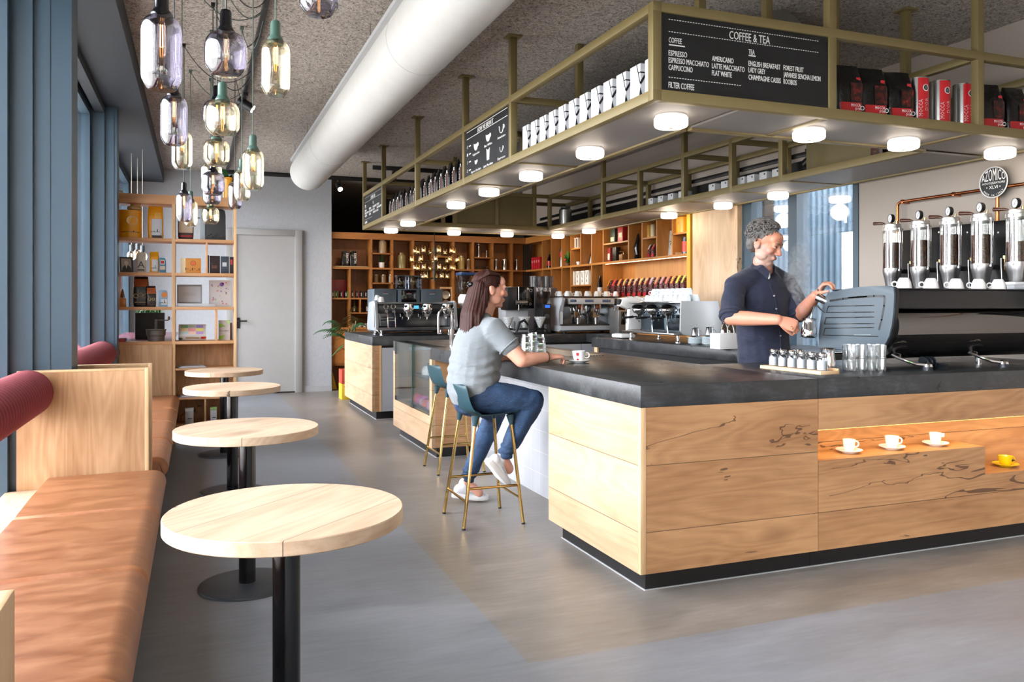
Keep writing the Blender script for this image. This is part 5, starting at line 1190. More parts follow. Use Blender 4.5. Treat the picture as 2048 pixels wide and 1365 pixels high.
for i, (u, c) in enumerate(((664.5, '7d9a3a'), (673, '7d9a3a'), (683, '9a2a3a'), (692.5, '6f9a3a'), (705, 'c96a3a'), (714.5, 'a3323a'), (723, '2a2a2c'), (732, '3a2a22'))):
    p = atY(u, 590, Yc); t = thing('small_pack', f'small dark pack with pale lettering, {nth(i)} from the grey wall', 'pack', (max(p.x, 2.0), Yc, BZ[1] + .0005), 0, 'small dark packs on the rear shelf')
    MB().box((-.024, -.02, 0), (.024, .02, .105), BLACK).build('box', parent=t); MB().box((.012, -.0212, .002), (.0245, -.02, .103), mat(c, .5)).build('colour_side', parent=t); m = MB(); m.box((-.012, -.0212, .025), (-.002, -.02, .08), CHALK); m.build('lettering', parent=t)
p = atY(676, 570, Yc + .1); t = thing('red_box', 'dark red square box behind the small packs on the rear shelf', 'box', (2.12, Yc + .10, BZ[1] + .0005)); MB().box((-.13, -.03, 0), (.10, .03, .285), mat('7d1218', .35), .002).build('box', parent=t)
for i, u in enumerate((708, 733.5)):
    p = atY(u, 620, Yc); t = thing('bottle', ('clear bottle with a pale label in the small cubby by the divider', 'clear bottle with a pale label in the cubby by the upright')[i], 'bottle', (p.x, Yc, 1.2105))
    MB().lathe([(.001, 0), (.025, 0), (.025, .1), (.01, .14), (.01, .185), (.001, .186)], mat('4a3a2a', .1), 16).build('body', parent=t); MB().box((-.012, -.027, .02), (.012, -.024, .09), CHALK).build('label_print', parent=t)
for i, u in enumerate((707, 719, 730)):
    p = atY(u, 650, Yc); t = thing('cup', f'white cup on the lowest rear shelf behind the palm, {nth(i)} from the divider', 'cup', (p.x, Yc, BZ[0] + .0005), 0, 'cups on the lowest rear shelf')
    MB().lathe([(.001, 0), (.024, 0), (.034, .055), (.031, .055), (.022, .006), (.001, .006)], CERAM, 18).build('bowl', parent=t); MB().torus((.036, 0, .03), .014, .004, CERAM, 14, 6, M.Rotation(R(90), 4, 'X')).build('handle', parent=t)
for l, u, vt, vb, zz, w_, f_ in (('golden tin standing on the small shelf behind the chandelier', 876, 492, 508, 2.12, .11, 'a08a5a'), ('wide golden tin by the amber upright behind the woman', 921.5, 511, 538, z, .125, 'b09a62'), ('round brown gourd beside the wide golden tin', 937, 518, 536, z, .085, '6a4a2c'),
    ('small tan jar on the shelf below the chandelier', 876, 530, 538, z, .06, 'b0803c'), ('tall steel canister on the small high shelf', 957, 487, 511, 2.12, .062, ''), ('little steel shaker on the small high shelf', 973, 501, 511, 2.12, .025, ''),
    ('slim steel canister next to a shelf upright above the woman', 992, 518, 541, z, .06, ''), ('wide steel canister between two slim ones', 1009, 518, 541, z, .09, ''), ('slim steel canister in the corner bay', 1033, 519, 541, z, .058, '')):
    jar(l, u, vt, vb, Yc, zz, w_, f_ or '999999', 'b0a890' if f_ else 'c0c0c0', 'storage_tin', metal=not f_)
for i, u in enumerate((955, 965, 974)):
    p = atY(u, 536, Yc); t = thing('drinking_glass', f'small clear glass on the rear shelf above the woman, {nth(i)} of three', 'glass', (p.x, Yc, z + .0005), 0, 'small glasses on the rear shelf'); MB().lathe([(.001, 0), (.018, 0), (.024, .055), (.022, .055), (.017, .004), (.001, .004)], CLEAR, 16).build('glass', parent=t)
# dial scale frame
p = atY(888, 600, Yc); t = thing('wall_scale', 'pale wooden frame holding two round silver pans on the rear shelves', 'frame', (p.x, AY + .05, 1.0205))
for nm, a, b in (('frame_bar', (-.09, 0, 0), (-.07, .03, .6)), ('frame_bar', (.1, 0, 0), (.13, .03, .6)), ('frame_bar', (-.07, 0, .57), (.1, .03, .6)), ('frame_bar', (-.07, 0, 0), (.1, .03, .03))): MB().box(a, b, OAKEDGE).build(nm, parent=t)
for zz in (.47, .32): MB().lathe([(.001, 0), (.062, .004), (.07, .014), (.064, .008), (.001, .004)], mat('b8b2a6', .25, .8), 28, M.Translation((.01, .012, zz)) @ M.Rotation(R(90), 4, 'X')).build('pan', parent=t)
t = thing('carton', 'small orange carton beside the silver pans on the rear shelf', 'carton', (atY(846, 590, Yc).x, Yc, 1.44 - .02)); MB().box((-.04, -.02, 0), (.04, .02, .13), mat('c9501f', .5), .001).build('box', parent=t); MB().box((-.03, -.021, .03), (.03, -.02, .1), mat('e8b88a', .5)).build('print', parent=t)
ab2 = bx('shelf_board', (bxs[3], AY + .002, 1.395), (bxs[4], AD, 1.42), AMBERX, bpy.data.objects['wall_shelving'])
# ---- contents, wall side (fronts face -X)
def side(u, dx=.1): p = atX(u, 600, AX + dx); return p.y
def sbox(name, label, cat, u, z_, w_, h_, c, group=None, dx=.09, dep=.07, pr_=None):
    t = thing(name, label, cat, (AX + dx, side(u, dx), z_ + .0005), 0, group); MB().box((-dep / 2, -w_ / 2, 0), (dep / 2, w_ / 2, h_), mat(c, .4) if isinstance(c, str) else c, .001).build('box', parent=t)
    if pr_: MB().box((-dep / 2 - .001, -w_ * .32, h_ * pr_[1]), (-dep / 2, w_ * .32, h_ * pr_[2]), mat(pr_[0], .5)).build('print', parent=t)
    return t
for i, u in enumerate((1068, 1072.5, 1077, 1081.5)): sbox('carton', f'tall red carton, {nth(i)} from the corner of the amber shelves', 'carton', u, z, .062, .205, 'c2222c', 'tall red cartons', pr_=('e88a8c', .55, .75))
for i, u in enumerate((1090, 1099)):
    t = thing('syrup_bottle', ('black bottle with a red band beside the tall red cartons', 'black bottle with a red band past the narrow upright')[i], 'bottle', (AX + .1, side(u), z + .0005)); MB().lathe([(.001, 0), (.036, 0), (.036, .15), (.015, .2), (.015, .235), (.001, .236)], BLACKG, 18).build('body', parent=t); MB().lathe([(.0365, .04), (.0365, .12)], FOILR, 18).build('red_band', parent=t)
t = thing('coffee_tin', 'silver tin with a red top band and a plant in front', 'tin', (AX + .1, side(1126), z + .0005)); MB().lathe([(.001, 0), (.055, 0), (.055, .27), (.05, .28), (.001, .28)], STEEL, 28).build('body', parent=t); MB().lathe([(.0558, .15), (.0558, .235)], FOILR, 28).build('red_band', parent=t)
m = MB(); pr = random.Random(8)
t = thing('plant', 'small bunch of green leaves and red flowers beside the silver tin', 'plant', (AX + .09, side(1135, .09), z + .0005)); MB().lathe([(.001, 0), (.03, 0), (.034, .05), (.001, .05)], mat('6a4a30', .7), 14).build('pot', parent=t)
for i in range(40): a = pr.uniform(0, 6.28); blade(m, (0, 0, .05), (math.cos(a) * .06, math.sin(a) * .07, pr.uniform(.05, .24)), .014, LEAFG if i % 2 else LEAFD, .3)
m.build('foliage', parent=t, fix=False); m = MB()
for i in range(1): m.sphere((-.05, -.02, .1), .016, mat('d0402a', .5), 10, 6)
m.build('flower', parent=t)
for i, u in enumerate((1146.5, 1152, 1157.5)): sbox('carton', f'cream carton with dark bars on the small upper shelf, {nth(i)} from its wall end', 'carton', u, 2.165, .055, .16, 'e6ddcf', 'cream cartons on the small upper shelf', pr_=('3a3430', .1, .9))
for i, u in enumerate((1149.5, 1157)):
    t = thing('bowl', ('small white bowl under the cream cartons', 'second small white bowl under the cream cartons, by the short upright')[i], 'bowl', (AX + .1, side(u), z + .0005)); MB().lathe([(.001, 0), (.02, 0), (.036, .055), (.033, .055), (.018, .006), (.001, .006)], CERAM, 18).build('bowl', parent=t)
for i, u in enumerate((1171, 1179)):
    t = thing('picture_frame', ('small black framed white card leaning on the amber shelf', 'second small framed white card, partly behind the upright')[i], 'picture', (AX + .12, side(u), z + .002)); L = M.Rotation(R(14), 4, 'Y')
    MB().box((-.004, -.06, 0), (.004, .06, .15), BLACK, mtx=L).build('frame', parent=t); MB().box((-.006, -.045, .012), (-.004, .045, .138), WCART, mtx=L).build('card', parent=t)
for i, u in enumerate((1151, 1161, 1170.5, 1179.5)):
    t = sbox('carton', f'cream carton with a black funnel motif on the amber shelf, {nth(i)} from the corner side', 'carton', u, 1.62, .11, .205, 'e9e2d6', 'cream funnel cartons', dep=.1)
    m = MB(); 
    for s in (-1, 1): m.prism([(-.002 * s, .1), (.004 * s, .1), (.036 * s, .19), (.024 * s, .19)], 0, .001, BLACK, M(((0, 0, -1, -.0505), (1, 0, 0, 0), (0, 1, 0, 0), (0, 0, 0, 1))))
    m.prism([(0, .09), (.011, .05), (0, .036), (-.011, .05)], 0, .001, BLACK, M(((0, 0, -1, -.0505), (1, 0, 0, 0), (0, 1, 0, 0), (0, 0, 0, 1)))); m.build('funnel_motif', parent=t)
t = thing('wine_bottle', 'dark bottle with a pale label in the narrow bay of the amber shelves', 'bottle', (AX + .12, side(1200, .12), 1.4355)); MB().lathe([(.001, 0), (.037, 0), (.037, .18), (.014, .25), (.014, .30), (.001, .301)], BLACKG, 18).build('body', parent=t); MB().lathe([(.0376, .05), (.0376, .14)], CHALK, 18).build('label_print', parent=t)
t = sbox('tin', 'dark green tin with a cream label on the top amber shelf', 'tin', 1229, 2.165, .135, .2, '2c3a30', pr_=('d8c9a0', .12, .4)); t = sbox('tin', 'red tin with a cream label next to the dark green tin', 'tin', 1245, 2.165, .135, .21, 'a31c22', pr_=('d8c9a0', .3, .58))
sbox('coffee_pack', 'patterned red and white pack on the amber shelf below the green tin', 'pack', 1222, z, .085, .19, '8a2a26', pr_=('d8cfc4', .15, .6)); sbox('box', 'plain black box beside the patterned pack on the amber shelf', 'box', 1233, z, .1, .19, '141210'); 
t = thing('coffee_grinder', 'small wooden coffee mill with a brass lever on the amber shelf', 'coffee grinder', (AX + .1, side(1247), z + .0005)); MB().box((-.045, -.045, 0), (.045, .045, .085), mat('8a5a2a', .4), .003).build('body', parent=t); MB().tube([(0, 0, .085), (0, 0, .12), (-.02, .06, .125)], .005, BRASS, 8).build('lever', parent=t)
t = thing('hand_press', 'black upright hand press standing on the amber shelf', 'coffee press', (AX + .11, side(1275, .11), z + .0005)); MB().cyl((0, 0, 0), (0, 0, .06), .045, .03, m=BLACKG, n=16).build('base', parent=t); MB().tube([(0, 0, .05), (-.01, .01, .15), (0, -.01, .25), (0, -.02, .33)], [.03, .035, .025, .008], BLACKG, 12).build('body', parent=t); MB().tube([(-.01, .02, .12), (-.03, .1, .13)], .006, CHROME, 8).build('handle', parent=t)
for i, u in enumerate((1298, 1306.5)): t = thing('canister', ('gold patterned canister on the small amber shelf', 'pale gold canister beside the patterned one')[i], 'canister', (AX + .1, side(u), 2.1655)); MB().lathe([(.001, 0), (.036, 0), (.036, .155), (.03, .165), (.001, .166)], mat(('c79a44', 'cdb890')[i], .4, .2, var=.4), 22).build('body', parent=t)
def banded(label, u, z_, c, group, h_=.24, sc_=1):
    t = thing('coffee_pack', label, 'coffee pack', (AX + .11, side(u, .11), z_ + .0005), R(-90), group); w, d = .075 * sc_, .10 * sc_
    n_ = 10; prof = [(-d / 2, 0), (-d / 2, h_ * .62)] + [(-d / 2 + d * .62 * q, h_ * (.62 + .38 * math.sin(q * math.pi / 2))) for q in [i / n_ for i in range(1, n_ + 1)]] + [(d * .3, h_ * .9), (d / 2, h_ * .6), (d / 2, 0)]
    yz = M(((0, 0, 1, 0), (1, 0, 0, 0), (0, 1, 0, 0), (0, 0, 0, 1)))
    MB().prism(prof, -w / 2, w / 2, PATTP, yz, .004).build('pouch', parent=t)
    p2 = [(x_ - .002, z2 + .002) for x_, z2 in prof[1:-2]]; p1 = [(x_ + .001, z2) for x_, z2 in prof[1:-2]]; m = MB(); m.prism(p2 + list(reversed(p1)), -w * .22, w * .22, mat(c, .4), yz); m.build('colour_band', parent=t)
    MB().box((-w * .48, -d / 2 - .002, .012), (w * .48, -d / 2, .05), FOILR).build('red_label', parent=t)
def pattp():
    n = NT('dark_floral_print'); v = n.n('TexVoronoi'); n.l(n.coords(rand=True), v.inputs['Vector']); v.inputs['Scale'].default_value = 45
    n.bsdf(n.ramp(v.outputs['Distance'], (.15, hexc('b9b3b0')), (.3, hexc('3a2a2c')), (.5, hexc('121012')), (.75, hexc('7a2226'))), .35); return n.m
PATTP = pattp()
for i, (u, c) in enumerate(((1294, 'd98a52'), (1302, 'd9d9d2'), (1310, 'd0604a'))): banded(('pack with a peach band on the amber shelf under the gold canisters', 'pack with a white band on the amber shelf under the gold canisters', 'pack with a coral band on the amber shelf under the gold canisters')[i], u, z, c, None, .17, .8)
BC = ['d9a02c', 'd23a34', 'e07a2c', 'b58a3a', 'e0863a', 'b88a6a', 'b8923a', 'b8743c', '8a86b0', 'd86a3a', 'b0788e', 'b8604a', 'd98a24', 'e6c81e', '9ab84a']; BN = ['amber', 'red', 'orange', 'olive gold', 'light orange', 'beige', 'mustard', 'brown', 'lilac', 'coral orange', 'mauve', 'brick', 'deep orange', 'lemon yellow', 'green']
for i in range(15):
    u = 1221 + (1371 - 1221) * (i / 14); banded(f'dark patterned pack with {"an" if BN[i][0] in "aeiou" else "a"} {BN[i]} band on the lit amber shelf', u, 1.435, BC[i], 'banded coffee packs on the lit amber shelf')
t = thing('picture_frame', 'framed flower drawing in a thin black frame on the amber shelf', 'picture', (AX + .16, side(1339, .16), z + .0005)); L = M.Rotation(R(5), 4, 'Y')
MB().box((-.006, -.10, 0), (.006, .10, .33), BLACK, mtx=L).build('frame', parent=t); MB().box((-.008, -.088, .012), (-.006, .088, .318), mat('cfd0ca', .5), mtx=L).build('print', parent=t); m = MB(); pr = random.Random(2)
for i in range(18): a = pr.uniform(0, 6.28); r_ = pr.uniform(.01, .045); m.lathe([(.001, 0), (.006, 0), (.006, .0006), (.001, .0006)], DGREY, 7, L @ M(((0, 0, -1, -.0081), (1, 0, 0, math.cos(a) * r_), (0, 1, 0, .17 + math.sin(a) * r_ * 1.5), (0, 0, 0, 1))))
m.build('drawing', parent=t)
t = thing('round_tin', 'round yellow tin on the top amber shelf by the bright end post', 'tin', (AX + .13, side(1367, .13), 2.1655)); MB().lathe([(.001, 0), (.09, 0), (.09, .19), (.001, .192)], YEL, 30).build('body', parent=t)
m = MB(); wrap(ov(.042, .034), .0912, R(-180), .12, SILV); wrap(ov(.036, .028), .0916, R(-180), .12, YEL); m.build('printed_badge', parent=t, fix=False)
t = thing('roll_holder', 'wooden triangular holder lying on the amber shelf', 'holder', (AX + .1, side(1356), z + .0005)); MB().prism([(-.06, 0), (.06, 0), (0, .095)], -.06, .06, OAKEDGE, M(((0, 0, 1, 0), (1, 0, 0, 0), (0, 1, 0, 0), (0, 0, 0, 1)))).build('body', parent=t); MB().prism([(-.025, .015), (.025, .015), (0, .06)], -.062, -.06, mat('5a3a1a', .6), M(((0, 0, 1, 0), (1, 0, 0, 0), (0, 1, 0, 0), (0, 0, 0, 1)))).build('hollow', parent=t)
t = thing('coffee_tin', 'dark tin with a red front by the bright amber end post', 'tin', (AX + .11, side(1372, .11), z + .0005)); MB().lathe([(.001, 0), (.047, 0), (.047, .2), (.001, .202)], BLACKG, 24).build('body', parent=t); MB().lathe([(.0478, .03), (.0478, .15)], mat('c23a2c', .35), 24).build('red_band', parent=t)
# ------------------------------------------------------------------ chandelier with little glass domes
p = atY(869, 520, 11.9)
t = thing('chandelier', 'chandelier of many small lit glass domes before the rear shelves', 'chandelier', (p.x, p.y, 0)); zb = lambda v: atY(869, v, 11.9).z
MB().cyl((0, 0, zb(563)), (0, 0, zb(496)), .022, m=mat('2c3028', .4), n=18).build('stem', parent=t); MB().tube([(0, 0, zb(496)), (0, 0, ZC)], .006, BLACK, 6).build('rod', parent=t)
DOME = glass('f0dcae', 0, .10, 'amber_dome'); GLOW = emit('ffce86', 14, 'dome_bulb')
tiers = [(500, .30, 8), (517, .36, 10), (533, .30, 8), (550, .2, 5)]
for v, rr, n_ in tiers:
    zz = zb(v)
    MB().torus((0, 0, zz - .055), rr * .97, .005, mat('4a3f28', .3, .6), 40, 6).build('ring', parent=t)
    for i in range(n_):
        a = 2 * math.pi * (i + .3) / n_ + v; x_, y_ = math.cos(a) * rr, math.sin(a) * rr
        MB().lathe([(.030, -.05), (.032, 0), (.028, .03), (.015, .048), (.001, .052)], DOME, 18, c=(x_, y_, zz)).build('glass_dome', parent=t); MB().sphere((x_, y_, zz - .025), .011, GLOW, 8, 6).build('bulb', parent=t)
        MB().lathe([(.001, -.062), (.02, -.06), (.026, -.05), (.001, -.048)], mat('5a4a2c', .3, .7), 12, c=(x_, y_, zz)).build('holder', parent=t)
    for i in range(2): a = math.pi * i / 2 + v; MB().tube([(-math.cos(a) * rr, -math.sin(a) * rr, zz - .055), (math.cos(a) * rr, math.sin(a) * rr, zz - .055)], .004, mat('4a3f28', .3, .6), 6).build('arm', parent=t)
# ------------------------------------------------------------------ cups
def cup_parts(t, r=.036, h=.062, m=None, inv=False, handle='ring', n=20):
    m = m or CERAM; L = M.Translation((0, 0, h)) @ M.Rotation(R(180), 4, 'X') if inv else M()
    MB().lathe([(.001, .001), (r * .55, 0), (r * .62, .004), (r * .86, h * .42), (r, h), (r * .93, h), (r * .8, h * .42), (r * .5, .007), (.001, .006)], m, n, L).build('bowl', parent=t)
    if handle == 'ring': MB().torus((0, 0, 0), h * .24, .0042, m, 16, 6, L @ M.Translation((r * 1.02 + h * .10, 0, h * .6)) @ M.Rotation(R(90), 4, 'X')).build('handle', parent=t)
    elif handle == 'square': MB().box((r * .9, -.004, h * .6), (r + .02, .004, h * .95), m, .002).build('handle', parent=t)
def saucer(label, p, r=.07, m=None, group=None):
    t = thing('saucer', label, 'saucer', p, 0, group); MB().lathe([(.001, 0), (r * .52, 0), (r * .58, .004), (r * .9, .012), (r, .017), (r * .99, .019), (r * .88, .0145), (r * .5, .006), (.001, .006)], m or CERAM, 36).build('plate', parent=t); return t
CUPQ = {}
def cup_copy(label, p, rz, group, inv=True, r=.036, h=.062, tint='f0f3f3'):
    k = (inv, r, h, tint)
    if k not in CUPQ:
        t = thing('cup', label, 'cup', p, rz, group); cup_parts(t, r, h, mat(tint, .14), inv); kids(t); CUPQ[k] = t; return t
    c = dup(CUPQ[k], label, p, rz); c['group'] = group; return c
# ------------------------------------------------------------------ espresso machines
def portafilter(t, x, z, y=-.06, L_=.16):
    MB().cyl((x, y, z), (x, y, z - .035), .034, .03, m=CHROME, n=20).build('filter_basket', parent=t); fb = COL.objects[-1]
    h = MB(); h.tube([(x, y - .03, z - .018), (x, y - .07, z - .02), (x, y - .075, z - .02), (x, y - L_, z - .03)], [.008, .008, .014, .012], BLACK, 10).build('portafilter_handle', parent=fb)
    MB().tube([(x, y, z - .035), (x, y, z - .06), (x - .012, y, z - .072)], .007, CHROME, 8).build('spout', parent=fb)
def steam_wand(t, x, z, dz=.2, dx=.02):
    MB().tube([(x, -.02, z), (x, -.07, z - .01), (x + dx * .3, -.085, z - .05), (x + dx, -.08, z - dz)], .0055, CHROME, 8).build('steam_wand', parent=t)
def adj_foot(t, x, y, zz=0, m=CHROME):
    MB().lathe([(.001, 0), (.024, 0), (.024, .012), (.012, .018), (.012, .05), (.018, .052), (.018, .07), (.001, .07)], m, 18, c=(x, y, zz)).build('foot', parent=t)
# --- chrome three group machine
zI = .9615
p = atY(832, 600, 9.62)
t = thing('espresso_machine', 'wide chrome and black three group espresso machine at the oak end of the rear counter', 'espresso machine', (p.x, 9.62, zI))
W = .52
for s in (-1, 1):
    sx_ = s * (W - .03)
    MB().prism([(-.06, .06), (.42, .06), (.46, .10), (.34, .40), (.05, .42), (-.01, .40), (-.08, .10)], -.018, .018, mat('a7adb2', .35, .35, name='satin_grey'), M(((0, 0, 1, sx_), (1, 0, 0, 0), (0, 1, 0, 0), (0, 0, 0, 1))), .006).build('side_panel', parent=t)
    MB().prism([(-.04, .10), (.0, .36), (.012, .36), (-.02, .10)], -.021, .021, BLACK, M(((0, 0, 1, sx_), (1, 0, 0, 0), (0, 1, 0, 0), (0, 0, 0, 1)))).build('panel_groove', parent=t)
MB().box((-W + .05, .12, .10), (W - .05, .44, .38), mat('3a3d40', .25, .6, name='dark_steel'), .01).build('body', parent=t)
MB().box((-W + .05, .118, .11), (W - .05, .121, .26), mat('8d8f90', .08, 1, name='mirror_steel')).build('splash_panel', parent=t)
MB().box((-W + .05, .0, .375), (W - .05, .42, .40), mat('6d7276', .3, .7), .006).build('cup_rail', parent=t)
MB().box((-W + .05, .02, .27), (W - .05, .12, .375), mat('26282a', .3), .01).build('group_housing', parent=t)
for x in (-.10, .13, .37):
    MB().rings([[(x + (.075 - .012 * abs(i - 2)) * math.cos(a), .03 - .05 * (1 if i < 4 else .7) + .06 * math.sin(a), .375 - .03 * i) for a in [2 * math.pi * k / 20 for k in range(20)]] for i in range(5)], CHROME).build('group_head', parent=t)
    MB().box((x - .055, -.075, .335), (x + .055, -.04, .365), BLACKG, .01).build('group_badge', parent=t)
    portafilter(t, x, .255, -.03, .13)
MB().box((-.03, .0, .315), (.04, .018, .365), BLACK).build('screen_bezel', parent=t); MB().box((-.024, -.003, .321), (.034, 0, .359), emit('58b6e0', 1.2, 'lit_screen')).build('screen', parent=t)
for x in (-.37, -.28, .45):
    MB().torus((x, .0, .345), .026, .008, CHROME, 18, 8, M.Rotation(R(90), 4, 'X')).build('steam_knob', parent=t); MB().cyl((x, .02, .29), (x, -.03, .29), .02, m=CHROME, n=16).build('valve', parent=t); steam_wand(t, x, .285, .19, .01)
for zz, xa, xb in ((.21, -.36, -.29), (.175, -.375, -.265)): MB().box((xa, -.055, zz), (xb, -.045, zz + .012), STEEL).build('cross_handle', parent=t)
MB().prism([(-W + .04, .10), (W - .04, .10), (W - .02, .065), (-W + .02, .065)], -.10, .14, CHROME, M(((1, 0, 0, 0), (0, -1, 0, 0), (0, 0, 1, 0), (0, 0, 0, 1))) @ M.Rotation(R(90), 4, 'X')).build('drip_tray', parent=t)
for x in (-W + .1, W - .1):
    for y in (0, .36): adj_foot(t, x, y, 0)
MB().tube([(-W + .02, -.10, .07), (-W + .05, -.16, .03), (-W + .07, -.17, .007)], .006, CHROME, 8).build('drain_pipe', parent=t)
for i, (x, y) in enumerate(((-.46, .06), (-.42, .03), (-.40, .10))): cup_copy(('white cup upside down at the corner of the chrome machine', 'white cup upside down with a red mark on the chrome machine', 'white cup upside down behind two others on the chrome machine')[i], (p.x + x, 9.62 + y, zI + .422 if x < -.45 else zI + .401), i * 1.3, None)
# --- grey blue automatic brewer behind it
p = atY(818, 600, 10.35)
t = thing('coffee_brewer', 'wide slate grey automatic brewer with three fronts behind the chrome machine', 'coffee machine', (p.x, 10.35, zI))
SL = mat('56636d', .38, .25, name='slate_metal'); w3 = .31
for i, (x, c) in enumerate(((-.31, SL), (0, BLACKG), (.31, SL))):
    MB().box((x - .15, 0, .02), (x + .15, .42, .575), SL, .015).build('module', parent=t)
    if i == 1: MB().box((x - .10, -.004, .36), (x + .10, .002, .56), BLACKG, .004).build('glass_front', parent=t)
    m = MB(); m.text(('BREW', 'BREW', 'BREW')[i], .02, FY(x - .035, -.0055 if i == 1 else -.0012, .50), LGREY, res=1) if False else m.box((x - .035, -.006, .505), (x + .035, -.004 if i == 1 else -.0005, .514), LGREY); m.box((x - .012, -.006, .522), (x + .012, -.0005, .53), FOILR); m.build('logo_print', parent=t)
for x in (-.05, .12):
    MB().box((x - .08, .1, .5755), (x + .075, .3, .75), glass('aab2ba', 0, .16, 'smoke_acrylic'), .008).build('hopper', parent=t)
    MB().box((x - .085, .095, .74), (x + .08, .305, .756), glass('8a929a', 0, .2, 'smoke_acrylic_lid')).build('hopper_lid', parent=t)
for x in (-.4, .4): MB().cyl((x, .2, 0), (x, .2, .02), .03, m=BLACK).build('foot', parent=t)
# --- white two group machine
def white_machine():
    p = atY(1180, 600, 9.45)
    t = thing('espresso_machine', 'white two group espresso machine with blue button panels under a row of cups', 'espresso machine', (p.x, 9.45, zI))
    WM = mat('c3c8cc', .28, .1, name='pearl_white_enamel')
    for s in (-1, 1):
        x_ = s * .40
        MB().prism([(-.02, .04), (.38, .04), (.44, .10), (.46, .40), (.40, .455), (-.02, .465), (-.06, .44), (-.02, .36), (.04, .28), (.04, .12)], -.026, .026, WM, M(((0, 0, 1, x_), (1, 0, 0, 0), (0, 1, 0, 0), (0, 0, 0, 1))), .01).build('side_panel', parent=t)
    MB().prism([(-.07, .10), (.42, .10), (.42, .03), (.0, .025), (-.05, .045)], -.445, .445, WM, M(((0, 0, 1, 0), (1, 0, 0, 0), (0, 1, 0, 0), (0, 0, 0, 1))), .01).build('base_tray', parent=t)
    MB().box((-.41, -.05, .1005), (.43, .36, .118), mat('3f3a36', .35, .5)).build('drip_grate', parent=t)
    MB().box((-.37, .2, .118), (.37, .42, .44), mat('9fa3a6', .12, .9), .006).build('body', parent=t)
    MB().box((-.374, -.04, .375), (.374, .3, .455), WM, .012).build('head_band', parent=t)
    MB().box((-.40, -.03, .465), (.42, .42, .478), mat('4a4d50', .3, .6), .003).build('cup_rail', parent=t)
    for x, w_ in ((-.30, .085), (-.09, .12), (.16, .12)):
        MB().box((x, -.043, .402), (x + w_, -.039, .435), mat('1d2c46', .3), .003).build('button_panel', parent=t); m = MB()
        for k in range(int(w_ / .024)): m.box((x + .008 + k * .023, -.0445, .41), (x + .022 + k * .023, -.0425, .428), mat('6a86b0', .3))
        m.build('button', parent=t)
    for s in (-.36, .355): MB().box((s - .02, -.055, .36), (s + .02, -.03, .45), BLACK, .006).build('steam_lever', parent=t)
    for x in (-.11, .15):
        MB().cyl((x, .08, .375), (x, .08, .27), .05, .042, m=CHROME, n=22).build('group_head', parent=t); MB().box((x - .05, .02, .31), (x + .0, .06, .375), mat('8a5a48', .2, .8), .004).build('group_cover', parent=t); portafilter(t, x, .265, .05, .16)
        MB().cyl((x, .12, .12), (x, .12, .20), .035, .04, m=STEEL, n=18).build('steel_jug', parent=t)
    for x, d_ in ((-.27, .02), (.30, -.03)): MB().cyl((x, .06, .36), (x, .0, .34), .018, m=CHROME, n=14).build('valve', parent=t); steam_wand(t, x, .345, .2, d_)
    for x in (-.36, .36):
        for y in (.02, .36): MB().cyl((x, y, 0), (x, y, .04), .026, .032, m=BLACK, n=16).build('foot', parent=t)
    for i in range(12):
        q = i / 11; cup_copy(f'white cup upside down on the white machine, {nth(i)} from its grinder side', (p.x - .37 + .77 * q, 9.45 + (.05 if i % 2 else .13), zI + .4785), rnd.uniform(0, 6), 'cups on the white espresso machine', True, .038, .066)
    cup_copy('white cup with a red pattern stacked at the grinder corner of the white machine', (p.x - .34, 9.45 + .26, zI + .4785), 1, None, True, .038, .066); return p
white_machine()
# --- grinders between
def grinder(label, u, Y, s=1.0, body=BLACK, hop=True, scr=True):
    p = atY(u, 600, Y); t = thing('grinder', label, 'grinder', (p.x, Y, zI))
    MB().prism([(-.06, 0), (.06, 0), (.06, .02), (.05, .03), (.05, .30), (.06, .32), (.06, .38), (-.06, .38), (-.06, .32), (-.045, .28), (-.05, .03), (-.06, .02)], -.10, .10, body, FY(0, .0, 0), .006).build('body', parent=t)
    MB().lathe([(.045, .38), (.05, .41), (.095, .48), (.10, .50), (.10, .59), (.001, .592)], glass('d8d4d0', 0, .1, 'hopper_acrylic'), 26).build('hopper', parent=t)
    MB().lathe([(.001, .385), (.045, .39), (.088, .475), (.092, .54), (.001, .545)], mat('24130c', .5, name='coffee_beans'), 22).build('beans', parent=t)
    if scr: MB().box((-.02, -.104, .33), (.045, -.10, .365), emit('3a6cff', 1.3, 'blue_display')).build('display', parent=t)
    MB().cyl((.0, -.10, .22), (0, -.13, .22), .03, m=DGREY, n=14).build('dial', parent=t); MB().cyl((0, -.09, .03), (0, -.09, .12), .045, .04, m=mat('1c1d20', .3), n=18).build('dosing_cup', parent=t); return t
grinder('black grinder with a bean filled hopper and blue display beside the white machine', 1087, 9.62)
t = thing('grinder', 'tall dark grey grinder with two clear hoppers behind the black grinder', 'grinder', (atY(1092, 600, 10.1).x, 10.1, zI)); MB().box((-.16, 0, 0), (.17, .35, .60), mat('4d5056', .4, .2), .012).build('body', parent=t)
for x in (-.09, .09): MB().lathe([(.001, .60), (.078, .60), (.082, .76), (.001, .765)], glass('8d9196', 0, .15, 'grey_acrylic'), 24, c=(x, .17, 0)).build('hopper', parent=t)
t = thing('coffee_brewer', 'black boxy brewer with a round badge and three dials behind the seated woman', 'coffee machine', (atY(1041, 600, 9.75).x, 9.75, zI))
MB().box((-.16, .12, 0), (.16, .4, .6), mat('c9cdd0', .35), .01).build('rear_body', parent=t); MB().box((-.05, -.06, .32), (.17, .2, .60), BLACKG, .012).build('head', parent=t); MB().box((-.20, -.05, .30), (-.055, .2, .595), BLACK, .01).build('side_head', parent=t); MB().cyl((-.052, -.07, .3), (-.052, -.07, .6), .006, m=CHROME).build('trim_bar', parent=t)
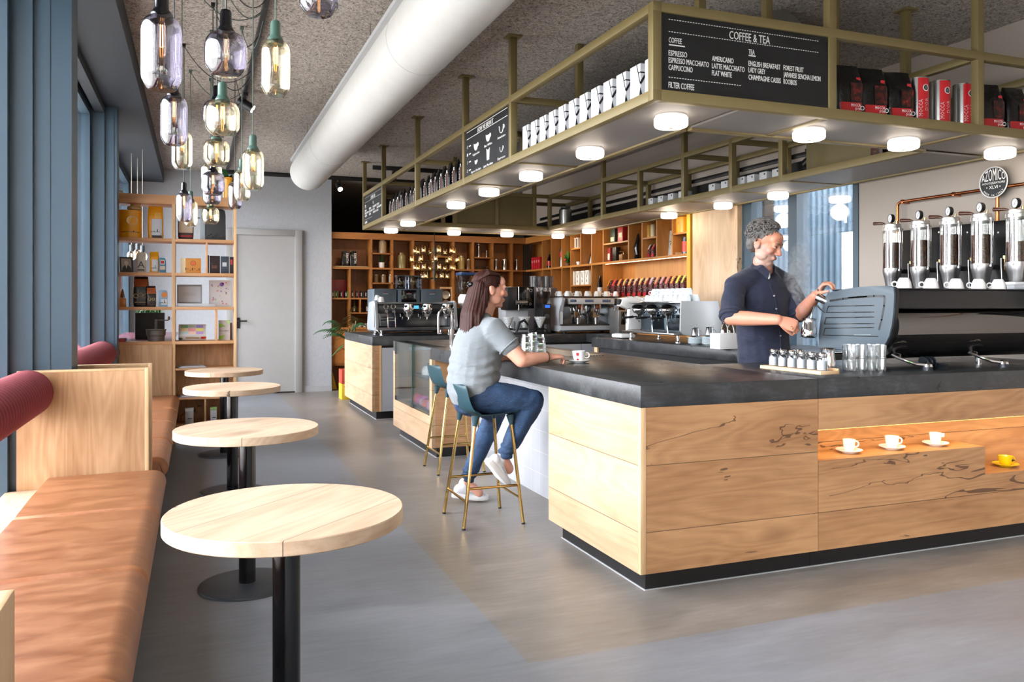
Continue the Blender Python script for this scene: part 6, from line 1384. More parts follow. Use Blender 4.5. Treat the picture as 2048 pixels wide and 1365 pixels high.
m = MB(); m.torus((.12, -.061, .555), .018, .003, LGREY, 20, 6, M.Rotation(R(90), 4, 'X')); m.build('badge', parent=t)
for i in range(3): MB().torus((.01 + .05 * i, -.061, .38), .014, .003, LGREY, 14, 6, M.Rotation(R(90), 4, 'X')).build('dial', parent=t)
MB().cyl((-.1, -.10, .40), (.05, -.10, .40), .03, m=mat('8a857c', .3, .8), n=18).build('brew_arm', parent=t); MB().lathe([(.001, 0), (.045, 0), (.05, .13), (.04, .15), (.001, .15)], glass('e8eaea', 0, .12, 'carafe_glass'), 20, c=(-.12, .0, .01)).build('carafe', parent=t); MB().box((-.2, -.12, 0), (.18, .12, .012), BLACK, .003).build('drip_tray', parent=t)
p = atY(942, 600, 9.65); t = thing('grinder', 'grinder with a large clear hopper and white drum behind the womans hair', 'grinder', (p.x, 9.65, zI))
MB().box((-.12, -.02, 0), (.12, .3, .33), mat('33373c', .4), .012).build('body', parent=t); MB().lathe([(.001, .33), (.09, .33), (.125, .38), (.125, .46), (.1, .5), (.001, .5)], WHITE, 26, c=(0, .12, 0)).build('drum', parent=t); MB().box((-.12, .01, .5), (.14, .24, .74), glass('d9dde0', 0, .12, 'hopper_acrylic_clear'), .01).build('hopper', parent=t); MB().box((-.125, .005, .74), (.145, .245, .775), mat('27406a', .3), .004).build('blue_lid', parent=t)
# dripper stand
p0, p1 = atY(1016, 660, 9.42), atY(1080, 660, 9.42)
t = thing('dripper_stand', 'black stand for the row of cut glass coffee drippers', 'stand', (p0.x, 9.42, zI)); L_ = p1.x - p0.x
MB().box((-.09, -.05, 0), (L_ + .09, .05, .008), BLACK).build('base', parent=t); MB().box((-.09, -.04, .055), (L_ + .09, .04, .062), BLACK).build('shelf', parent=t)
for x in (-.085, L_ + .08): MB().box((x, -.01, .008), (x + .01, .01, .055), BLACK).build('post', parent=t)
def cutglass():
    n = NT('cut_glass'); v = n.n('TexVoronoi'); n.l(n.coords(rand=True), v.inputs['Vector']); v.inputs['Scale'].default_value = 70
    t_ = n.n('BsdfTransparent'); g = n.bsdf(hexc('dfe2e2'), .08, 0); mx = n.n('MixShader'); n.l(n.ramp(v.outputs['Distance'], (.2, w4(.25)), (.5, w4(.85))), mx.inputs[0]); n.l(t_.outputs[0], mx.inputs[1]); n.l(g.outputs[0], mx.inputs[2]); n.l(mx.outputs[0], n.out.inputs[0]); return n.m
CUTG = cutglass()
for i in range(3):
    x = p0.x + L_ * i / 2; t = thing('coffee_dripper', ('cut glass coffee dripper by the womans shoulder', 'middle cut glass coffee dripper on the black stand', 'cut glass coffee dripper next to the black grinder')[i], 'dripper', (x, 9.42, zI + .0625), 0, None)
    MB().lathe([(.018, .02), (.075, .15), (.078, .155), (.073, .15), (.014, .024)], CUTG, 28).build('cone', parent=t); MB().lathe([(.001, 0), (.06, 0), (.065, .012), (.02, .02), (.001, .02)], BLACK, 24).build('collar', parent=t)
# --- bench machine with grey side panel
xb, yb = 4.32, 7.22
t = thing('espresso_machine', 'silver espresso machine with a large plain grey side panel, piled with cups', 'espresso machine', (xb, yb, zI), R(-90))
GP = mat('a3a5a5', .42, .2, name='plain_grey_panel')
yz = lambda x: M(((0, 0, 1, x), (1, 0, 0, 0), (0, 1, 0, 0), (0, 0, 0, 1)))
MB().prism([(-.02, .405), (.40, .405), (.46, .10), (.44, .075), (.06, .07), (0, .085), (-.03, .12)], -.01, .01, GP, yz(.58), .004).build('side_panel', parent=t)
MB().prism([(.0, .10), (.03, .42), (.12, .46), (.20, .44), (.22, .30), (.16, .10)], -.03, .03, WHITE, yz(-.50), .008).build('side_panel', parent=t)
MB().prism([(-.10, .36), (-.06, .44), (.04, .46), (.16, .40), (.12, .32), (-.02, .33)], -.05, .05, WHITE, yz(-.50), .01).build('control_head', parent=t); MB().box((-.53, -.105, .37), (-.47, -.085, .43), BLACK, mtx=M()).build('screen', parent=t)
MB().box((-.46, .16, .09), (.57, .42, .40), mat('8c949a', .2, .8), .01).build('body', parent=t); MB().box((-.46, .155, .11), (.57, .158, .27), mat('70808c', .08, 1)).build('splash_panel', parent=t)
MB().box((-.46, .0, .385), (.57, .42, .402), CHROME, .005).build('cup_rail', parent=t); MB().box((-.46, -.09, .075), (.57, .16, .098), STEEL, .008).build('drip_tray', parent=t)
for x in (-.3, -.02, .27):
    MB().sphere((x, .05, .315), (.075, .085, .055), CHROME, 20, 12).build('group_head', parent=t); MB().sphere((x, .02, .345), (.07, .06, .03), BLACKG, 16, 8).build('group_cap', parent=t); portafilter(t, x, .262, .04, .2)
for x in (-.40, .12, .40): steam_wand(t, x, .33, .24, .05)
for x in (-.40, .5):
    for y in (-.0, .34): adj_foot(t, x, y, 0, STEEL)
pr = random.Random(9); k = 0
for lay in range(2):
    for i in range(9 if lay == 0 else 8):
        for j in range(2):
            if lay and j == 1 and i > 5: continue
            lx = -.22 + i * .09 + lay * .045; ly = .10 + j * .10 + lay * .05
            wx, wy = xb + ly, yb - lx
            cup_copy(f'upturned cup on the silver machine, {"lower" if lay == 0 else "upper"} layer, {"front" if j == 0 else "rear"} row, {nth(i)} from far end', (wx, wy, zI + .4025 + lay * .064), pr.uniform(0, 6), 'cups piled on the silver machine', True, .042, .066, 'dfe6e8')
# things on the bench
def on(u, v, z): return atZ(u, v, z)
t = thing('kitchen_scale', 'white scale with a black tool lying on the machine bench', 'scale', V((4.36, 7.86, zI))); MB().box((-.09, -.11, .01), (.09, .11, .05), WHITE, .012).build('body', parent=t); MB().box((-.07, -.08, .051), (.07, .08, .056), LGREY, .002).build('plate', parent=t)
for x in (-.06, .06): MB().cyl((x, 0, 0), (x, 0, .01), .015, m=BLACK).build('foot', parent=t)
def saucer_stack(u, v, n_, nm):
    p = on(u, v, zI)
    for i in range(n_): saucer(f'pale saucer {nth(i)} from the bottom of the stack {nm}', (p.x, p.y, zI + i * .0085), .07, mat('cfdadd', .2), 'stacked saucers on the machine bench')
saucer_stack(1391, 690, 7, 'below the steel jug'); saucer_stack(1419, 691, 8, 'beside the white box')
for i, (u, v, zz) in enumerate(((1400, 690, zI + .068), (1427, 690, zI + .0765))):
    p = on((1391, 1419)[i], 690 + i, zI); t = thing('milk_jug', ('small steel milk jug on the shorter stack of saucers', 'small steel milk jug on the taller stack of saucers')[i], 'jug', (p.x, p.y, zz)); MB().lathe([(.001, .0), (.036, 0), (.038, .02), (.032, .08), (.034, .09), (.03, .08), (.001, .078)], CHROME, 24).build('body', parent=t); MB().torus((.045, -.0, .045), .02, .0035, CHROME, 14, 6, M.Rotation(R(90), 4, 'X')).build('handle', parent=t)
p = on(1450, 699, zI); t = thing('paper_box', 'plain white box on the machine bench beside the barista', 'box', (p.x + .05, p.y + .07, zI)); MB().box((-.10, -.07, 0), (.10, .07, .13), WHITE, .002).build('box', parent=t)
for i, u in enumerate((1449, 1461)):
    p = atY(u, 660, 5.95); t = thing('bottle', ('empty clear bottle behind the white box', 'empty clear bottle partly behind the baristas elbow')[i], 'bottle', (p.x, 5.95, zI)); MB().lathe([(.001, 0), (.034, 0), (.036, .01), (.036, .13), (.03, .17), (.013, .2), (.012, .27), (.014, .275)], glass('d8d6cc', 0, .12, 'bottle_glass'), 22).build('body', parent=t)
t = thing('coffee_brewer', 'small steel and black brewer between the white and the silver machine', 'coffee machine', (5.05, 9.05, zI)); MB().box((-.10, 0, 0), (.10, .25, .30), mat('8d8b88', .35, .7), .01).build('body', parent=t); MB().box((-.07, -.03, .12), (.03, .0, .28), BLACKG, .006).build('front', parent=t); MB().box((-.09, -.06, 0), (.09, 0, .03), BLACK, .004).build('tray', parent=t)
# ------------------------------------------------------------------ black machine on the bar
MX, MXE, MY0, MY1 = 3.615, 4.80, 3.44, 4.03
t = thing('espresso_machine', 'large black espresso machine with a slotted grey side panel on the bar', 'espresso machine', (MX, MY0, ZT))
def loc_(u, v): q = atX(u, v, MX); return (q.y - MY0, q.z - ZT)
P_ = [loc_(u, v) for u, v in ((1659, 586), (1690, 579), (1721.5, 574.4), (1752, 572.4), (1784, 572), (1791, 576), (1792, 590), (1790.6, 623), (1787, 650), (1782, 672), (1775, 687), (1765, 696), (1752, 701), (1700, 700.5), (1640.6, 696.7), (1641, 665), (1647, 620), (1653, 598))]
SG = mat('47525a', .4, .1, name='blue_grey_panel')
MB().prism(P_, -.014, 0, SG, yz(0), .003).build('side_panel', parent=t)
MB().prism([(y - .004, z_ - .004) for y, z_ in P_], 0, .02, BLACK, yz(0)).build('side_frame', parent=t)
m = MB(); sl = mat('0c0f10', .25); sb = mat('7d8a8c', .3)  # dark strips draw the slots; pale ones paint light seen through them
def slit(pts, w_=.007, mm=None):
    pts = [V(loc_(*q)) for q in pts]
    for a, b in zip(pts[:-1], pts[1:]):
        d = (b - a).normalized(); n_ = V((-d.y, d.x)) * w_ / 2; e = d * w_ * .3
        m.prism([tuple(a - e + n_), tuple(b + e + n_), tuple(b + e - n_), tuple(a - e - n_)], -.0152, -.0143, mm or sl, yz(0))
slit([(1664, 602), (1690, 598), (1720, 594.5), (1752, 592.5), (1772, 592.5)], .012); slit([(1773, 593), (1772, 612), (1767, 640), (1762, 659)], .012); slit([(1700, 596), (1738, 593.5)], .007, sb)
for a, b in (((1660.5, 613), (1657, 625.5)), ((1656, 636), (1652.5, 648.5)), ((1654, 657), (1650.5, 670.5))):
    slit([(1752, a[1] - 1.5), a, b, (1752 + (8 if b[1] > 660 else 0), b[1] - (1 if b[1] < 660 else -3))], .0055); slit([(1715, a[1] - .8), (1748, a[1] - 1.4)], .003, sb); slit([(1712, b[1] - .4), (1745, b[1] - .7)], .003, sb)
m.build('slots', parent=t, fix=False)
Ln = MXE - MX
MB().box((.02, -.0, .345), (Ln, .5, .455), mat('0d0e10', .35), .012).build('upper_casing', parent=t); MB().box((.02, .0, .4555), (Ln, .5, .462), mat('15161a', .3), .002).build('cup_tray', parent=t)
prof = [(.05, .345), (.012, .33), (-.008, .28), (-.01, .24), (.005, .19), (.03, .155), (.5, .155), (.5, .345)]
def gloss(): 
    n = NT('black_mirror_enamel'); n.bsdf(hexc('6e6c6a'), .03, 1); return n.m
MB().prism(prof, .02, Ln, gloss(), yz(0), 0, True).build('mirror_back', parent=t, sharp=50)
MB().prism([(.03, .155), (.05, .10), (.12, .062), (.4, .06), (.45, .155)], .02, Ln, mat('0a0a0b', .18), yz(0), 0, True).build('belly', parent=t, sharp=50)
for x0 in (.02, .62, 1.2):
    MB().tube([(x0 + .02, .10, .10), (x0 + .06, .04, .065), (x0 + .13, .0, .035), (x0 + .20, -.01, .028)], .009, CHROME, 10).build('leg', parent=t); MB().tube([(x0 + .11, .09, .11), (x0 + .085, .07, .075), (x0 + .05, .055, .068)], .008, CHROME, 8).build('leg_brace', parent=t)
    MB().lathe([(.001, .02), (.027, .02), (.024, .034), (.012, .043), (.001, .045)], CHROME, 20, c=(x0 + .21, -.01, 0)).build('foot_dome', parent=t); MB().cyl((x0 + .21, -.01, 0), (x0 + .21, -.01, .02), .028, m=mat('20262b', .4), n=20).build('foot', parent=t)
MB().cyl((.95, .25, .0), (.95, .25, .075), .02, m=CHROME).build('drain_pipe', parent=t)
# front working side, towards the barista
for i in range(3): x = .28 + .38 * i; MB().cyl((x, .56, .30), (x, .56, .2), .05, m=CHROME, n=20).build('group_head', parent=t); MB().tube([(x, .6, .19), (x, .665, .185)], .012, BLACK, 8).build('portafilter_handle', parent=t)
MB().box((.02, .5, .05), (Ln, .58, .075), STEEL, .006).build('drip_tray', parent=t)
MB().cyl((.03, .50, .36), (.03, .56, .372), .024, m=CHROME, n=20).build('steam_valve', parent=t)
# chrome collar + lever + wand near the barista hand
cups_u = (1808, 1862, 1912, 1957, 1997)
for i, u in enumerate(cups_u):
    p = atY(u, 570, MY0 + .12); tt = thing('cup', ('white cup with a red stripe upside down beside the slotted grey panel', 'second upturned red striped cup along the black machine', 'third upturned red striped cup along the black machine, the middle one', 'fourth upturned red striped cup along the black machine', 'fifth upturned red striped cup, beside the folded cloths')[i], 'cup', (p.x, MY0 + .12, ZT + .4625), R(150), 'upturned red striped cups on the black machine')
    cup_parts(tt, .044, .062, inv=True); m = MB(); rg = [[((.0445 * (.58 + .42 * min(1, (.062 - z_) / .05)) + .0008) * math.cos(a), (.0445 * (.58 + .42 * min(1, (.062 - z_) / .05)) + .0008) * math.sin(a), z_) for a in [R(150) + R(24) * k / 4 for k in range(5)]] for z_ in (.002, .02, .04, .056)]; m.rings(rg, mat('a81e3c', .35), closed=False); m.build('red_stripe', parent=tt, fix=False)
tt = thing('towel', 'folded white and grey cloths on the black machine past the cups', 'towel', (atY(2032, 560, MY0 + .2).x, MY0 + .2, ZT + .4625)); MB().box((-.12, -.08, 0), (.14, .1, .03), mat('c9cdd2', .8), .012).build('lower_fold', parent=tt); MB().box((-.1, -.07, .03), (.12, .09, .05), mat('e6e8ea', .8), .01).build('upper_fold', parent=tt)
lx0 = atY(1825, 730, 3.62).x
for i in range(8):
    tt = thing('takeaway_lid', (f'black plastic lid standing on edge under the black machine, {nth(i)} in the row' if i < 5 else f'black plastic lid lying flat under the black machine, {nth(i - 5)} from the bottom'), 'lid', (lx0 - .05 + .016 * i, 3.50 + .01 * (i % 2), ZT) if i < 5 else (lx0 + .09, 3.50, ZT + .0095 * (i - 5)), 0, 'black lids under the black machine')
    L = M.Translation((0, 0, .037)) @ M.Rotation(R(76), 4, 'Y') if i < 5 else M()
    MB().lathe([(.001, 0), (.034, 0), (.036, .004), (.034, .008), (.001, .008)], mat('1a1f24', .3), 22, L).build('rim', parent=tt); MB().lathe([(.001, .008), (.024, .008), (.022, .0092), (.001, .0092)], BLACK, 18, L).build('raised_top', parent=tt)
# ------------------------------------------------------------------ bean silos on the right wall
SX = 4.93; sil_u = (1784, 1840, 1900, 1963, 2034); fills = (1.80, 1.80, 1.82, 1.80, 1.735)
t = thing('silo_board', 'black mounting board with fittings behind the bean silos', 'board'); y1 = atX(1800, 500, 5.06).y
MB().box((5.06, 3.2, 1.25), (5.10, y1, 1.90), BLACK, .003).build('board', parent=t); MB().box((5.10, 3.3, 1.3), (XR - .002, 3.4, 1.8), BLACK).build('bracket', parent=t); MB().box((5.10, 4.3, 1.3), (XR - .002, 4.4, 1.8), BLACK).build('bracket', parent=t)
for i, yy in enumerate([3.35 + .118 * k for k in range(11)]): MB().cyl((5.06, yy, 1.86 - .02 * (i % 3)), (5.054, yy, 1.86 - .02 * (i % 3)), .006, m=CHROME, n=10).build('bolt', parent=t)
BEANS = mat('3a1f12', .5, var=.8, name='roasted_beans')
def beanmat():
    n = NT('roasted_bean_fill'); v = n.n('TexVoronoi'); n.l(n.coords(rand=True), v.inputs['Vector']); v.inputs['Scale'].default_value = 110
    n.bsdf(n.ramp(v.outputs['Distance'], (.05, hexc('8a4e22')), (.4, hexc('4a2612')), (.8, hexc('1a0c06'))), .4); return n.m
BEANF = beanmat(); ALU = mat('c4c4c4', .28, 1, name='turned_aluminium')
for i, u in enumerate(sil_u):
    y = atX(u, 500, SX).y
    t = thing('bean_silo', f'glass bean silo with pressure gauge, {nth(i)} along the wall from the window', 'bean silo', (SX, y, 0), 0, 'glass bean silos on the wall')
    MB().lathe([(.062, 1.606), (.064, 1.606), (.064, 1.892), (.062, 1.892)], glass('f1f1ee', 0, .13, 'silo_glass'), 36).build('glass_tube', parent=t)
    MB().lathe([(.001, 1.607), (.0605, 1.607), (.0605, fills[i]), (.001, fills[i] + .004)], BEANF, 32).build('beans', parent=t)
    MB().lathe([(.001, 1.892), (.068, 1.892), (.068, 1.915), (.064, 1.918), (.064, 1.938), (.06, 1.942), (.001, 1.942)], ALU, 36).build('top_cap', parent=t)
    MB().lathe([(.001, 1.38), (.03, 1.38), (.038, 1.44), (.058, 1.545), (.066, 1.575), (.066, 1.606), (.001, 1.606)], ALU, 36).build('funnel', parent=t)
    MB().box((.066, -.03, 1.57), (.128, .03, 1.60), BLACK, .003).build('bracket', parent=t)
    G_ = M.Translation((-.02, 0, 1.985)) @ M.Rotation(R(-18), 4, 'Z') @ M(((0, 0, -1, 0), (-1, 0, 0, 0), (0, 1, 0, 0), (0, 0, 0, 1)))
    MB().lathe([(.001, -.024), (.030, -.024), (.033, -.018), (.033, .002), (.030, .003), (.030, 0), (.001, 0)], BLACK, 30, G_).build('gauge_case', parent=t); gc = COL.objects[-1]; MB().lathe([(.001, .0008), (.0295, .0008)], mat('e4e6ea', .3), 30, G_).build('gauge_face', parent=gc)
    m = MB(); m.box((-.001, -.014, .0012), (.001, .018, .002), BLACK, mtx=G_ @ M.Rotation(R(-38), 4, 'Z'))
    for k in range(11): a = R(225 - 27 * k); m.box((-.0008, .022, .0012), (.0008, .027, .0016), BLACK, mtx=G_ @ M.Rotation(a - R(90), 4, 'Z'))
    m.build('gauge_needle', parent=gc); MB().cyl((0, 0, 1.94), (-.005, 0, 1.958), .007, m=BRASS, n=10).build('gauge_stem', parent=t); MB().cyl((.02, -.025, 1.94), (.02, -.025, 1.966), .008, m=BRASS, n=12).build('brass_valve', parent=t)
    MB().tube([(-.04, .03, 1.944), (-.05, .05, 1.95), (-.05, .125, 1.956)], [.007, .011, .014], mat('4a2818', .35, name='dark_wood'), 10).build('lever_handle', parent=t)
    for a in (200, 262, 340, 80):
        c_, s_ = math.cos(R(a)) * .082, math.sin(R(a)) * .082; MB().cyl((c_, s_, 1.585), (c_, s_, 1.91), .0028, m=STEEL, n=8).build('tie_rod', parent=t); tr = COL.objects[-1]
        for z_ in (1.59, 1.905): MB().box((c_ * .8 - .006, s_ * .8 - .006, z_ - .008), (c_ * 1.05 + .006, s_ * 1.05 + .006, z_ + .008), ALU, .002).build('rod_clip', parent=tr)
    if i < 4:
        MB().tube([(.06, -.105, 1.44), (.05, -.105, 1.60), (.05, -.105, 1.64)], .004, STEEL, 8).build('gas_line', parent=t); MB().cyl((.05, -.13, 1.635), (.05, -.13, 1.655), .012, m=mat('d8c27a', .3, .6), n=14).build('brass_knob', parent=t); MB().tube([(.05, -.13, 1.635), (.055, -.128, 1.56), (.1, -.12, 1.5)], .004, BRASS, 8).build('valve_line', parent=t)
pc = atX(1795, 405, 5.2)
t = thing('copper_pipe', 'copper pipe running along the wall above the bean silos', 'pipe')
MB().tube([(5.2, pc.y, 1.9), (5.2, pc.y, pc.z - .035), (5.2, pc.y - .01, pc.z - .012), (5.2, pc.y - .035, pc.z), (5.2, 2.5, pc.z)], .012, COPPER, 12).build('main_pipe', parent=t)
yv = atX(1995, 430, 5.2).y; MB().cyl((5.2, yv, 1.9), (5.2, yv, pc.z - .008), .0125, m=COPPER, n=14).build('drop_pipe', parent=t)
for yy in (pc.y - .06, 4.4, 3.4): MB().box((5.19, yy, pc.z - .016), (XR - .002, yy + .02, pc.z + .016), COPPER, .003).build('pipe_clip', parent=t)
c = atX(1988, 365, 5.19)
t = thing('wall_sign', 'round black wall sign with white lettering above the bean silos', 'sign', (5.19, c.y, c.z)); SG_ = M(((0, 0, -1, -.006), (-1, 0, 0, 0), (0, 1, 0, 0), (0, 0, 0, 1))); RS = .108
MB().lathe([(.001, 0), (RS, 0), (RS, .014), (.001, .014)], mat('16181c', .4), 48, M(((0, 0, -1, .008), (-1, 0, 0, 0), (0, 1, 0, 0), (0, 0, 0, 1)))).build('disc', parent=t); MB().torus((-.006, 0, 0), RS - .002, .0045, mat('cfcfcf', .4), 48, 8, M.Rotation(R(90), 4, 'Y')).build('rim', parent=t); MB().box((.008, -.02, -.02), (XR - 5.19, .02, .02), BLACK).build('wall_bracket', parent=t)
m = MB(); mm = MB(); mm.text('AZOMICO', .085, M(), CHALK, fit=.182)
xs = [v.co.x for v in mm.bm.verts]; ys_ = [v.co.y for v in mm.bm.verts]; x0, x1, yt = min(xs), max(xs), max(ys_)
for v in mm.bm.verts:
    x = v.co.x - (x0 + x1) / 2; v.co = SG_ @ V((x, .012 + v.co.y / yt * (math.sqrt(max(1e-5, (RS - .010) ** 2 - x * x * .96)) - .012), v.co.z))
me = bpy.data.meshes.new('tmp'); mm.bm.to_mesh(me); mm.bm.free(); m.mi(CHALK); m.bm.from_mesh(me); bpy.data.meshes.remove(me)
m.text('AZOTIZZATORE', .02, SG_ @ M.Translation((-.088, -.011, 0)), CHALK, fit=.176, res=2); m.text('XLVI', .032, SG_ @ M.Translation((-.033, -.044, 0)), CHALK, fit=.066)
for s in (-1, 1): m.lathe([(.001, 0), (.004, 0), (.004, .0006), (.001, .0006)], CHALK, 12, SG_ @ M.Translation((s * .05, -.033, 0)))
word = 'MADE IN ITALY'
for i, ch in enumerate(word):
    if ch == ' ': continue
    a = R(-90) + (i - 6) * R(8.2); r_ = RS - .012; m.text(ch, .017, SG_ @ M.Translation((r_ * math.cos(a), r_ * math.sin(a), 0)) @ M.Rotation(a + R(90), 4, 'Z'), CHALK, align='CENTER', res=2)
m.build('lettering', parent=t, fix=False)
# ------------------------------------------------------------------ on the bar
t = thing('wooden_tray', 'long narrow oak tray under the sugar shakers on the bar', 'tray', (3.06, 3.40, ZT)); MB().box((0, 0, 0), (.125, .495, .018), oak('oak_tray', 'Y', 'e0c49c', 'c39d70', crack=False, knots=False, rings=.4), .002).build('board', parent=t); MB().box((.115, .0, .018), (.125, .495, .03), OAKEDGE, .001).build('rear_lip', parent=t)
SUG = mat('dfe2e6', .3, var=.2, name='white_sugar')
for i in range(6):
    t = thing('sugar_shaker', f'glass sugar shaker with a chrome lid, {nth(5 - i)} from the far end of the tray', 'sugar shaker', (3.06 + .055, 3.40 + .05 + i * .078, ZT + .0185), 0, 'sugar shakers on the tray')
    MB().lathe([(.001, 0), (.026, 0), (.028, .004), (.028, .055), (.022, .068), (.021, .072)], glass('eef2f4', 0, .14, 'shaker_glass'), 26).build('glass', parent=t); MB().lathe([(.001, .002), (.0255, .002), (.0255, .05), (.001, .052)], SUG, 20).build('sugar', parent=t)
    MB().lathe([(.023, .068), (.024, .070), (.024, .088), (.019, .095), (.008, .0965), (.001, .0965)], CHROME, 26).build('lid', parent=t)
t = thing('milk_jug', 'tall steel milk jug behind the end of the sugar tray', 'jug', (3.29, 3.60, ZT)); MB().lathe([(.001, 0), (.042, 0), (.044, .006), (.043, .055), (.037, .075), (.037, .12), (.040, .128), (.037, .126), (.001, .118)], CHROME, 32).build('body', parent=t); MB().tube([(.04, .03, .1), (.06, .055, .1), (.062, .056, .04), (.042, .034, .03)], .004, CHROME, 8).build('handle', parent=t)
tp = thing('drinking_glass', 'clear tumbler', 'glass', (0, 0, 0)); MB().lathe([(.001, .004), (.020, .0), (.0215, .004), (.0255, .078), (.0238, .078), (.0195, .010), (.001, .010)], glass('fafbfb', 0, .3, 'tumbler_glass'), 10).build('tumbler', parent=tp); kids(tp)
for i in range(4):
    for j in range(2):
        for k in range(1 if False else 2):
            u = (1679, 1693, 1709, 1724)[i]; q = atZ(u, 743 - (3 - i) * 1.4, ZT); L_ = f'clear tumbler behind the steel jug, {"lower" if k == 0 else "upper"} tier, {"front" if j == 0 else "rear"} row, {nth(i)} pile'
            loc = (3.395 + .0525 * i + .024 * j, 3.535 - .0203 * i + .060 * j, ZT + k * .0685)
            if i == 0 and j == 0 and k == 0: o = tp; o.location = loc; o['label'] = L_
            else: o = dup(tp, L_, loc, .3 * i)
            o['group'] = 'stacked clear tumblers on the bar'
# cup in front of the woman
saucer('white saucer under the cup on the bar in front of the woman', (2.27, 4.675, ZT), .075)
def logo_cup(label, loc, rz, r, h, txt_, col, handle='ring', body=None, band=None):
    t = thing('cup', label, 'cup', loc, rz); cup_parts(t, r, h, body, handle=handle); m = MB()
    if band:
        rg = [[((r * (.62 + .38 * min(1, z_ / h * 1.1)) + .0012) * math.cos(a), (r * (.62 + .38 * min(1, z_ / h * 1.1)) + .0012) * math.sin(a), z_) for a in [R(-118) + R(24) * k / 4 for k in range(5)]] for z_ in [h * q for q in (.06, .3, .5, .7, .84)]]
        m.rings(rg, mat(band, .35), closed=False)
    if txt_:
        mm = MB(); mm.text(txt_, .011, M(), mat(col, .4), fit=h * .62, res=1)
        for v in mm.bm.verts: x, y = v.co.x, v.co.y; zz = h * .16 + x; rr = r * (.62 + .38 * min(1, zz / h * 1.1)) + .0022; a = R(-110) - y / rr + R(10); v.co = V((rr * math.cos(a), rr * math.sin(a), zz))
        me = bpy.data.meshes.new('tmp'); mm.bm.to_mesh(me); mm.bm.free(); m.mi(mat(col, .4)); m.bm.from_mesh(me); bpy.data.meshes.remove(me)
    if m.bm.faces: m.build('logo', parent=t, fix=False)
    return t
logo_cup('white cup with a red label on the bar in front of the woman', (2.27, 4.675, ZT + .0062), -.35, .043, .07, 'dalla', 'f4f4f2', band='c8202c')
t = thing('spoon', 'small steel spoon on the saucer of the cup by the woman', 'spoon', (2.20, 4.66, ZT + .019)); MB().tube([(-.05, .0, 0), (.01, .005, .0), (.03, .006, -.002)], [.003, .003, .006], CHROME, 8).build('spoon', parent=t)
for i, (u, lab) in enumerate(((1698, 'white cup with dark lettering on its saucer in the bar niche'), (1784, 'plain white tapered cup in the middle of the bar niche'), (1871, 'white cup with yellow lettering and a square handle in the bar niche'))):
    p = atZ(u, 905 - i * 8, .548); p.y = BY + .12; p = V((atY(u, 900, BY + .12).x, BY + .12, .5482)); saucer(('white saucer in the bar niche beside the seam', 'white saucer under the plain cup in the bar niche', 'white saucer under the square handled cup in the niche')[i], p, .068); q = p + V((0, 0, .0062))
    logo_cup(lab, q, -.2, .033 - (0 if i != 1 else -.004), .064, ('BARISTA', '', 'DALLAS')[i], ('1a1a1a', '', 'd8a030')[i], ('ring', 'ring', 'square')[i])
p = V((atY(2011, 900, BY + .12).x, BY + .12, .393)); YC = mat('e2c012', .2, name='yellow_porcelain'); saucer('yellow saucer on the lower step of the bar niche', p, .07, YC); t = logo_cup('yellow espresso cup on the lower step of the bar niche', p + V((0, 0, .0062)), -.2, .04, .055, '', '1a1a1a', 'ring', YC); m = MB(); m.lathe([(.001, 0), (.006, 0), (.006, .001), (.001, .001)], BLACK, 14, M.Translation((.012, -.0385, .034)) @ M.Rotation(R(90), 4, 'X')); m.box((.021, -.034, .031), (.032, -.031, .037), BLACK); m.build('logo', parent=t)
# upside down glasses near the woman
for i, (u, v) in enumerate(((1052, 706), (1080, 708), (1066, 701))):
    q = atZ(u, v, ZT)
    for k in range(2):
        t = thing('drinking_glass', f'{"lower" if k == 0 else "upper"} faceted glass upside down by the womans forearm, {("closest to her", "by the drain grille", "behind the other two")[i]}', 'glass', (q.x, q.y, ZT + k * .045), 0, 'upturned faceted glasses by the woman')
        MB().lathe([(.046, 0), (.046, .01), (.04, .06), (.03, .09), (.032, .1), (.001, .1)], glass('f8fafa', 0, .5, 'faceted_glass'), 9).build('tumbler', parent=t)
t = thing('drain_grille', 'perforated steel drain grille let into the bar behind the cup', 'grille', (2.48, 5.25, ZT)); 
def perf():
    n = NT('perforated_steel'); tc = n.n('TexCoord'); v = n.n('TexVoronoi'); v.inputs['Randomness'].default_value = 0; n.l(tc.outputs['Object'], v.inputs['Vector']); v.inputs['Scale'].default_value = 42
    n.bsdf(n.ramp(v.outputs['Distance'], (.28, hexc('1c1c1c')), (.34, hexc('c2bdb6'))), .3, .8); return n.m
MB().box((0, 0, 0), (.27, 1.15, .004), perf()).build('plate', parent=t)
t = thing('tap', 'chrome gooseneck tap on the counter behind the display case', 'tap', (2.12, 6.94, ZT)); MB().cyl((0, 0, 0), (0, 0, .15), .019, m=CHROME, n=20).build('body', parent=t); MB().tube([(0, 0, .15), (0, 0, .27), (-.01, .0, .315), (-.045, .01, .345), (-.085, .015, .335), (-.112, .02, .30), (-.118, .02, .26), (-.118, .02, .11)], .0095, CHROME, 12).build('spout', parent=t); MB().cyl((.02, 0, .1), (.05, 0, .11), .007, m=CHROME, n=10).build('lever', parent=t); MB().cyl((0, 0, 0), (0, 0, .004), .026, m=CHROME, n=20).build('base_ring', parent=t)
t = thing('hose_tap', 'black flexible hose tap behind the upturned glasses', 'tap', (2.62, 6.35, ZT)); MB().tube([(0, 0, 0), (0, .0, .14), (-.01, -.0, .2), (-.06, -.04, .24), (-.12, -.08, .22), (-.15, -.1, .15)], .011, BLACK, 10).build('hose', parent=t); MB().cyl((0, 0, 0), (0, 0, .02), .025, m=CHROME).build('base_ring', parent=t)
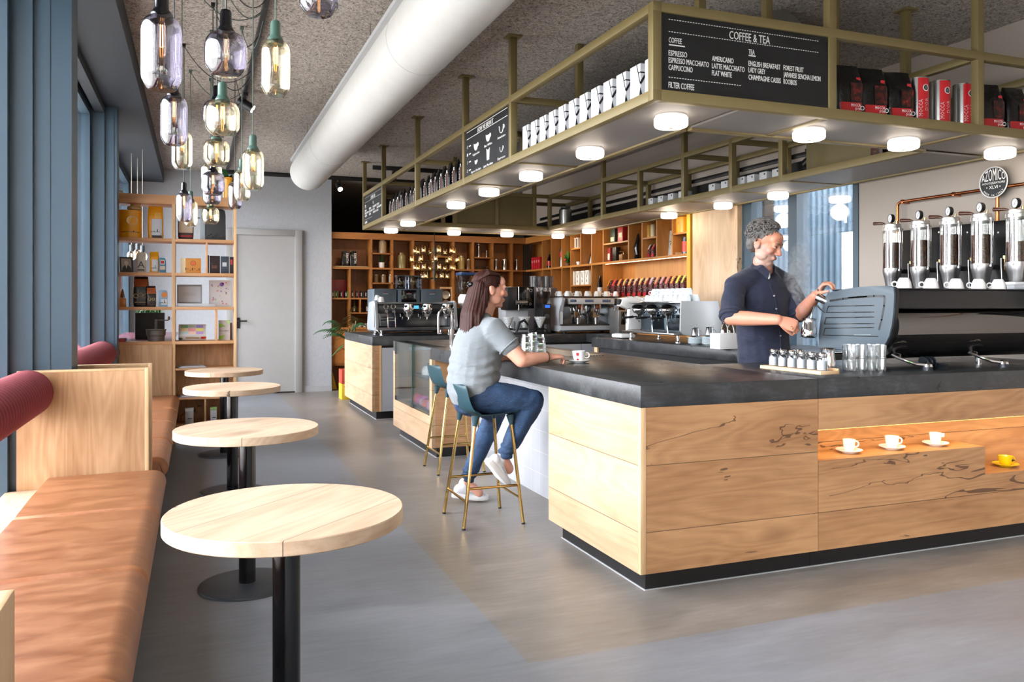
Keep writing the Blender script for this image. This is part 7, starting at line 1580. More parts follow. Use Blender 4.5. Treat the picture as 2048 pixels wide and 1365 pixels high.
# sweets in the case
pr = random.Random(12)
def sweets(y0, y1, x0, x1, z_, n_, cols, gname, desc):
    for i in range(n_):
        c = cols[i % len(cols)]; t = thing('wrapped_sweet', f'{c[1]} wrapped sweet {desc}, {nth(i)} counted from the far side', 'sweet', (pr.uniform(x0, x1), y1 + (y0 - y1) * i / max(1, n_ - 1), z_ + .0005), pr.uniform(0, 3), gname)
        s = pr.uniform(.03, .045); MB().rings(bag_rings(s * 2, s * 1.5, s * 1.8, i * 2.2), mat(c[0], .3)).build('wrapper', parent=t)
t = thing('slate_dish', 'dark dish under the sweets on the case floor', 'dish', (2.02, 7.45, ZG + .0005)); MB().box((-.09, -.5, 0), (.2, .45, .012), DGREY, .003).build('plate', parent=t)
sweets(7.0, 7.85, 1.99, 2.1, ZG + .012, 12, (('d8452a', 'orange red'), ('d9592f', 'orange'), ('c93a8a', 'magenta'), ('d05ab0', 'pink'), ('cfc8d8', 'pale lilac')), 'sweets on the case floor', 'on the case floor')
t = thing('slate_dish', 'dark dish under the sweets on the glass shelf', 'dish', (2.02, 7.4, .6635)); MB().box((-.07, -.25, 0), (.15, .2, .012), DGREY, .003).build('plate', parent=t)
sweets(7.2, 7.55, 2.0, 2.08, .6755, 6, (('e6dfe2', 'white'), ('c94a90', 'pink'), ('d08ab8', 'light pink')), 'sweets on the glass shelf', 'on the glass shelf')
t = thing('carton', 'white carton standing on the glass shelf of the case', 'carton', (2.03, 7.02, .6635)); MB().box((-.05, -.06, 0), (.05, .06, .16), mat('d9dbe2', .4), .002).build('box', parent=t); MB().box((-.0515, -.045, .03), (-.05, .045, .06), LGREY).build('print', parent=t)
t = thing('magazine', 'magazines at the near end of the case floor', 'magazine', (2.0, 6.88, ZG + .0005)); MB().box((-.07, -.05, 0), (.07, .06, .01), mat('b9b6bc', .4)).build('cover', parent=t); MB().box((-.05, -.04, .01), (.05, .02, .014), mat('8a8a94', .4)).build('upper_cover', parent=t)
# ------------------------------------------------------------------ palm
t = thing('potted_palm', 'palm with long dark leaves in a red and yellow pot beside the rear counter', 'potted plant', (2.03, 11.6, 0))
MB().box((-.13, -.13, 0), (.13, .13, .22), mat('c9a52a', .45), .004).build('pot_lower', parent=t); MB().box((-.13, -.13, .22), (.13, .13, .42), mat('a8402c', .45), .004).build('pot_upper', parent=t); m = MB(); m.text('VOC', .09, FY(-.10, -.1305, .13), mat('7a2a1a', .6), fit=.19, res=1); m.build('lettering', parent=t)
m = MB()
for i in range(4): m.tube([(.02 * i - .03, .0, .4), (.03 * i - .04, .01, .75), (.05 * i - .06, -.02, .95 + .05 * i)], .012, mat('5a5a34', .7), 6)
m.build('stems', parent=t); m = MB(); pr = random.Random(21)
for i in range(10):
    a = pr.uniform(0, 6.28); tipx, tipy = math.cos(a), math.sin(a); b0 = V((0, 0, .8 + pr.uniform(0, .2))); L_ = pr.uniform(.3, .5); hgt = pr.uniform(.1, .42)
    for k in range(14):
        q = .25 + .75 * k / 13; pnt = b0 + V((tipx * L_ * q, tipy * L_ * q, hgt * math.sin(q * 2.0) - .1 * q * q))
        for s in (-1, 1): d = V((tipx * .5 - s * tipy * .9, tipy * .5 + s * tipx * .9, -.35)).normalized() * (.16 * math.sin(math.pi * min(1, .2 + q * .75))); blade(m, pnt, pnt + d, .011, LEAFD, .12, 4)
for i in range(22):
    a = pr.uniform(0, 6.28); b0 = (0, 0, .55 + pr.uniform(0, .35)); blade(m, b0, (math.cos(a) * .3, math.sin(a) * .25, b0[2] + pr.uniform(-.25, .15)), .016, LEAFD, .35)
m.build('foliage', parent=t, fix=False)
t = thing('book', 'yellow book leaning in the dark base of the amber shelves', 'book', (2.02, AY + .1, .01)); MB().box((-.03, -.02, 0), (.03, .02, .33), mat('d0a81c', .4), mtx=M.Rotation(R(-14), 4, 'Y')).build('cover', parent=t); MB().box((-.025, -.015, .002), (.031, .015, .328), WCART, mtx=M.Rotation(R(-14), 4, 'Y')).build('pages', parent=t)
# ------------------------------------------------------------------ people
def bake(name, mb, voxel, smooth, mats, parent=None, disp=None, attr=None, origin=None, fac=.5):
    """fuse overlapping volumes into one smooth continuous skin"""
    me = bpy.data.meshes.new(name); bmesh.ops.recalc_face_normals(mb.bm, faces=mb.bm.faces); mb.bm.to_mesh(me); mb.bm.free()
    o = bpy.data.objects.new(name, me); COL.objects.link(o)
    r = o.modifiers.new('fuse', 'REMESH'); r.mode = 'VOXEL'; r.voxel_size = voxel; r.use_smooth_shade = True
    s = o.modifiers.new('soften', 'SMOOTH'); s.iterations = smooth; s.factor = fac
    m2 = bpy.data.meshes.new_from_object(o.evaluated_get(bpy.context.evaluated_depsgraph_get())); bpy.data.objects.remove(o); bpy.data.meshes.remove(me)
    og = V(origin) if origin else V((0, 0, 0))
    if disp:
        ns = [v.normal.copy() for v in m2.vertices]
        for v, n_ in zip(m2.vertices, ns): v.co = v.co + n_ * disp(v.co)
    if attr:
        a = m2.attributes.new(attr[0], 'FLOAT', 'POINT')
        for v in m2.vertices: a.data[v.index].value = attr[1](v.co)
    for v in m2.vertices: v.co = v.co - og
    for x in mats: m2.materials.append(x)
    for p in m2.polygons: p.use_smooth = True
    m2.name = name; o = bpy.data.objects.new(name, m2); COL.objects.link(o)
    if parent: o.parent = parent
    elif origin: o.location = og
    return o
def limb(mb, pts, rad, side=None, n=18):
    """tapering limb; rad entries r or (a,b): a along 'side', b across; rounded ends"""
    pts = [V(p) for p in pts]; rg = []; rad = [(r, r) if not isinstance(r, (tuple, list)) else r for r in rad]; N = len(pts)
    for i, p in enumerate(pts):
        d = (pts[min(i + 1, N - 1)] - pts[max(i - 1, 0)]).normalized(); s = V(side) if side else (V((0, 1, 0)) if abs(d.y) < .9 else V((1, 0, 0)))
        x = (s - d * s.dot(d)).normalized(); y = d.cross(x).normalized(); a, b = rad[i]
        ring = lambda k, off: [p + d * off + x * (math.cos(t) * a * k) + y * (math.sin(t) * b * k) for t in [2 * math.pi * j / n for j in range(n)]]
        m_ = min(a, b)
        if i == 0: rg += [ring(.35, -.9 * m_), ring(.75, -.65 * m_), ring(.95, -.3 * m_)]
        rg.append(ring(1, 0))
        if i == N - 1: rg += [ring(.95, .3 * m_), ring(.75, .65 * m_), ring(.35, .9 * m_)]
    mb.rings(rg); return mb
def hand(mb, W_, fwd, nrm, thumb, curl=(.5, .6, .5), s=1.0, spread=.0, th=None):
    """palm + five separate fingers. nrm points out of the palm; thumb = +1/-1 picks the side"""
    f = V(fwd).normalized(); n_ = (V(nrm) - f * V(nrm).dot(f)).normalized(); sd = f.cross(n_).normalized() * thumb; W_ = V(W_)
    limb(mb, [W_ - f * .01 * s, W_ + f * .03 * s, W_ + f * .065 * s, W_ + f * .088 * s], [(.026 * s, .019 * s), (.035 * s, .018 * s), (.040 * s, .015 * s), (.038 * s, .012 * s)], sd)
    for k, (off, L_) in enumerate(((.029, .072), (.010, .082), (-.010, .076), (-.028, .058))):
        p = W_ + f * (.088 - .006 * abs(k - 1)) * s + sd * off * s; d = (f + sd * off * spread).normalized(); pts = [p - d * .012 * s, p]; a = 0
        for j, q in enumerate((.46, .30, .24)):
            a += curl[j] * (1 + .08 * (k - 1)); d2 = (d * math.cos(a) + n_ * math.sin(a)).normalized(); p = p + d2 * L_ * q * s; pts.append(p)
        limb(mb, pts, [.0095 * s, .0092 * s, .0088 * s, .008 * s, .0068 * s], sd, 10)
    t = th or (.55, .75, .45); d = (f * t[0] + sd * t[1] + n_ * t[2]).normalized(); b = W_ + f * .022 * s + sd * .022 * s; d2 = (d * .75 + f * .45 + n_ * .25).normalized()
    limb(mb, [b, b + d * .034 * s, b + d * .034 * s + d2 * .03 * s, b + d * .034 * s + d2 * .054 * s], [.0145 * s, .0115 * s, .0098 * s, .0075 * s], n_, 10)
def skin(name, h, stub=None, lipc='a8574c'):
    n = NT(name); c = hexc(h); a = n.noise(n.coords(rand=False), 38, 4, .65); b = n.noise(n.coords(rand=False), 7, 2)
    col = n.mix(n.math('MULTIPLY', a, .4), c, tuple(x * k for x, k in zip(c[:3], (.92, .72, .66))) + (1,)); col = n.mix(n.math('MULTIPLY', b, .22), col, hexc('c96f5a'))
    for at, hx, k in ((('stubble', stub, .72),) if stub else ()) + (('lips', lipc, .7), ('flush', 'c4604e', .35)):
        t = n.n('Attribute'); t.attribute_name = at; f = n.math('MULTIPLY', t.outputs['Fac'], k)
        if at == 'stubble': f = n.math('MULTIPLY', f, n.ramp(n.noise(n.coords(rand=False), 420, 2), (.35, w4(.35)), (.6, w4(1))))
        col = n.mix(f, col, hexc(hx))
    n.bsdf(col, .5, 0, n.bump(a, .08, .002), Subsurface_Weight=.12, Subsurface_Radius=(.012, .005, .003)); return n.m
class Head:
    """head frame: f face direction, r its own left as seen by us turned, u up"""
    def __init__(s, c, f, up=(0, 0, 1), k=1.0):
        s.c = V(c); s.f = V(f).normalized(); u = V(up); s.u = (u - s.f * u.dot(s.f)).normalized(); s.r = s.f.cross(s.u).normalized(); s.k = k
    def p(s, x, y, z): return s.c + (s.r * x + s.f * y + s.u * z) * s.k
    def m(s): return M(((s.r.x, s.f.x, s.u.x, 0), (s.r.y, s.f.y, s.u.y, 0), (s.r.z, s.f.z, s.u.z, 0), (0, 0, 0, 1)))
    def ell(s, mb, x, y, z, rx, ry, rz, pitch=0, roll=0, mm=None, n=18): mb.sphere(s.p(x, y, z), (rx * s.k, ry * s.k, rz * s.k), mm, n, 12, mtx=s.m() @ M.Rotation(pitch, 4, 'X') @ M.Rotation(roll, 4, 'Y')); return mb
    def build(s, mb, male):
        E = lambda *a, **k: s.ell(mb, *a, **k)
        E(0, -.012, .035, .076, .094, .078); E(0, .022, -.01, .066, .07, .085)              # cranium, mid face
        E(0, .040, -.068, .048 if male else .041, .046, .040); E(0, .066, -.092, .023 if male else .019, .020, .018)   # jaw, chin
        for q in (-1, 1):
            E(q * .046, .022, -.058, .020 if male else .015, .040, .030); E(q * .040, .066, -.016, .024, .022, .022)     # jaw angle, cheek
            E(q * .030, .081, .026, .026, .014, .010, roll=q * .12); E(q * .031, .078, .008, .015, .012, .0075)          # brow, lid
            E(q * .076, -.010, -.004, .010, .020, .032, pitch=.15); E(q * .081, -.018, .004, .008, .013, .022)           # ear
            E(q * .012, .097, -.030, .009, .010, .008)                                                                  # nostril
        limb(mb, [s.p(0, .086, .018), s.p(0, .098, -.004), s.p(0, .110 if male else .106, -.026)], [.0085 * s.k, .0105 * s.k, .0125 * s.k], s.r, 12)
        E(0, .088, -.054, .024, .012, .0055); E(0, .087, -.064, .020, .012, .0062); E(0, .06, .05, .058, .035, .042)   # lips, forehead
    def lips(s, q): d = q - s.c; x, y, z = d.dot(s.r) / s.k, d.dot(s.f) / s.k, d.dot(s.u) / s.k; return max(0, 1 - (x / .025) ** 2 - ((z + .059) / .0105) ** 2) if y > .07 else 0
    def stub(s, q):
        d = q - s.c; x, y, z = d.dot(s.r) / s.k, d.dot(s.f) / s.k, d.dot(s.u) / s.k
        if y < -.02 or z > .0 or z < -.125: return 0
        a = min(1, max(0, (-.028 - z + (.035 - abs(y - .02) * .25 if abs(x) > .045 else 0)) / .016)); b = min(1, max(0, (.10 + z * 0 + (z + .125)) / .03)); return a * b * (0.25 if (abs(x) < .02 and -.066 < z < -.052) else 1)
    def flush(s, q): d = q - s.c; x, y, z = d.dot(s.r) / s.k, d.dot(s.f) / s.k, d.dot(s.u) / s.k; return max(0, 1 - ((abs(x) - .042) / .03) ** 2 - ((z + .02) / .026) ** 2) * (y > .03) + max(0, 1 - ((y - .11) / .02) ** 2 - ((z + .026) / .016) ** 2 - (x / .02) ** 2)
    def features(s, parent, og, brow, lash='2a1d18', closed=.5):
        def add(nm, mb):
            o = mb.build(nm, parent=parent)
            for v in o.data.vertices: v.co = v.co - V(og)
            return o
        wm, bm = mat('e9e4df', .2, name='eye_white'), mat('3a2a1e', .2, name='iris')
        for q in (-1, 1):
            m = MB(); s.ell(m, q * .031, .080, .0085, .0125, .0108, .0062, mm=wm); s.ell(m, q * .031, .0895, .0075, .005, .0025, .0045, mm=bm); add('eye', m)
            m = MB(); m.tube([s.p(q * x, y + .0025, z) for x, y, z in ((.018, .0875, .0095), (.026, .0915, .0135), (.036, .0895, .0135), (.044, .0825, .0095))], .0016 * s.k, mat(lash, .6), 6); add('eyelashes', m)
            m = MB(); m.tube([s.p(q * x, y, z) for x, y, z in ((.013, .093, .0265), (.025, .096, .032), (.040, .088, .033), (.050, .076, .027))], [.0028 * s.k, .0036 * s.k, .003 * s.k, .0012 * s.k], mat(brow, .8), 6); add('eyebrow', m)
def cloth(name, h, sc_=300, v=.18, rough=.85, fold=9):
    n = NT(name); c = hexc(h); a = n.noise(n.coords((1, 1, 1), rand=False), sc_, 2, .6); b = n.noise(n.coords((1, 1, 2.2), rand=False), fold, 3, .55, .6)
    col = n.mix(a, tuple(x * (1 - v) for x in c[:3]) + (1,), tuple(min(1, x * (1 + v)) for x in c[:3]) + (1,)); n.bsdf(col, rough, 0, n.bump(n.math('ADD', n.math('MULTIPLY', b, .9), n.math('MULTIPLY', a, .03)), .45, .03), Sheen_Weight=.15); return n.m
def denim():
    n = NT('blue_denim'); a = n.noise(n.coords((1, 1, 1), rand=False), 330, 2, .7); b = n.noise(n.coords(rand=False), 6, 4, .6); f = n.math('ADD', n.math('MULTIPLY', a, .45), n.math('MULTIPLY', b, .55))
    w_ = n.noise(n.coords((1, 1, 3), rand=False), 14, 3, .55, .8)
    n.bsdf(n.ramp(f, (.32, hexc('111e32')), (.5, hexc('1b3350')), (.72, hexc('34567a'))), .8, 0, n.bump(w_, .4, .02)); return n.m
DENIM = denim()
def hairmat(name, a, b):
    n = NT(name); nz = n.noise(n.coords((60, 60, 6), rand=False), 3, 3, .6); n.bsdf(n.mix(nz, hexc(a), hexc(b)), .55, 0, n.bump(nz, .5, .004), Specular_IOR_Level=.2); return n.m
fold = lambda q, s=18, k=.006, sz=1.0: k * (NZ.noise(V((q.x * s, q.y * s, q.z * s * sz))) + .5 * NZ.noise(V((q.x * s * 2.3, q.y * s * 2.3, q.z * s * 2.3 * sz + 9))))
def sub(o, og):
    for v in o.data.vertices: v.co = v.co - V(og)
    return o
# =============================================== seated woman
og = V((1.66, 4.80, 0))
SKW = skin('fair_skin', 'd9a58c'); H = Head((1.722, 4.815, 1.422), (.985, -.06, -.04), (.02, 0, 1), 1.0)
RS_, RE, RW = V((1.685, 4.655, 1.185)), V((1.835, 4.565, .995)), V((2.035, 4.60, 1.008)); LS, LE, LW = V((1.665, 4.985, 1.185)), V((1.80, 5.09, .99)), V((2.05, 4.98, .995))
RH, RK, RA = V((1.62, 4.715, .77)), V((1.935, 4.63, .735)), V((1.765, 4.70, .385)); LH, LK, LA = V((1.62, 4.93, .77)), V((1.90, 5.20, .60)), V((1.695, 5.225, .135))
b = MB(); H.build(b, False)
limb(b, [(1.665, 4.82, 1.20), (1.685, 4.82, 1.27), (1.712, 4.818, 1.335)], [.062, .052, .050])
limb(b, [(1.61, 4.82, .77), (1.615, 4.82, .90), (1.64, 4.82, 1.03), (1.655, 4.82, 1.14), (1.66, 4.82, 1.20)], [(.165, .11), (.155, .12), (.155, .13), (.165, .12), (.12, .07)], (0, 1, 0))
for S_, E_, W_ in ((RS_, RE, RW), (LS, LE, LW)):
    limb(b, [S_, S_.lerp(E_, .5), E_], [.060, .056, .046]); limb(b, [E_, E_.lerp(W_, .35), W_], [.045, .043, .028])
hand(b, RW, (.96, .18, .02), (.1, .25, -1), 1, (.5, .75, .6), .95, th=(.8, .45, .35)); hand(b, LW, (.9, -.5, .0), (.0, .1, -1), -1, (.35, .5, .4), .95)
for A_, K_, B_ in ((RH, RK, RA), (LH, LK, LA)):
    limb(b, [A_, A_.lerp(K_, .5), K_], [.088, .078, .06]); limb(b, [K_, K_.lerp(B_, .35), B_], [.056, .056, .036])
limb(b, [RA, RA + V((.045, .03, -.075))], [.034, .036]); limb(b, [LA, LA + V((.08, -.03, -.075))], [.034, .034])
wom = bake('person', b, .0048, 5, [SKW], attr=('lips', H.lips), origin=og)
a_ = wom.data.attributes.new('flush', 'FLOAT', 'POINT')
for v in wom.data.vertices: a_.data[v.index].value = min(1, max(0, H.flush(v.co + og)))
tag(wom, 'woman in grey t-shirt and jeans sitting on a bar stool, leaning on the bar', 'person')
H.features(wom, og, '3a241c')
# t-shirt
b = MB(); limb(b, [(1.605, 4.82, .815), (1.608, 4.82, .86), (1.625, 4.82, .97), (1.645, 4.82, 1.08), (1.655, 4.82, 1.17), (1.665, 4.82, 1.225)], [(.205, .158), (.200, .160), (.184, .162), (.184, .158), (.178, .125), (.11, .07)], (0, 1, 0))
for S_, E_ in ((RS_, RE), (LS, LE)): limb(b, [S_ + V((-.01, (4.82 - S_.y) * .35, .0)), S_, S_.lerp(E_, .28), S_.lerp(E_, .52)], [.070, .074, .071, .072])
for q in (4.755, 4.885): b.sphere((1.75, q, 1.085), (.075, .075, .08), None, 16, 10)
def shirt_fold(q): d = max(0, 1 - abs(q.z - .92) / .2); return fold(q, 11, .004) + d * .006 * math.sin(q.z * 95 + 3 * math.sin(q.x * 9) + 2 * NZ.noise(q * 6)) * .8
TS = cloth('grey_melange_jersey', '757b7e', 420, .22, .95, 7)
o = sub(bake('t_shirt', b, .009, 7, [TS], None, shirt_fold), og); o.parent = wom
m = MB(); m.torus((1.672, 4.82, 1.243), .066, .008, TS, 30, 8, M.Rotation(R(14), 4, 'Y')); sub(m.build('collar', parent=wom), og)
for S_, E_ in ((RS_, RE), (LS, LE)):
    m = MB(); c = S_.lerp(E_, .55); m.torus(c, .071, .006, TS, 28, 6, (E_ - S_).to_track_quat('Z', 'Y').to_matrix().to_4x4()); sub(m.build('sleeve_hem', parent=o), og)
# jeans
b = MB(); limb(b, [(1.60, 4.82, .745), (1.60, 4.82, .80), (1.605, 4.82, .855)], [(.185, .118), (.190, .138), (.175, .140)], (0, 1, 0))
for A_, K_, B_ in ((RH, RK, RA), (LH, LK, LA)):
    limb(b, [A_ + V((-.01, 0, 0)), A_.lerp(K_, .3), A_.lerp(K_, .7), K_], [.105, .102, .088, .074]); limb(b, [K_, K_.lerp(B_, .3), K_.lerp(B_, .7), B_.lerp(K_, .07)], [.072, .068, .056, .048])
o = sub(bake('jeans', b, .0085, 6, [DENIM], None, lambda q: fold(q, 16, .0045) + (.004 * math.sin(q.z * 170 + q.x * 20) if (q - RA).length < .11 or (q - LA).length < .11 else 0)), og); o.parent = wom
STI = mat('9aa0a4', .7, name='pale_stitching')
m = MB(); m.tube([(1.60, 4.632, .80), (1.66, 4.618, .785), (1.70, 4.612, .77)], .0018, STI, 5); sub(m.build('stitching', parent=wom), og)
# trainers
def trainer(o_, ank, toe_dir, up, label=None, s=1.0):
    f = V(toe_dir).normalized(); u = (V(up) - f * V(up).dot(f)).normalized(); r = f.cross(u); A = V(ank); P = lambda x, y, z: A + f * x * s + r * y * s + u * z * s
    b = MB(); limb(b, [P(-.045, 0, -.045), P(.0, 0, -.05), P(.07, 0, -.062), (P(.135, 0, -.070))], [(.034 * s, .038 * s), (.036 * s, .036 * s), (.040 * s, .027 * s), (.034 * s, .021 * s)], r); limb(b, [P(-.012, 0, -.04), P(-.008, 0, .008)], [(.033 * s, .042 * s), (.031 * s, .04 * s)], r)
    up_ = sub(bake('trainer_upper', b, .005, 5, [mat('dfe0e2', .6, name='white_mesh_upper')], None, lambda q: fold(q, 40, .0012)), og); up_.parent = o_
    m = MB(); out = [(-.085, .0), (-.08, .026), (-.04, .036), (.02, .036), (.08, .045), (.13, .043), (.165, .026), (.178, .0), (.165, -.026), (.13, -.043), (.08, -.045), (.02, -.036), (-.04, -.036), (-.08, -.026)]
    k = m.mi(mat('f2f2f1', .5, name='white_sole')); rg = [[P(x * kx, y * kx, z + (.012 * max(0, x - .1) / .08)) for x, y in out] for z, kx in ((-.098, .94), (-.096, .98), (-.082, 1.0), (-.070, .985), (-.066, .95))]; m.rings(rg, mat('f2f2f1', .5, name='white_sole')); sub(m.build('trainer_sole', parent=up_), og)
    m = MB()
    for x in (.03, .048, .066, .084): m.tube([P(x, -.025, -.045 - x * .12), P(x + .004, 0, -.026 - x * .18), P(x, .025, -.045 - x * .12)], .0035 * s, WHITE, 6)
    sub(m.build('laces', parent=up_), og)
    m = MB(); m.prism([(0, -.05), (.06, -.058), (.055, -.046), (.01, -.04)], .0385 * s, .0395 * s, mat('b9bcc0', .5), M(((f.x, u.x, r.x, A.x), (f.y, u.y, r.y, A.y), (f.z, u.z, r.z, A.z), (0, 0, 0, 1)))); sub(m.build('side_stripe', parent=up_), og)
trainer(wom, LA + V((-.0, 0, -.012)), (.95, -.12, -.16), (.15, 0, 1)); trainer(wom, RA + V((.0, .0, -.005)), (.62, .30, -.72), (.75, .1, .65))
# hair
HA, HB = '1d0e0b', '43221a'; HM = hairmat('dark_chestnut_hair', HA, HB)
b = MB(); H.ell(b, 0, -.022, .045, .085, .098, .084); H.ell(b, 0, -.072, -.005, .080, .050, .088)
limb(b, [H.p(0, -.08, .03), H.p(0, -.105, -.07), V((1.582, 4.81, 1.27)), V((1.545, 4.795, 1.10))], [(.084, .046), (.095, .050), (.104, .046), (.082, .026)], (0, 1, 0))
limb(b, [H.p(.062, -.045, .0), H.p(.074, -.060, -.08), V((1.615, 4.725, 1.26)), V((1.605, 4.715, 1.19))], [.026, .030, .030, .020], (0, 1, 0))
limb(b, [H.p(-.062, -.045, .0), H.p(-.074, -.060, -.08), V((1.62, 4.905, 1.26)), V((1.61, 4.90, 1.2))], [.026, .030, .030, .020], (0, 1, 0))
def hair_disp(q): return .0022 * math.sin(math.atan2(q.y - 4.815, q.x - 1.70) * 46 + 5 * NZ.noise(V((q.x * 6, q.y * 6, q.z * 5)))) - .0006
o = sub(bake('hair', b, .0052, 4, [HM], None, hair_disp), og); o.parent = wom
m = MB(); pr = random.Random(17)
for i in range(70):
    th = -1.25 + 2.5 * i / 69; y_ = 4.815 + .088 * math.sin(th); x0 = 1.652 - .060 * math.cos(th); L_ = pr.uniform(1.04, 1.14)
    pts = [V((x0 + .01, y_ * .98 + 4.815 * .02, 1.42)), V((x0 - .012, y_, 1.34)), V((x0 - .042 - .01 * math.cos(th), y_ + pr.uniform(-.006, .006), 1.26)), V((x0 - .058 + pr.uniform(-.01, .01), y_ + pr.uniform(-.012, .012), L_))]
    m.tube(pts, [.002, .0052, .0055, .0012], HM, 6)
for i in range(40):
    th = -1.15 + 2.3 * i / 39; m.tube([H.p(.078 * math.sin(th) * .9, .035 + .02 * math.cos(th), .085 + .02 * math.cos(th)), H.p(.086 * math.sin(th), -.03, .075 + .054 * math.cos(th)), H.p(.070 * math.sin(th), -.085, .05 + .035 * math.cos(th)), H.p(.02 * math.sin(th), -.122, .03)], [.0012, .0042, .0045, .002], HM, 6)
sub(m.build('hair_strands', parent=wom), og)
m = MB(); m.sphere(H.p(.012, -.128, .03), (.016, .02, .016), BLACKG, 14, 10)
for q in range(5): m.sphere(H.p(.014 * math.cos(q * 1.26), -.14, .03 + .014 * math.sin(q * 1.26)), .007, BLACKG, 8, 6)
sub(m.build('hair_clip', parent=wom), og)
m = MB(); m.torus(RW + V((-.018, -.003, 0)), .031, .0045, mat('3a2418', .5, name='wooden_beads'), 22, 6, M.Rotation(R(90), 4, 'Y')); sub(m.build('bracelet', parent=wom), og)
m = MB(); m.sphere(H.p(.083, -.012, -.036), .0035, mat('d8c8a0', .2, 1), 8, 6); sub(m.build('earring', parent=wom), og)
# =============================================== barista
og = atD(1530, 600, 5.42); og.z = 0
SKM = skin('tanned_skin', 'cf9479', 'a39b95', 'b06a5c')
fdir = V((.42, -.80, -.36)); H = Head(atD(1529, 489, 5.33), fdir, (.02, -.1, 1), 1.10)
Dp = lambda u, v, d: atD(u, v, d)
RS_, RE, RW = Dp(1470, 572, 5.33), Dp(1462, 636, 5.19), Dp(1556, 640, 5.00); LS, LE, LW = Dp(1572, 566, 5.50), Dp(1600, 630, 5.40), Dp(1632, 592, 5.10)
side = (LS - RS_).normalized(); side.z = 0
C = lambda v, d=5.43, u=1525: Dp(u, v, d)
b = MB(); H.build(b, True)
limb(b, [C(552, 5.41), C(540, 5.39, 1526), C(523, 5.36, 1526)], [.075, .066, .064])
limb(b, [V((og.x, og.y, .95)), C(690), C(640), C(590), C(558), C(545)], [(.165, .115), (.16, .11), (.165, .115), (.175, .115), (.125, .08), (.08, .06)], side)
for S_, E_, W_ in ((RS_, RE, RW), (LS, LE, LW)): limb(b, [S_, S_.lerp(E_, .5), E_], [.048, .054, .049]); limb(b, [E_, E_.lerp(W_, .35), W_], [.049, .048, .033])
JUG = Dp(1617, 657, 4.97)
hd = (Dp(1590, 648, 4.97) - RW).normalized(); hand(b, RW + hd * .012, hd + V((0, 0, -.15)), (.36, .9, -.1), -1, (.75, 1.0, .7), 1.08, th=(.75, .35, .5)); hd2 = (Dp(1645, 574, 5.06) - LW).normalized(); hand(b, LW + hd2 * .008, hd2, (.45, -.7, -.45), -1, (.8, .9, .6), 1.08, th=(.6, .5, .6))
for q in (-1, 1):
    hp = V((og.x, og.y, .93)) + side * q * .09; limb(b, [hp, hp + V((.0, .0, -.42)), hp + V((0, .01, -.82))], [.085, .062, .045], side); limb(b, [hp + V((0, .02, -.87)), hp + V((.04, -.14, -.89))], [(.045, .04), (.045, .03)], side)
man = bake('person', b, .0048, 4, [SKM], attr=('lips', H.lips), origin=og)
for nm, fn in (('stubble', H.stub), ('flush', H.flush)):
    a_ = man.data.attributes.new(nm, 'FLOAT', 'POINT')
    for v in man.data.vertices: a_.data[v.index].value = min(1, max(0, fn(v.co + og)))
tag(man, 'grey-haired man in a dark blue shirt steaming milk behind the bar', 'person')
H.features(man, og, '5d5650', '3a2c26')
NAVY = cloth('navy_cotton', '151c33', 380, .22, .8, 8)
b = MB(); limb(b, [V((og.x, og.y, .90)), V((og.x, og.y, .98)), C(690), C(640), C(595), C(568), C(554), C(543)], [(.20, .150), (.195, .148), (.185, .140), (.190, .142), (.200, .145), (.175, .125), (.125, .098), (.095, .085)], side)
for S_ in (RS_, LS): limb(b, [C(549), C(553) * .45 + S_ * .55, S_], [.088, .082, .072])
for S_, E_ in ((RS_, RE), (LS, LE)): limb(b, [S_ + (C(553) - S_) * .6, S_ + (C(556) - S_) * .3, S_, S_.lerp(E_, .45), S_.lerp(E_, .9)], [.075, .072, .071, .074, .072])
front = V((fdir.x, fdir.y, 0)).normalized(); fr = (side.cross(V((0, 0, 1)))).normalized(); fr = fr if fr.y < 0 else -fr
def navy_fold(q): return fold(q, 9, .007) + .0045 * math.sin(q.z * 42 + q.x * 14 + 4 * NZ.noise(q * 5)) * max(0, 1 - abs(q.z - 1.05) / .25)
o = sub(bake('shirt', b, .0095, 5, [NAVY], None, navy_fold), og); o.parent = man
for S_, E_ in ((RS_, RE), (LS, LE)):
    m = MB(); c = S_.lerp(E_, .93); mt = (E_ - S_).to_track_quat('Z', 'Y').to_matrix().to_4x4()
    for k in (-.012, .012): m.torus(c + (E_ - S_).normalized() * k, .066, .013, NAVY, 28, 8, mt)
    sub(m.build('rolled_cuff', parent=o), og)
# collar, placket, buttons, undershirt
nb = C(545, 5.36, 1527)
m = MB()
for q in (-1, 1):
    a0 = nb + side * q * .07 - fr * .05 + V((0, 0, .035)); a1 = nb + side * q * .078 + fr * .03 + V((0, 0, .020)); a2 = nb + side * q * .055 + fr * .105 + V((0, 0, -.045)); a3 = nb + side * q * .018 + fr * .085 + V((0, 0, .0)); a4 = nb + side * q * .05 + fr * .05 + V((0, 0, .045)); a5 = nb + side * q * .055 - fr * .04 + V((0, 0, .06))
    lay = [a0, a1, a2, a3, a4, a5]; off = V((0, 0, -.004)) + side * q * .004; k = m.mi(NAVY); t1 = [m.bm.verts.new(p) for p in lay]; t2 = [m.bm.verts.new(p + off) for p in lay]; n_ = 6
    for i in range(n_): m.face((t1[i], t1[(i + 1) % n_], t2[(i + 1) % n_], t2[i]), k)
    for tt in (t1, t2): m.face((tt[0], tt[1], tt[4], tt[5]), k); m.face((tt[1], tt[2], tt[3], tt[4]), k)
sub(m.build('collar', parent=man), og)
from mathutils.bvhtree import BVHTree
bv = BVHTree.FromPolygons([v.co + og for v in o.data.vertices], [tuple(p.vertices) for p in o.data.polygons])
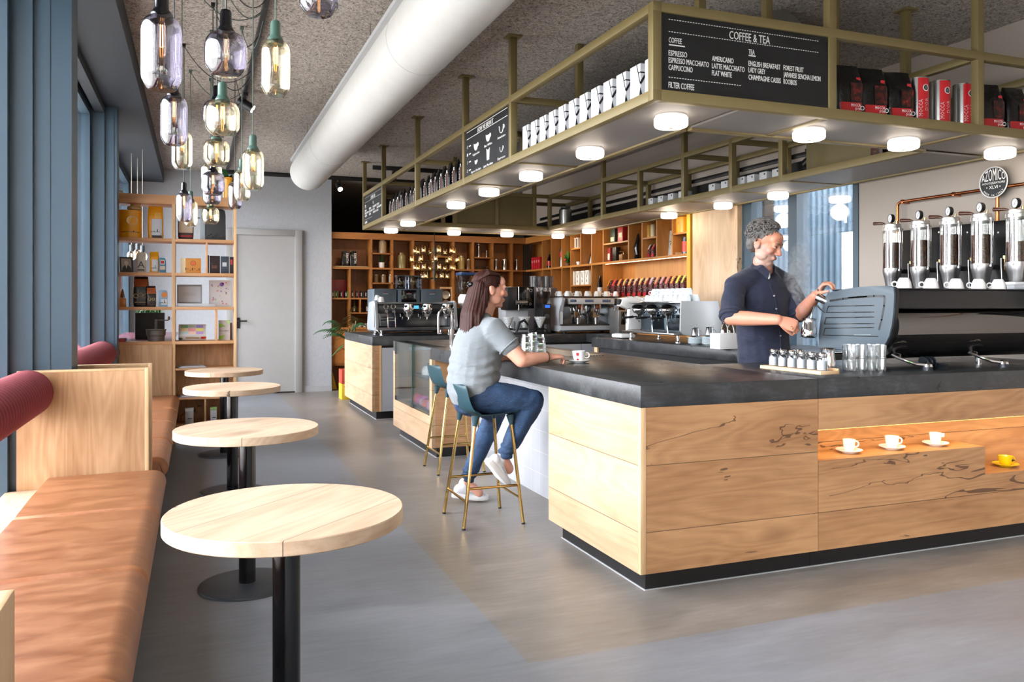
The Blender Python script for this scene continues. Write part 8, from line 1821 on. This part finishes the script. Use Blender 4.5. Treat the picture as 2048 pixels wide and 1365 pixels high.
def onshirt(u, v):
    r_ = ray(u, v); h_ = bv.ray_cast(V((0, 0, EYE)), r_.normalized()); return (h_[0], h_[1]) if h_[0] else (C(v), fr)
m = MB(); m.mats = []; pl = [onshirt(u, v) for u, v in ((1538, 566), (1543, 580), (1548, 592), (1552, 610), (1553, 618), (1557, 640), (1560, 672), (1562, 700))]
m.tube([p + n_ * .0015 for p, n_ in pl], .0035, NAVY, 6); sub(m.build('placket_seam', parent=man), og)
for u, v in ((1516, 529), (1525, 546), (1548, 592), (1552.5, 618), (1560.5, 672), (1561.5, 699)):
    p, n_ = onshirt(u, v); m = MB(); m.cyl(p - n_ * .001, p + n_ * .004, .0055, m=mat('d9d9dc', .3, name='pearl_button'), n=12); sub(m.build('button', parent=man), og)
p0, n0 = onshirt(1534, 552); m = MB(); q0 = [onshirt(u, v) for u, v in ((1524, 540), (1539, 535), (1540, 556), (1537, 560))]
k = m.mi(WHITE); m.face([m.bm.verts.new(p + n_ * .004) for p, n_ in q0], k); sub(m.build('undershirt', parent=man), og)
b = MB()
for q in (-1, 1): hp = V((og.x, og.y, .93)) + side * q * .085; limb(b, [hp + V((0, 0, .0)), hp + V((0, 0, -.42)), hp + V((0, .0, -.80))], [.105, .085, .075], side)
limb(b, [V((og.x, og.y, .98)), V((og.x, og.y, .90))], [(.18, .13), (.18, .13)], side)
o = sub(bake('trousers', b, .012, 5, [cloth('olive_twill', '57513a', 300, .15)], None), og); o.parent = man
for q in (-1, 1):
    hp = V((og.x, og.y, .0)) + side * q * .09; b = MB(); limb(b, [hp + V((0, .04, .04)), hp + V((.03, -.1, .036))], [(.052, .038), (.048, .03)], side); o = sub(bake('shoe', b, .008, 3, [BLACK], None), og); o.parent = man
# curly grey hair
GH = hairmat('grey_curly_hair', '2e2b29', '8d8a86'); m = MB(); pr = random.Random(31)
b = MB(); H.ell(b, 0, -.024, .052, .080, .090, .074); H.ell(b, 0, -.062, .0, .074, .045, .07)
o = sub(bake('hair', b, .006, 3, [GH], None, lambda q: fold(q, 60, .005)), og); o.parent = man
for i in range(330):
    a = pr.uniform(-math.pi, math.pi); e = pr.uniform(-.5, 1.5); x, y, z = math.sin(a) * math.cos(e), -math.cos(a) * math.cos(e), math.sin(e)
    if y > .42 and z < .74: continue
    if y > .05 and z < .25: continue
    P0 = V((x * .084, -.024 + y * .092, .050 + z * .080)); r_ = pr.uniform(.009, .017); nn = V((x, y, z)); t1 = nn.orthogonal().normalized(); t2 = nn.cross(t1); ph = pr.uniform(0, 6.28)
    pts = [H.p(*(P0 + nn * (.005 + .018 * j / 7) + t1 * (r_ * math.cos(ph + j * .8)) + t2 * (r_ * math.sin(ph + j * .8)))) for j in range(8)]
    m.tube(pts, [.002, .0042, .0046, .0046, .0044, .004, .003, .0012], GH, 5)
sub(m.build('hair_curls', parent=man), og)
m = MB(); m.torus(Dp(1584, 656, 4.955), .0095, .0018, mat('d8a860', .2, 1), 16, 6, M.Rotation(R(70), 4, 'Y')); sub(m.build('ring', parent=man), og)
# milk jug held under the steam wand, lever and wand of the black machine
t = thing('milk_jug', 'steel milk jug held by the barista under the steam wand', 'jug', JUG - V((0, 0, .055)), .4); jl = M.Rotation(R(8), 4, 'Y')
MB().lathe([(.001, .001), (.043, 0), (.046, .006), (.046, .045), (.036, .085), (.036, .105), (.040, .114), (.0385, .114), (.0345, .104), (.0345, .085), (.044, .045), (.044, .008), (.001, .008)], CHROME, 36, jl).build('body', parent=t); MB().prism([(.03, .09), (.055, .116), (.03, .114)], -.012, .012, CHROME, M(((1, 0, 0, 0), (0, 0, 1, 0), (0, 1, 0, 0), (0, 0, 0, 1)))).build('spout', parent=t); MB().tube([(-.036, 0, .098), (-.062, 0, .100), (-.070, 0, .07), (-.062, 0, .035), (-.045, 0, .026)], .005, CHROME, 10).build('handle', parent=t)
MB().lathe([(.001, .088), (.034, .088)], mat('f3ece0', .4, name='milk_foam'), 24, jl).build('milk', parent=t)
em = bpy.data.objects['espresso_machine.003']; eo = em.location
def onem(u, v, d): return atD(u, v, d) - eo
MB().tube([onem(1650, 625, 5.0), onem(1641, 618, 4.99), onem(1634, 611, 4.98), onem(1628, 614, 4.975), onem(1622, 634, 4.972), onem(1618, 652, 4.97)], [.006, .006, .006, .006, .005, .004], CHROME, 10).build('steam_wand', parent=em)
MB().cyl(onem(1634, 594, 5.04), onem(1660, 606, 5.0), .026, .024, m=CHROME, n=24).build('valve_collar', parent=em); MB().tube([onem(1646, 601, 5.03), onem(1641, 590, 5.04), onem(1637, 578, 5.05)], [.011, .012, .010], BLACK, 12).build('valve_lever', parent=em)
t = thing('steel_cup', 'steel cup standing behind the glasses at the black machine', 'cup', (3.56, 4.17, ZT)); MB().lathe([(.001, 0), (.036, 0), (.036, .085), (.034, .085), (.033, .004), (.001, .004)], CHROME, 28).build('body', parent=t); MB().torus((0, 0, .085), .035, .0015, CHROME, 28, 6).build('rim', parent=t)
# steam
n = NT('steam'); vol = n.n('VolumePrincipled'); vol.inputs['Color'].default_value = (1, 1, 1, 1); vol.inputs['Anisotropy'].default_value = .2
tc = n.n('TexCoord'); mp = n.n('Mapping'); n.l(tc.outputs['Object'], mp.inputs[0]); nz = n.noise(mp.outputs[0], 16, 4, .6, 1.6); gr = n.n('TexGradient', gradient_type='SPHERICAL'); m2 = n.n('Mapping'); n.l(tc.outputs['Generated'], m2.inputs[0]); m2.inputs['Location'].default_value = (-1, -1, -1); m2.inputs['Scale'].default_value = (2, 2, 2); n.l(m2.outputs[0], gr.inputs[0])
n.l(n.math('MULTIPLY', n.math('MULTIPLY', n.ramp(nz, (.42, w4(0)), (.68, w4(1))), n.math('POWER', gr.outputs['Fac'], .7)), 26.0), vol.inputs['Density']); n.l(vol.outputs[0], n.out.inputs['Volume'])
pts = [atD(u, v, d) for u, v, d in ((1617, 641, 4.97), (1606, 600, 4.97), (1590, 560, 4.98), (1600, 515, 5.0), (1612, 480, 5.02))]
m = MB(); m.tube(pts, [.03, .05, .075, .075, .05], n.m, 14); st = m.build('steam'); tag(st, 'thin steam rising from the milk jug in front of the barista', 'steam', kind='stuff')
